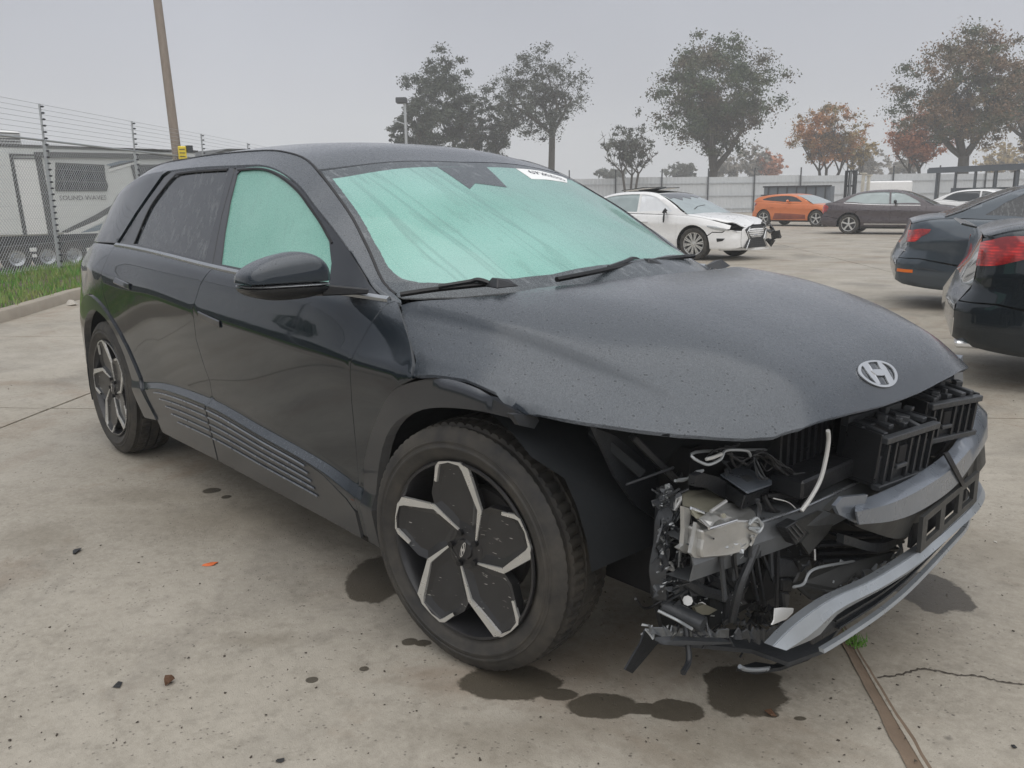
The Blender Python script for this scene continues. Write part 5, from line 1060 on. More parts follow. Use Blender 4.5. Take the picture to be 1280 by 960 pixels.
# -- white saloon with smashed front and roof glass up
def crumple(V, X, T):
    V = V.copy()
    for i in range(len(V)):
        f = max(0, min(1, (X[i] - .25) / .5)); V[i, 2] += f * (.035 * math.sin(V[i, 1] * 9 + 1) + .03 * noise.noise(Vector((X[i] * 5, V[i, 1] * 5, 0)))) + .02 * f; V[i, 0] -= f * .05 * (1 + math.sin(V[i, 1] * 4))
    return V
wh, LOw, GHw = make_car(spec(rim='machined', spokes=20, wsglass='pale_glass', hoodwarp=crumple, glass='mid_glass', sideglass=['pale_glass', 'white_cloth'], mirror_off=True, r=.345, steer=.10, bumper_paint='white_paint',
    side_parts=[('headlamp', [(.34, .735), (.55, .715), (.74, .665), (.80, .63), (.66, .625), (.48, .665), (.36, .70)], 'clear_lens'), ('fog_lamp_pocket', [(.56, .47), (.72, .47), (.68, .42), (.57, .40)], 'black_plastic'), ('window_frame', [(-.585, .99), (-.50, .985), (-.44, .955), (-.56, .955)], 'black_plastic')] + TAIL),
    'saloon_car', 'wrecked white saloon with lifted roof glass, crumpled bonnet and torn grille', 'car', 'white_paint', (-9.25, 12.92), math.radians(1), (0, -1))
g = MB(); prof = [(.17, .66), (.27, .60), (.20, .44), (.30, .26), (-.30, .26), (-.20, .44), (-.27, .60), (-.17, .66)]
GR_ = MB().prism([(a * 1.5, .24 + (b - .24) * 1.12) for a, b in prof], 0, .03, lambda a, b, y: (.955 + y + (.62 - b) * .06, a, b)).obj('grille', 'black_plastic', wh, bevel=.004)
for k in range(9):
    z = .29 + k * .042; h = float(np.interp(z, [.26, .44, .60, .66], [.36, .24, .32, .2])); MB().bar((.992 + (.62 - z) * .06, -h, z), (.992 + (.62 - z) * .06, h, z), .012, .008).obj('grille_bar', 'black_plastic', GR_)
for s_ in (-1, 1): MB().tube([(.985, s_ * .26, .68), (.99, s_ * .36, .60), (1.0, s_ * .27, .44), (1.01, s_ * .40, .25)], .012, 6).obj('grille_surround', 'chrome', GR_)
MB().tube([(.965, -.30 * .6, .52), (1.0, 0, .52)], .02).obj('badge', 'chrome', GR_)
rs = random.Random(3)
for k in range(5):
    c = Vector((1.0 + rs.uniform(0, .10), .50 + rs.uniform(-.04, .14), .34 + k * .085)); MB().hull([c + Vector((rs.uniform(-.10, .12), rs.uniform(-.13, .13), rs.uniform(-.10, .10))) for _ in range(9)]).obj('broken_bumper', 'black_plastic', wh)
MB().bar((.55, -.70, .235), (1.0, .0, .235), .04, .05).bar((1.0, 0, .235), (.95, .55, .235), .04, .05).obj('bumper_lip', 'white_paint', wh)
MB().bar((.42, -.76, .79), (.80, -.52, .70), .02, .03).bar((.80, -.52, .70), (.90, .45, .72), .03, .04).obj('bonnet_gap', 'deep_black', wh)
p0 = Vector((-2.25, 0, 1.50))
for xa, xb, z0, z1 in ((-2.35, -1.70, 1.475, 1.535), (-1.85, -1.32, 1.47, 1.515)):
    MB().add([(xa, -.42, z0), (xb, -.42, z1), (xb, .42, z1 + .01), (xa, .42, z0 + .01), (xa, -.42, z0 + .02), (xb, -.42, z1 + .02), (xb, .42, z1 + .03), (xa, .42, z0 + .03)], [(0, 3, 2, 1), (4, 5, 6, 7), (0, 1, 5, 4), (1, 2, 6, 5), (2, 3, 7, 6), (3, 0, 4, 7)]).obj('sunroof_panel', 'dark_glass', wh)
panel('glass_roof', GHw, [(-2.45, 2.15), (-1.9, 2.12), (-1.16, 2.15), (-1.15, 4), (-1.16, 5.85), (-1.9, 5.88), (-2.45, 5.85)], 'dark_glass', wh, -1, (.1, .25), off=.006)
panel('shattered_edge', GHw, [(-1.10, 2.1), (-1.08, 3.0), (-1.09, 4.2), (-1.10, 5.9), (-.88, 5.8), (-.80, 5.2), (-.90, 4.7), (-.74, 4.2), (-.86, 3.7), (-.70, 3.2), (-.84, 2.7), (-.80, 2.1)], 'dark_glass', wh, -1, (.06, .25), off=.008)
MB().tube([(-.74, -.84, 1.00), (-.70, -.96, 1.03), (-.66, -1.02, 1.00), (-.66, -1.03, .84), (-.70, -.99, .80), (-.73, -.95, .90), (-.72, -.93, 1.0)], .016, 7).obj('hanging_mirror_frame', 'seal', wh, smooth=40)
MB().hull([(-.74, -.95, 1.05), (-.62, -.95, 1.04), (-.66, -.99, 1.10), (-.72, -1.02, 1.0), (-.68, -1.02, .98), (-.70, -.88, 1.02)]).obj('hanging_mirror_frame', 'seal', wh)
MB().tube([(-.35, -.35, 1.06), (-.45, -.1, 1.11), (-.50, .25, 1.14)], .012, 6).obj('wiper_blade', 'seal', wh)

# -- orange hatchback
og, LOo, GHo = make_car(spec(wb=2.65, xr=-3.40, spokes=5, two=False, rim='machined', screen=(-1.12, -2.72), r=.34, cuts=(-.42, -1.75, -2.45),
    xs=[-3.40, -3.36, -3.25, -3.05, -2.7, -2.2, -1.6, -1.0, -.4, 0, .35, .60, .80, .90, .96], gx=[-3.33, -3.2, -3.0, -2.7, -2.4, -2.0, -1.6, -1.3, -1.12, -.85, -.6, -.4, -.25, -.15],
    plan=[(-3.40, .66), (-3.36, .74), (-3.25, .82), (-3.05, .87), (-2.7, .905), (-.4, .90), (.0, .90), (.35, .88), (.60, .83), (.80, .72), (.90, .60), (.96, .46)],
    belt=[(-3.40, 1.02), (-3.0, 1.07), (-2.4, 1.03), (-1.6, .98), (-.6, .95), (-.15, .93), (.3, .86), (.7, .76), (.96, .64)],
    roof=[(-3.33, 1.07), (-3.2, 1.20), (-3.0, 1.28), (-2.7, 1.34), (-2.4, 1.375), (-2.0, 1.40), (-1.6, 1.40), (-1.3, 1.38), (-1.12, 1.34), (-.85, 1.26), (-.6, 1.16), (-.4, 1.07), (-.25, 1.0), (-.15, .95)],
    dlo=[[(-2.80, 1.17), (-2.5, 1.24), (-2.1, 1.29), (-1.6, 1.30), (-1.3, 1.275), (-1.10, 1.225), (-.90, 1.13), (-.74, 1.04), (-1.6, 1.05), (-2.3, 1.10), (-2.7, 1.13)]],
    side_parts=[('headlamp', [(.45, .70), (.70, .67), (.80, .60), (.62, .60), (.48, .64)], 'clear_lens'), ('tail_lamp', [(-3.33, .98), (-3.1, .99), (-3.16, .90), (-3.33, .86)], 'red_lens'), ('dented_door_skin', [(-2.05, .56), (-1.2, .54), (-.50, .50), (-.50, .32), (-1.3, .30), (-2.15, .30)], simple('scraped_orange', (.24, .06, .03), .55, .1, .6, 5, .5, 12) and 'scraped_orange')], wsglass='pale_glass'),
    'hatchback_car', 'orange hatchback with a scraped and dented side in front of the metal fence', 'car', 'orange_paint', (-16.97, 32.21), math.radians(-4), (0, -1))
MB().box((-2.9, .0, 1.345), (.5, .9, .05)).obj('roof_spoiler', 'black_plastic', og, bevel=.01)
for k, (x, z) in enumerate(((.30, .72), (.42, .62), (.55, .55))): MB().hull([Vector((x, -.90, z)) + Vector((rs.uniform(-.16, .16), rs.uniform(-.05, .04), rs.uniform(-.05, .05))) for _ in range(8)]).obj('torn_fender', 'orange_paint' if k != 1 else 'dark_steel', og)

# -- taupe saloon, rear to the left
TQ = [('tail_lamp', [(-3.83, .98), (-3.66, .985), (-3.55, .90), (-3.62, .76), (-3.83, .70)], 'red_lens')]
ts_, _, _ = make_car(spec(spokes=5, two=False, rim='machined', chrome=True, sideglass=['pale_glass', 'pale_glass'], glass='mid_glass', side_parts=TQ + [('door_crease', [(-2.3, .36), (-.6, .36), (-.6, .33), (-2.3, .33)], 'chrome')], xr=-3.76, r=.335, mirror_m='black_plastic'),
    'saloon_car', 'taupe saloon with chrome window line parked behind the orange hatchback', 'car', 'taupe_paint', (-12.47, 26.13), math.radians(15), (-2.80, -1))
# -- white saloon and grey saloon behind it
w2, _, _ = make_car(spec(spokes=10, side_parts=[('headlamp', [(.45, .74), (.70, .69), (.80, .62), (.62, .62), (.46, .68)], 'clear_lens')] + TAIL, wsglass='pale_glass', glass='dark_glass'),
    'saloon_car', 'clean white saloon parked behind the taupe saloon', 'car', 'white_paint', (-9.05, 32.15), math.radians(-8), (0, -1))
g2, _, _ = make_car(spec(spokes=10, side_parts=TAIL, wsglass='mid_glass'), 'saloon_car', 'grey saloon at the right edge, roof showing above the blue grey one', 'car', 'grey_paint', (-5.6, 35.2), math.radians(-8), (0, -1))
# -- blue grey saloon, near, tail towards the left
bl, LOb, GHb = make_car(spec(spokes=10, bumper_paint='blue_grey_paint', glass='tinted_glass',
    side_parts=[('tail_lamp', [(-3.85, .915), (-3.70, .935), (-3.58, .93), (-3.60, .89), (-3.68, .85), (-3.74, .795), (-3.85, .78)], 'red_lens'), ('reflector', [(-3.82, .475), (-3.66, .47), (-3.66, .435), (-3.82, .44)], 'amber_lens'), ('bumper_trim', [(-3.62, .50), (-3.46, .485), (-3.36, .455), (-3.46, .47), (-3.62, .485)], 'dark_steel')]),
    'saloon_car', 'blue grey saloon with red tail lamp, second from the camera at the right', 'car', 'blue_grey_paint', (-1.68, 8.13), math.radians(25), (-2.80, -1))
# -- black saloon, nearest at the right edge
bk, LOk, GHk = make_car(spec(spokes=10, glass='tinted_glass', belt=[(-3.86, 1.02), (-3.6, 1.09), (-3.2, 1.10), (-2.4, 1.03), (-1.6, .985), (-.6, .96), (-.15, .935), (.3, .87), (.7, .77), (.85, .71), (.96, .64)],
    side_parts=[('tail_lamp', [(-3.84, 1.0), (-3.70, 1.04), (-3.50, 1.045), (-3.25, 1.02), (-3.02, .985), (-3.25, .955), (-3.50, .91), (-3.68, .86), (-3.84, .84)], 'red_lens')]),
    'saloon_car', 'glossy black saloon with a long red tail lamp, cropped by the right edge', 'car', 'black_blue_paint', (.47, 4.22), math.radians(23), (-2.80, -1))
MB().box((-3.80, 0, 1.115), (.10, 1.35, .018), Matrix.Rotation(.25, 3, 'Y')).obj('boot_spoiler', 'black_blue_paint', bk, bevel=.006)
MB().box((-3.74, -.62, .30), (.16, .20, .05)).obj('exhaust_tip', 'chrome', bk, bevel=.015)

# ================================================================ ground
def concrete(name, c0, c1, stains=True):
    t = NT(name); P0 = t.coord('Object'); big = t.noise(.35, 4, .6, P0); mid = t.noise(1.6, 6, .62, P0); fine = t.noise(42, 5, .7, P0); grit = t.noise(260, 2, .6, P0)
    b = t.mix(t.rng(big, .35, .65), c0, c1); b = t.mix(t.rng(mid, .38, .66, 0, .75), b, tuple(x * .72 for x in c0)); b = t.mix(t.rng(fine, .35, .7, 0, .5), b, tuple(x * 1.22 for x in c1)); b = t.mix(t.rng(t.noise(13, 5, .7, P0), .5, .68, 0, .45), b, tuple(x * .62 for x in c0)); b = t.mix(t.rng(grit, .52, .72, 0, .40), b, tuple(x * .55 for x in c0))
    pit = t.math('MAXIMUM', t.rng(t.voro(17, vec=P0), .045, .09, 1, 0), t.math('MULTIPLY', t.rng(t.voro(46, vec=P0), .10, .2, 1, 0), .7)); keep = t.rng(t.noise(6, 2, .5, P0), .44, .52); b = t.mix(t.math('MULTIPLY', t.math('MULTIPLY', pit, keep), .75), b, (.07, .06, .05))
    rust = t.math('MULTIPLY', t.rng(t.noise(.9, 5, .7, P0, 0, .6), .52, .70), .55); b = t.mix(rust, b, (.20, .135, .085))
    if stains:
        def blob(u, v, du, dv, wob=.62):
            c, a_, b_ = at(u, v, z=0), at(u + du, v, z=0), at(u, v + dv, z=0); ea, eb = a_ - c, b_ - c; ang = math.atan2(ea.y, ea.x); ry = eb.length * abs(math.sin(math.atan2(eb.y, eb.x) - ang))
            mp = t.n.new('ShaderNodeMapping'); mp.vector_type = 'TEXTURE'; t.l.new(t.tc.outputs['Object'], mp.inputs[0]); mp.inputs['Location'].default_value = (c.x, c.y, 0); mp.inputs['Rotation'].default_value = (0, 0, ang); mp.inputs['Scale'].default_value = (ea.length, ry, 1)
            ln = t.n.new('ShaderNodeVectorMath'); ln.operation = 'LENGTH'; t.l.new(mp.outputs[0], ln.inputs[0]); d = t.math('ADD', ln.outputs['Value'], t.math('MULTIPLY', t.math('SUBTRACT', nb, .5), wob * 2)); return d
        nb = t.noise(7, 6, .62, P0)
        wetm = None
        for q in ((472, 724, 40, 32), (640, 852, 66, 22), (752, 882, 44, 16), (845, 888, 32, 14), (800, 886, 34, 7), (930, 862, 56, 34), (1165, 740, 44, 26), (700, 868, 26, 8), (512, 802, 10, 5), (528, 804, 10, 4), (265, 613, 12, 4), (283, 621, 6, 2.5), (390, 850, 8, 4), (963, 893, 11, 4), (1000, 898, 8, 3), (575, 782, 8, 4), (455, 836, 6, 3)):
            e_ = t.rng(blob(*q), .95, 1.05, 1, 0); wetm = e_ if wetm is None else t.math('MAXIMUM', wetm, e_)
        soft = None
        for q in ((50, 672, 70, 22), (300, 650, 200, 30), (420, 640, 130, 22), (1000, 790, 170, 60), (690, 915, 110, 26), (620, 930, 90, 40), (180, 620, 90, 12), (900, 930, 160, 40), (330, 800, 60, 10), (1240, 690, 70, 40), (760, 820, 130, 30)):
            e_ = t.rng(blob(*q, .8), .3, 1.25, 1, 0); soft = e_ if soft is None else t.math('MAXIMUM', soft, e_)
        b = t.mix(t.math('MULTIPLY', soft, .38), b, (.15, .125, .088)); b = t.mix(t.math('MULTIPLY', wetm, .93), b, t.mix(fine, (.050, .042, .029), (.088, .075, .055)))
        damp = t.math('MULTIPLY', t.rng(t.noise(.55, 6, .66, t.coord('Object', (1, 1, 1), (0, 0, 1.1)), 0, .4), .54, .66), .42); b = t.mix(damp, b, (.115, .105, .09))
        dr = t.rng(t.voro(5.2, vec=t.coord('Object', (1, 1, 1), (0, 0, .4))), .03, .07, 1, 0); k2 = t.rng(t.noise(1.1, 2, .5, t.coord('Object', (1, 1, 1), (0, 0, .9))), .50, .60); b = t.mix(t.math('MULTIPLY', t.math('MULTIPLY', dr, k2), .55), b, (.06, .055, .045))
        vein = t.rng(t.voro(.55, 'DISTANCE_TO_EDGE', t.mix(.12, P0, t.noise(2.5, 4, .6, P0, 1), 'ADD')), .001, .004, 1, 0); kv = t.rng(t.noise(.5, 2, .5, P0), .60, .64); b = t.mix(t.math('MULTIPLY', t.math('MULTIPLY', vein, kv), .0), b, (.08, .07, .06))
        wet = t.rng(t.noise(.8, 4, .6, P0), .35, .65, .46, .78)
        t.set(Roughness=t.math('SUBTRACT', wet, t.math('MULTIPLY', wetm, .22)))
    else: t.set(Roughness=.8)
    t.set(Base_Color=b)
    h = t.math('ADD', t.math('MULTIPLY', fine, .5), t.math('ADD', t.math('MULTIPLY', grit, .45), t.math('MULTIPLY', pit, -.8))); t.bump(h, .45, .006); M[name] = t.m
concrete('slab_concrete', (.318, .284, .228), (.395, .362, .305)); concrete('far_concrete', (.325, .29, .235), (.41, .37, .315))
simple('joint_dirt', (.050, .040, .030), .95, 0, .4, 9, .6, 40); simple('joint_silt', (.17, .125, .088), .95, 0, .4, 7, .7, 60)
simple('gravel_tan', (.34, .30, .24), .95, 0, .25, 2, .7, 40)
simple('kerb_concrete', (.30, .265, .215), .85, 0, .3, 4, .6, 50)
simple('soil', (.09, .075, .05), .95, 0, .3, 5, .6, 30)
FD = np.array([-.72, .695]); FP = np.array([-17.05, 2.45])     # fence line: direction and first post
def sheet(name, poly, z, m, kind='structure', parent=None):
    o = MB().add([(x, y, z) for x, y in poly], [tuple(range(len(poly)))]).obj(name, m, parent)
    if kind: o['kind'] = kind
    return o
f0 = FP - FD * 60; f1 = FP + FD * 160; fn_ = np.array([FD[1], FD[0] * -1]) * 1.0  # towards the lot
off = lambda p, d: tuple(np.array(p) + np.array([.695, .72]) * d)
GROUND = sheet('ground', [off(f0, .5), off(f1, .5), (700, 700), (900, -700), (200, -200)][::-1], -.014, 'far_concrete')
YARD = sheet('gravel_yard', [(-900, -900), (900, -900), (900, 900), (-900, 900)], -.36, 'gravel_tan')
# concrete slabs, laid on a grid turned 42.5 degrees, with recessed joints
n1 = np.array([.7373, .6756]); n2 = np.array([-.6756, .7373]); K1, K2 = (.53, 4.39), (2.32, 3.02); cells = []
kerb_pts = [(14, -22), (3.0, -11.5), (-1.6, -7.1), (-5.0, -4.0), (-7.2, -2.0), (-8.6, -.82), (-9.64, -.02), (-10.26, .42), (-11.0, .92), (-11.7, 1.42), (-13.6, 3.2), (-17.5, 7.0), (-24.5, 14.0), (-42, 31)]
kp = np.array(kerb_pts); 
def left_of_kerb(p):
    return p[1] < np.interp(-p[0], -kp[:, 0], kp[:, 1])
fw = np.array([_f.x, _f.y]); fw /= np.linalg.norm(fw); ct = np.array([CAMP[0], CAMP[1]])
for i in range(-9, 12):
    for j in range(-8, 16):
        a0, a1 = K1[0] + i * K1[1], K1[0] + (i + 1) * K1[1]; b0, b1 = K2[0] + (j - 1) * K2[1], K2[0] + j * K2[1]
        c = n1 * (a0 + a1) / 2 + n2 * (b0 + b1) / 2; d = c - ct; L_ = np.linalg.norm(d); ca = d @ fw / max(L_, .1)
        if L_ < 6 or (L_ < 13 and ca > .1) or (L_ < 44 and ca > .66): cells.append((i, j, a0, a1, b0, b1))
rs = random.Random(11); KX = []
for i, j, a0, a1, b0, b1 in cells:
    if j == 0 and i in (-2, -1, 0, 1): b0 -= K2[1]
    if j == -1 and i in (-2, -1, 0, 1): continue
    g1 = .007 + .004 * rs.random(); g0 = .007; wide = (i == 0 or i == -1)
    ga0 = .010 if i == 0 else g1; ga1 = .022 if i == -1 else g1
    A0, A1, B0, B1 = a0 + ga0, a1 - ga1, b0 + g0, b1 - g0; poly = []; nd = 14
    for (p, q) in (((A0, B0), (A1, B0)), ((A1, B0), (A1, B1)), ((A1, B1), (A0, B1)), ((A0, B1), (A0, B0))):
        for k in range(nd):
            s_ = k / nd; x, y = p[0] + (q[0] - p[0]) * s_, p[1] + (q[1] - p[1]) * s_; jt = .0035 if 0 < k else .008
            poly.append(n1 * (x + rs.uniform(-jt, jt)) + n2 * (y + rs.uniform(-jt, jt)))
    if all(left_of_kerb(p) for p in poly): continue
    if any(left_of_kerb(p) for p in poly):
        q_ = []
        for k in range(len(poly)):
            p, q = poly[k], poly[(k + 1) % len(poly)]
            if not left_of_kerb(p): q_.append(p)
            if left_of_kerb(p) != left_of_kerb(q):
                lo_, hi_ = 0., 1.
                for _ in range(16):
                    m_ = (lo_ + hi_) / 2
                    if left_of_kerb(p + (q - p) * m_) == left_of_kerb(p): lo_ = m_
                    else: hi_ = m_
                q_.append(p + (q - p) * lo_)
        poly = q_
    if len(poly) < 3: continue
    k = len(poly); V = [(p[0], p[1], 0.) for p in poly] + [(p[0], p[1], -.0135) for p in poly]
    o = MB().add(V, [tuple(range(k))] + [(q, q + k, (q + 1) % k + k, (q + 1) % k) for q in range(k)]).obj('concrete_slab', 'slab_concrete', GROUND)
# silt washed into the wide joint, weeds at its end
def jpt(a, b): p = n1 * a + n2 * b; return p
V = []; Fc = []
bs_ = np.linspace(-6, 2.3, 150)
for k, b in enumerate(bs_):
    w = .022 + .006 * math.sin(b * 3.1) + .016 * abs(noise.noise(Vector((b * 6, 0, 3)))) + .014 * max(0, -b * .4)
    for sgn in (-1, 1): p = jpt(.53 + sgn * w, b); V.append((p[0], p[1], .0015 if sgn > 0 else .0035))
    p = jpt(.53, b); V.append((p[0], p[1], -.004)); 
for k in range(len(bs_) - 1): a = k * 3; Fc += [(a, a + 2, a + 5, a + 3), (a + 2, a + 1, a + 4, a + 5)]
MB().add(V, Fc).obj('joint_filling', 'joint_silt', GROUND, smooth=60)
# hairline crack running off to the right
t_ = [at(u, v, z=.0028) for u, v in ((1096, 846), (1125, 843), (1148, 836), (1172, 838), (1196, 843), (1222, 845), (1250, 851), (1285, 856), (1330, 868))]; V = []; Fc = []; P_ = spline([tuple(p) for p in t_], 8); rr = random.Random(4)
for k, p in enumerate(P_):
    q = P_[min(k + 1, len(P_) - 1)] - P_[max(k - 1, 0)]; q /= np.linalg.norm(q); nn = np.array([-q[1], q[0], 0]); w = .0015 + .0025 * rr.random(); j_ = nn * rr.uniform(-.004, .004); V += [p + j_ + nn * w, p + j_ - nn * w]
MB().add(V, [(2 * k, 2 * k + 1, 2 * k + 3, 2 * k + 2) for k in range(len(P_) - 1)]).obj('crack', 'joint_dirt', GROUND)
# kerb, verge, grass
V = []; Fc = []; Q = spline([(x, y) for x, y in kerb_pts], 6)
for k, p in enumerate(Q):
    d = Q[min(k + 1, len(Q) - 1)] - Q[max(k - 1, 0)]; d /= np.linalg.norm(d); nn = np.array([-d[1], d[0]]) * -1
    if nn @ np.array([.695, .72]) < 0: nn = -nn
    for o_, z in ((.0, -.013), (-.015, .115), (-.03, .13), (-.15, .135), (-.16, -.1)): V.append((*(p + nn * o_), z))
for k in range(len(Q) - 1):
    for j in range(4): a = k * 5 + j; Fc.append((a, a + 1, a + 6, a + 5))
kb = MB().add(V, Fc).obj('kerb', 'kerb_concrete', None, smooth=40); kb['kind'] = 'structure'
vg = [tuple(p + np.array([-.09, -.09]) * (1 + .5 * math.sin(k * 1.7))) for k, p in enumerate(Q)]; fl = [tuple(FP + FD * s_ + np.array([-.3, -.3])) for s_ in (60, 30, 20, 10, 5, 0, -6, -16, -40)]
verge = sheet('grass_verge', vg + [(-44, 33)] + fl, .09, 'soil')
def in_verge(P): return inpoly(P, np.array([v[:2] for v in vg + [(-44, 33)] + fl]))
rng_ = np.random.default_rng(5); N_ = 420000; P = np.stack([rng_.uniform(-30, 4, N_), rng_.uniform(-18, 20, N_)], 1); P = P[in_verge(P)]; dens = np.array([noise.noise(Vector((p[0] * 1.2, p[1] * 1.2, 0))) for p in P]); P = P[(dens + rng_.uniform(-.35, .9, len(P))) > -.05][:95000]
n = len(P); a = rng_.uniform(0, 2 * PI, n); h = rng_.uniform(.05, .13, n) * (1 + .35 * rng_.random(n)); w = rng_.uniform(.006, .014, n); lean = rng_.uniform(-.05, .05, (n, 2))
b0 = np.stack([P[:, 0] - w * np.cos(a), P[:, 1] - w * np.sin(a), np.full(n, .085)], 1); b1 = np.stack([P[:, 0] + w * np.cos(a), P[:, 1] + w * np.sin(a), np.full(n, .085)], 1); tp = np.stack([P[:, 0] + lean[:, 0], P[:, 1] + lean[:, 1], .085 + h], 1)
V = np.stack([b0, b1, tp], 1).reshape(-1, 3); me = bpy.data.meshes.new('grass'); me.vertices.add(3 * n); me.vertices.foreach_set('co', V.ravel()); me.loops.add(3 * n); me.loops.foreach_set('vertex_index', np.arange(3 * n)); me.polygons.add(n); me.polygons.foreach_set('loop_start', np.arange(n) * 3); me.update()
t = NT('grass_blade'); t.set(Base_Color=t.mix(t.rng(t.noise(3.1, 4, .7), .42, .62), t.mix(t.noise(60, 1), (.045, .17, .014), (.11, .30, .03)), (.26, .29, .09)), Roughness=.6); M['grass_blade'] = t.m
go = link('grass', me, 'grass_blade'); go['kind'] = 'stuff'

# ================================================================ chain-link fence with electric wires
FEN = thing('chain_link_fence', 'chain link fence with electric wires above, behind the grass verge', 'fence', (0, 0, 0))
base = np.array([(-17.03, 2.47), (-19.75, 5.10), (-22.6, 7.95), (-25.6, 10.75)]); d0 = base[0] - base[1]; base = np.vstack([base[0] + d0 * 4.02, base[0] + d0 * 3.02, base[0] + d0 * 2.02, base[0] + d0 * 1.02, base, base[3] + (base[3] - base[2]) * 1.05])
def bz(i, s_): return base[i] * (1 - s_) + base[i + 1] * s_
def F3(p, z): return Vector((p[0], p[1], z))
for p in base:
    MB().tube([F3(p, -.35), F3(p, 2.56)], .038, 10).tube([F3(p, 2.56), F3(p, 3.24)], .022, 8).obj('post', 'galvanised', FEN, smooth=40)
    q = p + np.array([.695, .72]) * .05; mb = MB()
    for k in range(27): z = .12 + k * .118; mb.tube([F3(q, z - .018), F3(q, z), F3(q, z + .018)], [.014, .040, .014], 8)
    o = mb.obj('insulators', 'dark_steel', FEN); o['kind'] = 'stuff'
mb = MB()
for i in range(len(base) - 1): MB().tube([F3(base[i], 2.56), F3(base[i + 1], 2.56)], .022, 8).obj('top_rail', 'galvanised', FEN)
for z in [2.66 + k * .094 for k in range(7)]:
    mb.tube([F3(p + np.array([.0348, .036]), z - (0)) for p in base], .0035, 4)
o = mb.obj('electric_wires', 'galvanised', FEN); o['kind'] = 'stuff'
mb = MB(); 
for k in range(26):
    z = .14 + k * .118; 
    if z < 2.5 and k % 2 == 0: mb.tube([F3(p + np.array([.0348, .036]), z) for p in base], .0022, 3)
o = mb.obj('lower_wires', 'galvanised', FEN); o['kind'] = 'stuff'
V = []; Fc = []; W_ = .0042
def wire_(p, q):
    d = (q - p).normalized(); x = d.cross(Vector((.695, .72, 0))).normalized() * W_; y = Vector((.695, .72, 0)) * W_; k = len(V)
    V.extend([p - x, p + y, p + x, q - x, q + y, q + x]); Fc.extend([(k, k + 1, k + 4, k + 3), (k + 1, k + 2, k + 5, k + 4), (k + 2, k, k + 3, k + 5)])
H0, H1 = -.30, 2.52; Hh = H1 - H0
for i in range(len(base) - 1):
    Lb = np.linalg.norm(base[i + 1] - base[i]); s_ = -Hh
    while s_ < Lb:
        for sgn in (1, -1):
            a, b = s_, s_ + Hh; za, zb = (H0, H1) if sgn > 0 else (H1, H0); a2, b2 = max(a, 0), min(b, Lb)
            if b2 - a2 > .03: wire_(F3(bz(i, a2 / Lb), za + (zb - za) * (a2 - a) / Hh), F3(bz(i, b2 / Lb), za + (zb - za) * (b2 - a) / Hh))
        s_ += .085
o = MB().add(V, Fc).obj('wire_mesh', 'galvanised', FEN, fix=False); o['kind'] = 'stuff'

# hedge added out of view, standing in for the dark band mirrored in doors
HG = thing('hedge', 'long dark green hedge added out of view beyond the fence, mirrored along the crossover doors', 'hedge', (-15.5, -8.5, -.36), math.atan2(.695, -.72))
rg = np.random.default_rng(9); n = 9000; P = np.stack([rg.uniform(-15, 5, n), rg.uniform(-.8, .8, n), rg.uniform(.1, 1.9, n) + rg.normal(0, .12, n)], 1); a = rg.normal(0, 1, (n, 3)); a /= np.linalg.norm(a, axis=1, keepdims=True); b = np.cross(a, rg.normal(0, 1, (n, 3))); b /= np.linalg.norm(b, axis=1, keepdims=True); s_ = rg.uniform(.06, .15, (n, 1))
simple('hedge_leaf', (.03, .06, .02), .6, 0, .5, 3)
MB().add(np.stack([P - a * s_, P + b * s_, P + a * s_, P - b * s_], 1).reshape(-1, 3).tolist(), [(4 * k, 4 * k + 1, 4 * k + 2, 4 * k + 3) for k in range(n)]).obj('crown', 'hedge_leaf', HG, fix=False); MB().box((-5, 0, .8), (20, 1.0, 1.6)).obj('branches', 'soil', HG)

# ================================================================ caravan behind the fence
simple('rv_skin', (.60, .62, .60), .45, 0, .05, 3); simple('rv_light', (.70, .71, .69), .45, 0, .04, 3); simple('rv_dark', (.06, .062, .06), .5, 0, .2, 4); simple('rv_blue', (.17, .22, .26), .45, 0, .15, 4)
simple('rv_black', (.018, .019, .02), .6, 0, .3, 4)
pA, pB = at(0, 181, x=0), None
def dep(u, v, D): o, d = ray_(u, v); return o + d * D
RA, RB = dep(0, 240, 21.5), dep(262, 240, 25.6); ra = np.array([RA.x, RA.y]); rb = np.array([RB.x, RB.y]); rd_ = (rb - ra) / np.linalg.norm(rb - ra); rn = np.array([-rd_[1], rd_[0]]); 
if rn @ (ct - ra) < 0: rn = -rn
RVo = thing('travel_trailer', 'long grey travel trailer with blue swooshes behind the chain link fence', 'trailer', (ra[0], ra[1], -.36), math.atan2(rd_[1], rd_[0]))
def rv(u, v, off=0.):   # pixel -> local (s, -off, z) on the trailer's side
    o, d = ray_(u, v); k = ((ra[0] - o.x) * rn[0] + (ra[1] - o.y) * rn[1]) / (d.x * rn[0] + d.y * rn[1]); p = o + d * k
    return Vector(((p.x - ra[0]) * rd_[0] + (p.y - ra[1]) * rd_[1], 0, p.z + .36))
sg_ = -1 if (Vector((-math.sin(RVo.rotation_euler.z), math.cos(RVo.rotation_euler.z)))).dot(Vector(rn)) < 0 else 1
def rvp(name, px, m, off, th=.02, par=None):
    P_ = [rv(*p) for p in px]; V = [(p.x, sg_ * off, p.z) for p in P_] + [(p.x, sg_ * (off - th), p.z) for p in P_]; k = len(P_)
    return MB().add(V, [tuple(range(k)), tuple(range(2 * k - 1, k - 1, -1))] + [(i, i + k, (i + 1) % k + k, (i + 1) % k) for i in range(k)]).obj(name, m, par or RVo)
z0, z1 = rv(0, 296).z, rv(0, 182).z; s0 = -3.2; s1 = rv(246, 200).x
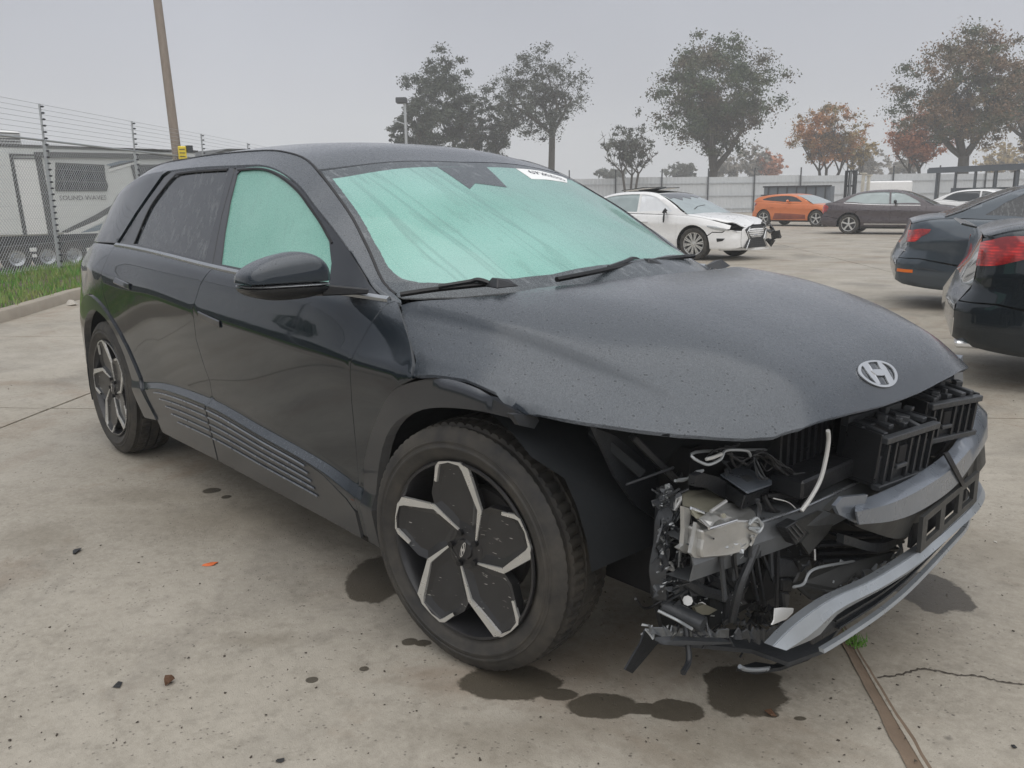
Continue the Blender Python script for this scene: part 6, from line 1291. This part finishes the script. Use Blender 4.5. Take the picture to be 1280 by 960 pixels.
MB().box(((s0 + s1) / 2, -sg_ * 1.2, (z0 + z1) / 2), (s1 - s0, 2.38, z1 - z0)).obj('body_shell', 'rv_skin', RVo, bevel=.05)
MB().box(((s0 + s1) / 2, -sg_ * 1.2, z1 + .02), (s1 - s0 + .1, 2.46, .05)).obj('roof_edge', 'rv_dark', RVo)
MB().box(((s0 + s1) / 2, -sg_ * 1.2, z0 - .22), (s1 - s0 - .2, 2.2, .46)).obj('chassis', 'rv_black', RVo)
rvp('slide_out', ((-30, 190), (-30, 294), (27, 293), (9, 192)), 'rv_skin', .10, .1)
rvp('trim_strip', ((9, 192), (15, 192), (34, 294), (27, 294)), 'rv_dark', .03); rvp('door_panel', ((16, 199), (43, 198), (62, 292), (33, 293)), 'rv_light', .02)
rvp('trim_strip', ((42, 190), (50, 190), (70, 293), (60, 294)), 'rv_dark', .03); rvp('awning_rail', ((9, 192), (43, 193), (43, 195), (9, 195)), 'rv_dark', .04); rvp('awning_rail', ((13, 197), (43, 197.5), (43, 199), (13, 198.5)), 'rv_dark', .04)
rvp('awning', ((43, 190), (60, 190), (215, 193), (215, 199), (60, 197), (43, 197)), 'rv_dark', .06, .08)
WN = rvp('window_frame', ((69, 203), (130, 206), (132, 225), (135, 232), (133, 239), (69, 239)), 'rv_dark', .02); rvp('pane', ((72, 206), (128, 208.5), (131, 230), (130, 237), (72, 237)), 'tinted_glass', .03, .01, WN); rvp('sash', ((71, 224), (98, 225), (98, 227), (71, 226)), 'rv_dark', .04, .01, WN)
for nm, P_, m_ in (('stripe', ((132, 206), (150, 201), (172, 200), (140, 208)), 'rv_blue'), ('stripe', ((135, 212), (172, 200), (176, 203), (136, 215)), 'rv_light'), ('stripe', ((140, 207), (165, 201), (170, 202), (135, 211)), 'rv_dark'), ('stripe', ((76, 290), (120, 268), (155, 247), (160, 252), (120, 276), (84, 291)), 'rv_dark'), ('stripe', ((82, 292), (150, 258), (165, 256), (150, 266), (100, 291)), 'rv_light'), ('stripe', ((100, 291), (140, 274), (160, 268), (160, 274), (120, 289)), 'rv_blue'), ('stripe', ((80, 291), (160, 287), (160, 290), (80, 293)), 'rv_light')): rvp(nm, P_, m_, .012 + .003 * (m_ != 'rv_light'), .01)
NW = rvp('front_window_frame', ((163, 206), (168, 226), (172, 230), (240, 236), (240, 205)), 'rv_dark', .02); rvp('pane', ((172, 208), (175, 226), (236, 230), (236, 208)), 'tinted_glass', .03, .01, NW)
def on_rv(co):
    p = rv(104, 247.5); return Vector((p.x + co.x, sg_ * .012, p.z + co.y))
text_mesh('SOUND WAVES', .175, 'rv_dark', 'lettering', RVo, on_rv).scale = (1, 1, 1)
for u in (21, 60, 93):
    c = rv(u, 319); r_ = .36; w_ = MB(); w_.lathe([(.20, .10), (r_ * .9, .12), (r_, .06), (r_, -.08), (.2, -.1)], 28); wo = w_.obj('wheel', 'tyre', RVo, smooth=40); wo.location = (c.x, -sg_ * .10, .36)
    MB().lathe([(.001, .09), (.10, .10), (.12, .06), (.21, .10), (.215, .02), (.001, .02)], 24).obj('rim', 'satin_chrome', wo, smooth=30).scale = (1, sg_, 1)
for u, v in ((41, 312), (112, 312)): c = rv(u, v); MB().box((c.x, 0, c.z), (.16, .06, .10)).obj('marker_plate', 'rv_light', RVo); MB().box((c.x + .02, 0, c.z - .16), (.10, .06, .08)).obj('marker_plate', 'rv_light', RVo)
c = rv(10, 165); MB().box((c.x, -sg_ * 1.0, z1 + .22), (1.0, .8, .40)).obj('roof_unit', 'rv_light', RVo, bevel=.05)
for k in range(5): MB().box((c.x, sg_ * -.58, z1 + .08 + k * .07), (.9, .02, .02)).obj('roof_unit_slat', 'rv_dark', RVo)
# darker trailer end further along
TR = thing('fifth_wheel_trailer', 'dark topped trailer end rising above the black crossover roofline', 'trailer', tuple(dep(252, 262, 29)), RVo.rotation_euler.z); TR.location.z = -.36
MB().box((0, -sg_ * 1.2, 1.75), (3.4, 2.4, 2.6)).obj('body_shell', 'rv_skin', TR, bevel=.06); MB().prism([(-1.75, 3.05), (-1.0, 3.12), (-.2, 3.36), (1.2, 3.38), (1.72, 3.30), (1.72, 3.02)], -1.2 - 1.25, 1.25 - 1.2).obj('roof_cap', 'rv_dark', TR)
# leaning wooden utility pole with its yellow meter tag
t = NT('pole_wood'); g_ = t.noise(1.2, 6, .7, t.coord('Object', (14, 14, .8))); t.set(Base_Color=t.mix(g_, (.13, .10, .075), (.30, .255, .215)), Roughness=.85); t.bump(g_, .5, .02); M['pole_wood'] = t.m
pb_, pt_ = dep(230, 262, 22.6), dep(193.5, -25, 22.6); pb_ = pb_ + (pb_ - pt_).normalized() * 1.6
PO = thing('utility_pole', 'weathered wooden utility pole leaning left with a yellow tag', 'utility pole', tuple(pb_))
MB().tube([(0, 0, 0), tuple((pt_ - pb_) * .5), tuple(pt_ - pb_)], [.125, .118, .105], 14).obj('shaft', 'pole_wood', PO, smooth=50)
simple('yellow_plastic', (.75, .58, .04), .5); tgp = dep(227.5, 191, 22.35) - pb_; n_ = (Vector(CAMP) - dep(227.5, 191, 22.35)).normalized(); sx = _r.copy()
YT = MB().hull([tgp + sx * a + Vector((0, 0, b)) + n_ * c for a in (-.10, .12) for b in (-.17, .17) for c in (0, .08)]).obj('warning_tag', 'yellow_plastic', PO, bevel=.02)
for z in (-.09, 0, .09): MB().bar(tgp + sx * -.06 + Vector((0, 0, z)) + n_ * .085, tgp + sx * .08 + Vector((0, 0, z)) + n_ * .085, .018).obj('tag_slot', 'rv_dark', YT)
MB().box(tuple(tgp + sx * .20 + Vector((0, 0, .10))), (.14, .14, .17)).obj('junction_box', 'dark_steel', PO)
# lamp post far back
lp = dep(511, 262, 60); LPt = dep(509, 131, 60); LP = thing('lamp_post', 'slim lamp post with a square floodlight head before the dark tree', 'street lamp', (lp.x, lp.y, 0))
hz = LPt.z; MB().tube([(0, 0, 0), (0, 0, hz)], [.12, .09], 10).obj('pole', 'galvanised', LP, smooth=40); MB().box((-.15, -.15, hz + .12), (.75, .75, .38), Rz(CYAW)).obj('lamp_head', 'dark_steel', LP, bevel=.05); MB().bar((0, 0, hz - 1.45), (-.62, -.55, hz - 1.15), .07).obj('arm', 'galvanised', LP)

# ================================================================ far metal fence
t = NT('fence_sheet'); t.set(Base_Color=t.mix(t.noise(.6, 4), (.42, .44, .45), (.56, .58, .59)), Roughness=.5, Metallic=.1); M['fence_sheet'] = t.m
a0 = np.array([-45.57, 49.62]); a1 = np.array([-27.42, 69.86]); fd = (a1 - a0) / np.linalg.norm(a1 - a0); fnn = np.array([fd[1], -fd[0]])
if fnn @ (ct - a0) < 0: fnn = -fnn
MF = thing('metal_fence', 'long pale corrugated metal fence closing off the far side of the yard', 'fence')
bay = 3.7; k0, k1 = -14, 24; ps = []
for k in range(k0, k1 + 1):
    p = a0 + fd * bay * (k + .42); ps.append(p); MB().box((p[0] + fnn[0] * .12, p[1] + fnn[1] * .12, 1.75), (.09, .09, 3.5), Rz(math.atan2(fd[1], fd[0]))).obj('post', 'dark_steel', MF)
for i in range(len(ps) - 1):
    p, q = ps[i], ps[i + 1]; V = []; nn = 24; ht = 2.86 + .04 * math.sin(i * 2.3)
    for k in range(nn + 1):
        r_ = p + (q - p) * k / nn + fnn * (.03 if k % 2 else -.0); V += [(r_[0], r_[1], .05), (r_[0], r_[1], ht)]
    MB().add(V, [(2 * k, 2 * k + 2, 2 * k + 3, 2 * k + 1) for k in range(nn)]).obj('corrugated_sheet', 'fence_sheet', MF, fix=False)
    for z in (.35, 1.35, 2.35): MB().bar((*(p + fnn * .07), z), (*(q + fnn * .07), z), .07).obj('rail', 'galvanised', MF)

# ================================================================ things in front of that fence
simple('canopy_steel', (.10, .115, .13), .5, .2); simple('cream_paint', (.55, .52, .44), .6); simple('skip_paint', (.13, .15, .17), .6, .1, .25, 1)
A, B = dep(955, 240, 47), dep(1038, 240, 45.5); CN = thing('skip_container', 'dark open metal container standing behind the orange hatchback', 'container', (A.x, A.y, 0), math.atan2(B.y - A.y, B.x - A.x)); Lc = math.hypot(B.x - A.x, B.y - A.y)
hz = dep(1000, 233, 46).z
MB().box((Lc / 2, 0, hz / 2), (Lc, .06, hz)).obj('side_wall', 'skip_paint', CN); MB().box((Lc / 2, 1.9, hz / 2), (Lc, .06, hz)).obj('side_wall', 'skip_paint', CN); MB().box((.03, .95, hz / 2), (.06, 1.84, hz - .01)).obj('end_wall', 'skip_paint', CN); MB().box((Lc - .03, .95, hz / 2), (.06, 1.84, hz - .01)).obj('end_wall', 'skip_paint', CN)
for k in range(7): MB().box((Lc * (k + .5) / 7, -.06, hz / 2), (.08, .06, hz * .96)).obj('rib', 'dark_steel', CN)
MB().box((Lc / 2, -.05, hz + .01), (Lc + .1, .14, .08)).obj('rim', 'dark_steel', CN)
A = dep(1061, 260, 43); FM = thing('forklift', 'forklift mast with chains standing against the pale fence', 'forklift', (A.x, A.y, 0), -.55)
for x in (-.42, -.20, .20, .42): MB().box((x, 0 if abs(x) > .3 else .07, 1.25), (.09, .12, 2.5)).obj('mast_channel', 'dark_steel', FM)
for z in (.5, 1.1, 1.75, 2.46): MB().box((0, .02, z), (.9, .08, .10)).obj('cross_member', 'dark_steel', FM)
MB().box((0, .8, .75), (1.0, 1.3, .7)).obj('chassis', 'dark_steel', FM, bevel=.05); MB().box((0, -.10, .55), (.95, .06, .4)).obj('fork_carriage', 'dark_steel', FM)
for x in (-.3, .3): MB().box((x, -.55, .12), (.11, .9, .05)).obj('fork', 'dark_steel', FM)
for x in (-.05, .07): MB().tube([(x, -.01, .5), (x, -.01, 2.45)], .02, 6).obj('lift_chain', 'galvanised', FM)
for sx_ in (-.45, .45):
    o = MB().lathe([(.05, -.1), (.28, -.1), (.30, 0), (.28, .1), (.05, .1)], 20).obj('wheel', 'tyre', FM, smooth=40); o.location = (sx_, .45, .30); o.rotation_euler = (0, 0, PI / 2)
for u, h_ in ((1077, 2.35), (1084, 2.25)):
    p = dep(u, 250, 44); q = thing('cream_post', 'cream steel post leaning by the forklift, ' + ('left' if u < 1080 else 'right') + ' one of two', 'post', (p.x, p.y, 0), 0, 'cream posts by the forklift'); MB().box((0, 0, h_ / 2), (.13, .13, h_)).obj('shaft', 'cream_paint', q, bevel=.01); MB().box((0, 0, h_ + .03), (.26, .26, .06)).obj('cap', 'cream_paint', q)
A, B = dep(1166, 211, 47), dep(1300, 207, 41); CP = thing('carport', 'dark steel carport frame with flat roof before the pale fence', 'shelter', (A.x, A.y, 0), math.atan2(B.y - A.y, B.x - A.x)); Lc = math.hypot(B.x - A.x, B.y - A.y) + 2
MB().box((Lc / 2, 1.2, A.z), (Lc, 3.0, .10)).obj('roof_sheet', 'canopy_steel', CP); MB().box((Lc / 2, -.34, A.z - .14), (Lc, .08, .22)).obj('fascia', 'canopy_steel', CP)
for k in range(6):
    for y in (-.25, 2.5): MB().box((.6 + k * 1.25, y, A.z / 2 - .1), (.10, .10, A.z - .2)).obj('post', 'canopy_steel', CP)
MB().box((2.2, 1.4, 1.35), (3.6, .8, .5)).obj('crate', 'skip_paint', CP)
p = dep(1108, 240, 46); VN = thing('covered_trailer', 'small white box trailer between the forklift and the carport', 'trailer', (p.x, p.y, 0), .7)
MB().box((0, 0, 1.25), (2.2, 1.5, 1.5)).obj('box', 'white_paint', VN, bevel=.06); MB().box((0, 0, .45), (2.3, 1.4, .12)).obj('frame', 'dark_steel', VN)
for s_ in (-.78, .78): o = MB().lathe([(.05, -.08), (.27, -.08), (.28, .08), (.05, .08)], 18).obj('wheel', 'tyre', VN); o.location = (0, s_, .28)

# ================================================================ trees
t = NT('bark'); t.set(Base_Color=t.mix(t.noise(5, 5), (.045, .04, .033), (.09, .08, .065)), Roughness=.9); t.bump(t.noise(9, 5), .6, .05); M['bark'] = t.m
def leafmat(name, a, b, c=None):
    t = NT(name); g = t.n.new('ShaderNodeNewGeometry'); r = g.outputs['Random Per Island']; k = t.mix(r, a, b)
    if c: k = t.mix(t.rng(t.noise(.35, 3), .45, .62), k, c)
    t.set(Base_Color=k, Roughness=.65); M[name] = t.m
leafmat('leaf_dark', (.035, .045, .030), (.07, .085, .055)); leafmat('leaf_grey', (.06, .068, .055), (.10, .11, .085)); leafmat('leaf_oak', (.035, .058, .025), (.075, .10, .045), (.10, .075, .045))
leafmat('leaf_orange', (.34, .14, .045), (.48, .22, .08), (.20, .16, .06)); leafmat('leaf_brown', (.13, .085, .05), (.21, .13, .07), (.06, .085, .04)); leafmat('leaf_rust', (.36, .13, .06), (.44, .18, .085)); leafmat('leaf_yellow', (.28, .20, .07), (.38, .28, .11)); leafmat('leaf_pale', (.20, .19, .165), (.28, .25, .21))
def make_tree(name, label, u, D, vtop, vbot, uw0, uw1, lm, nleaf, seed, fork=.3, trunk=.28, multi=1, leaf=.17, dens=1., cat='tree', group=None, vbase=None, shape=.75, clump=1.):
    rs = random.Random(seed); B = dep(u, 243, D); gx, gy = B.x, B.y; zt = dep(u, vtop, D).z; zb = dep(u, vbot, D).z; halfw = (uw1 - uw0) / 2 * D / (CF * 1280); cx = ((uw0 + uw1) / 2 - u) * D / (CF * 1280)
    root = thing(name, label, cat, (gx, gy, 0), 0, group); R_ = Vector((_r.x, _r.y, 0)).normalized(); mb = MB(); tips = []
    zc = (zt + zb) / 2; hh = (zt - zb) / 2; C0 = R_ * cx + Vector((0, 0, zc))
    def branch(p, d, L, r, lev):
        pts = [p]; q = p.copy(); dd = d.copy(); n = 4
        for i in range(n): dd = (dd + Vector((rs.uniform(-.2, .2), rs.uniform(-.2, .2), rs.uniform(-.08, .16)))).normalized(); q = q + dd * L / n; pts.append(q.copy())
        mb.tube(pts, [r * (1 - .5 * i / n) for i in range(n + 1)], 6 if lev < 2 else 4, cap=False)
        if lev >= 3: tips.append(q); return
        for i in range(3 if lev else 4 + multi // 2):
            f = rs.uniform(.45, 1.); a = pts[min(n, int(f * n) + (1 if f > .9 else 0))]
            tgt = C0 + Vector((rs.gauss(0, .55) * halfw, rs.gauss(0, .55) * halfw, rs.uniform(-.85, .95) * hh)); tgt = C0 + Vector(((tgt - C0).x, (tgt - C0).y, (tgt - C0).z)); nd = (tgt - a).normalized() * .75 + dd * .5 + Vector((rs.uniform(-.5, .5), rs.uniform(-.5, .5), rs.uniform(-.1, .4)))
            branch(a, nd.normalized(), L * rs.uniform(.55, .78), r * .52, lev + 1); 
            if lev >= 1: tips.append(a)
    zf = zb * .9 if vbase is None else dep(u, vbase, D).z; zf = max(zf, 1.2)
    for m_ in range(multi):
        d = Vector((rs.uniform(-.35, .35), rs.uniform(-.35, .35), 1)) if multi > 1 else Vector((rs.uniform(-.05, .05), rs.uniform(-.05, .05), 1)); b0 = Vector((rs.uniform(-.3, .3), rs.uniform(-.3, .3), 0)) * (multi > 1); top_ = b0 + d.normalized() * zf
        mb.tube([b0, b0 * .7 + top_ * .3, top_], [trunk * 1.25, trunk, trunk * .85], 8); nb = 5 if multi == 1 else 3
        for k in range(nb):
            a = 2 * PI * k / nb + rs.uniform(-.4, .4) + seed; o_ = R_ * math.cos(a) * .9 + Vector((-R_.y, R_.x, 0)) * math.sin(a) * .9; branch(top_ - Vector((0, 0, .1)), (o_ + Vector((0, 0, rs.uniform(.8, 1.8))) + (R_ * cx).normalized() * .3 * (abs(cx) > .5)).normalized(), hh * rs.uniform(.75, 1.05), trunk * .6, 1)
    for q in tips[:420]:
        for _ in range(4):
            d = Vector((rs.gauss(0, 1), rs.gauss(0, 1), rs.gauss(.35, .8))).normalized(); L_ = halfw * rs.uniform(.10, .26); mb.tube([q, q + d * L_ * .5 + Vector((0, 0, .03)), q + d * L_ + Vector((rs.uniform(-.1, .1), rs.uniform(-.1, .1), rs.uniform(-.05, .12)))], [.022, .016, .008], 3, cap=False)
    mb.obj('trunk', 'bark', root, smooth=50)
    # leaf clumps: at the twig ends and scattered through an uneven crown volume
    nc = int((75 if nleaf > 5000 else 55) * clump); cs = []
    for k in range(nc * 6):
        if len(cs) >= nc: break
        v = Vector((rs.gauss(0, 1), rs.gauss(0, 1), rs.gauss(0, 1))).normalized() * rs.uniform(.35, 1.) ** shape; lump = 1 + .28 * noise.noise(v * 1.7 + Vector((seed, 0, 0)))
        zz = v.z; wf = 1 - .25 * max(0, zz) - .35 * max(0, -zz) ** 2; p = C0 + Vector((v.x * halfw * wf, v.y * halfw * wf, zz * hh)) * 1.0; p = C0 + (p - C0) * lump
        if noise.noise(p * .45 + Vector((seed * 2.7, 0, 0))) > -.28: cs.append((p, rs.uniform(.5, 1.25) * halfw * .165))
    for q in tips:
        dq = (q - C0); 
        if abs(dq.x) < halfw * 1.15 and abs(dq.y) < halfw * 1.15 and abs(dq.z) < hh * 1.05 and rs.random() < .7 * dens: cs.append((q, rs.uniform(.4, .9) * halfw * .13))
    rg = np.random.default_rng(seed); idx = rg.integers(0, len(cs), nleaf); cc = np.array([tuple(c[0]) for c in cs])[idx]; rr = np.array([c[1] for c in cs])[idx][:, None]
    dv = rg.normal(0, 1, (nleaf, 3)); dv /= np.linalg.norm(dv, axis=1, keepdims=True); P = cc + dv * rr * np.minimum(np.abs(rg.normal(0, .66, (nleaf, 1))), 1.12) * np.array([1.35, 1.35, .85])
    a = rg.normal(0, 1, (nleaf, 3)); a /= np.linalg.norm(a, axis=1, keepdims=True); b = np.cross(a, rg.normal(0, 1, (nleaf, 3))); b /= np.linalg.norm(b, axis=1, keepdims=True); s_ = leaf * rg.uniform(.45, 1.55, (nleaf, 1))
    V = np.stack([P - a * s_, P + b * s_ * .55, P + a * s_, P - b * s_ * .55], 1).reshape(-1, 3); me = bpy.data.meshes.new('crown'); me.vertices.add(4 * nleaf); me.vertices.foreach_set('co', V.ravel()); me.loops.add(4 * nleaf); me.loops.foreach_set('vertex_index', np.arange(4 * nleaf)); me.polygons.add(nleaf); me.polygons.foreach_set('loop_start', np.arange(nleaf) * 4); me.update()
    link('crown', me, lm, root); return root
make_tree('evergreen_tree', 'dense dark bushy tree behind the lamp post, left of the leafless looking one', 552, 78, 70, 205, 498, 606, 'leaf_dark', 44200, 3, leaf=0.101, clump=1.6)
make_tree('evergreen_tree', 'low dark bush tree to the left of the lamp post', 508, 80, 140, 215, 486, 540, 'leaf_dark', 8500, 31, leaf=0.130)
make_tree('thin_tree', 'dark spreading tree between the dense evergreen and the airy tall tree', 612, 82, 108, 205, 570, 655, 'leaf_dark', 18700, 9, leaf=0.094)
make_tree('airy_tree', 'tall airy grey tree with visible trunk above the black crossover roof', 688, 74, 57, 185, 612, 736, 'leaf_grey', 23800, 5, leaf=0.079, trunk=.30, vbase=168, clump=1.7, shape=.6)
make_tree('sapling', 'small sparse several stemmed tree at the left end of the metal fence', 788, 66, 140, 208, 752, 824, 'leaf_grey', 3910, 8, leaf=0.086, trunk=.10, multi=3, dens=.8, shape=.6)
make_tree('oak_tree', 'largest green oak with forked trunk behind the metal fence, above the white wreck', 890, 76, 46, 196, 802, 980, 'leaf_oak', 51000, 12, leaf=0.104, trunk=.48, vbase=214, clump=2.0)
make_tree('autumn_tree', 'orange and green autumn tree above the orange hatchback', 1028, 84, 124, 205, 976, 1084, 'leaf_orange', 18700, 14, leaf=0.101, trunk=.16, multi=3)
make_tree('autumn_tree', 'small yellowish tree right of the orange one, behind the forklift', 1066, 92, 158, 212, 1046, 1090, 'leaf_yellow', 4420, 15, leaf=0.130, trunk=.12, multi=2)
make_tree('autumn_tree', 'rust red tree standing low in front of the great brown tree', 1152, 80, 135, 205, 1098, 1190, 'leaf_rust', 18700, 16, leaf=0.101, trunk=.16, multi=3)
make_tree('brown_tree', 'great brown green tree with thick pale trunk above the carport', 1202, 70, 40, 190, 1108, 1282, 'leaf_brown', 47600, 18, leaf=0.094, trunk=.50, vbase=196, clump=2.1)
make_tree('brown_tree', 'brown tree cut by the right edge of the picture', 1290, 76, 28, 195, 1226, 1345, 'leaf_brown', 25500, 19, leaf=0.101, trunk=.3, clump=1.1)
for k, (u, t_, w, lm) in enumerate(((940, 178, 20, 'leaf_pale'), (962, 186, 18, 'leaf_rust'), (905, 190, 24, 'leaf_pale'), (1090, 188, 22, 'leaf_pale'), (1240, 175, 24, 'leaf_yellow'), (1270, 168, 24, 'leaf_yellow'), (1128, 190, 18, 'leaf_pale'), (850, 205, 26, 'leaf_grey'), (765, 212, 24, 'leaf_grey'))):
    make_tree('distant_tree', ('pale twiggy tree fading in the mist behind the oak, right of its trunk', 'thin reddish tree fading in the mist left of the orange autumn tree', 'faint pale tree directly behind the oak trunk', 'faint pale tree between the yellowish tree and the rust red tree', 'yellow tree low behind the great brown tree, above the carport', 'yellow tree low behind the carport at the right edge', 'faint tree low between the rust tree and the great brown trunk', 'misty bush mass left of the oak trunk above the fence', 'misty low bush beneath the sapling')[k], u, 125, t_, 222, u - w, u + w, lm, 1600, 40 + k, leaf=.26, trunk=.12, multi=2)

# ================================================================ small things lying on the slabs
simple('dead_leaf', (.10, .05, .025), .8); simple('orange_leaf', (.60, .13, .03), .6); simple('black_scrap', (.012, .012, .012), .5); simple('pale_stone', (.50, .47, .42), .9)
def litter(name, label, cat, u, v, m, s_, seed, group=None, flat=.35):
    p = at(u, v, z=0); rr = random.Random(seed); mb = MB(); mb.hull([(rr.uniform(-s_, s_), rr.uniform(-s_, s_) * .7, rr.uniform(0, s_ * flat)) for _ in range(12)] + [(-s_ * .6, 0, 0), (s_ * .6, 0, 0)]); o = mb.obj(name, m); o.location = (p.x, p.y, .001); o.rotation_euler = (0, 0, rr.uniform(0, 6)); tag(o, label, cat, group); return o
litter('leaf', 'small bright orange leaf on the concrete beside the crossover', 'leaf', 263, 706, 'orange_leaf', .030, 1, flat=.25)
litter('scrap', 'curled black scrap on the concrete, farthest left', 'debris', 95, 690, 'black_scrap', .026, 2, flat=.5)
litter('leaf', 'brown curled leaf standing on the concrete at the lower left', 'leaf', 210, 855, 'dead_leaf', .020, 3, flat=1.2)
litter('scrap', 'thin black strip lying flat left of the brown leaf', 'debris', 150, 856, 'black_scrap', .022, 4, flat=.1)
litter('scrap', 'black scrap at the bottom edge of the picture', 'debris', 350, 952, 'black_scrap', .012, 5)
litter('scrap', 'black chip near the right bottom corner', 'debris', 1267, 934, 'black_scrap', .010, 6)
litter('stone', 'pale stone lying against the kerb', 'stone', 88, 382, 'pale_stone', .09, 7, flat=.9)
litter('scrap', 'pale chip on the concrete right of the torn bumper', 'debris', 1245, 678, 'pale_stone', .010, 8)
litter('leaf', 'tiny brown leaf beneath the torn bumper', 'leaf', 963, 893, 'dead_leaf', .016, 10)
rr = random.Random(77); mb = MB()
for k in range(520):
    u, v = rr.uniform(0, 1280), rr.uniform(440, 960) ; p = at(u, v, z=0)
    if p.z != p.z: continue
    s_ = rr.uniform(.0015, .006); c = Vector((p.x, p.y, s_ * .3)); mb.hull([c + Vector((rr.uniform(-s_, s_), rr.uniform(-s_, s_), rr.uniform(-s_ * .3, s_ * .6))) for _ in range(6)])
o = mb.obj('grit', 'joint_dirt'); tag(o, kind='stuff')
mb = MB(); c0 = at(1062, 802, z=0)
for k in range(90):
    a = rr.uniform(0, 6.28); r_ = rr.uniform(0, .035); b = Vector((c0.x + .25 * r_ * math.cos(a) - rr.uniform(-.05, .12) * .676 * -1 * .5, c0.y + r_ * math.sin(a), 0)); h = rr.uniform(.01, .035); mb.add([b + Vector((-.002, 0, 0)), b + Vector((.002, .001, 0)), b + Vector((rr.uniform(-.02, .02), rr.uniform(-.02, .02), h))], [(0, 1, 2)])
o = mb.obj('weeds', 'grass_blade'); tag(o, kind='stuff')
# ---------------------------------------------------------------- mist
hm = bpy.data.materials.new('mist'); hm.use_nodes = True; hn = hm.node_tree.nodes; hn.clear(); ho = hn.new('ShaderNodeOutputMaterial'); hv = hn.new('ShaderNodeVolumePrincipled'); hv.inputs['Density'].default_value = .0023; hv.inputs['Color'].default_value = (.93, .95, .97, 1); hv.inputs['Anisotropy'].default_value = .1; hm.node_tree.links.new(hv.outputs[0], ho.inputs['Volume']); M['mist'] = hm
hz_ = MB().box((-20, 60, 11.2), (380, 380, 25.2)).obj('haze', 'mist'); hz_['kind'] = 'stuff'
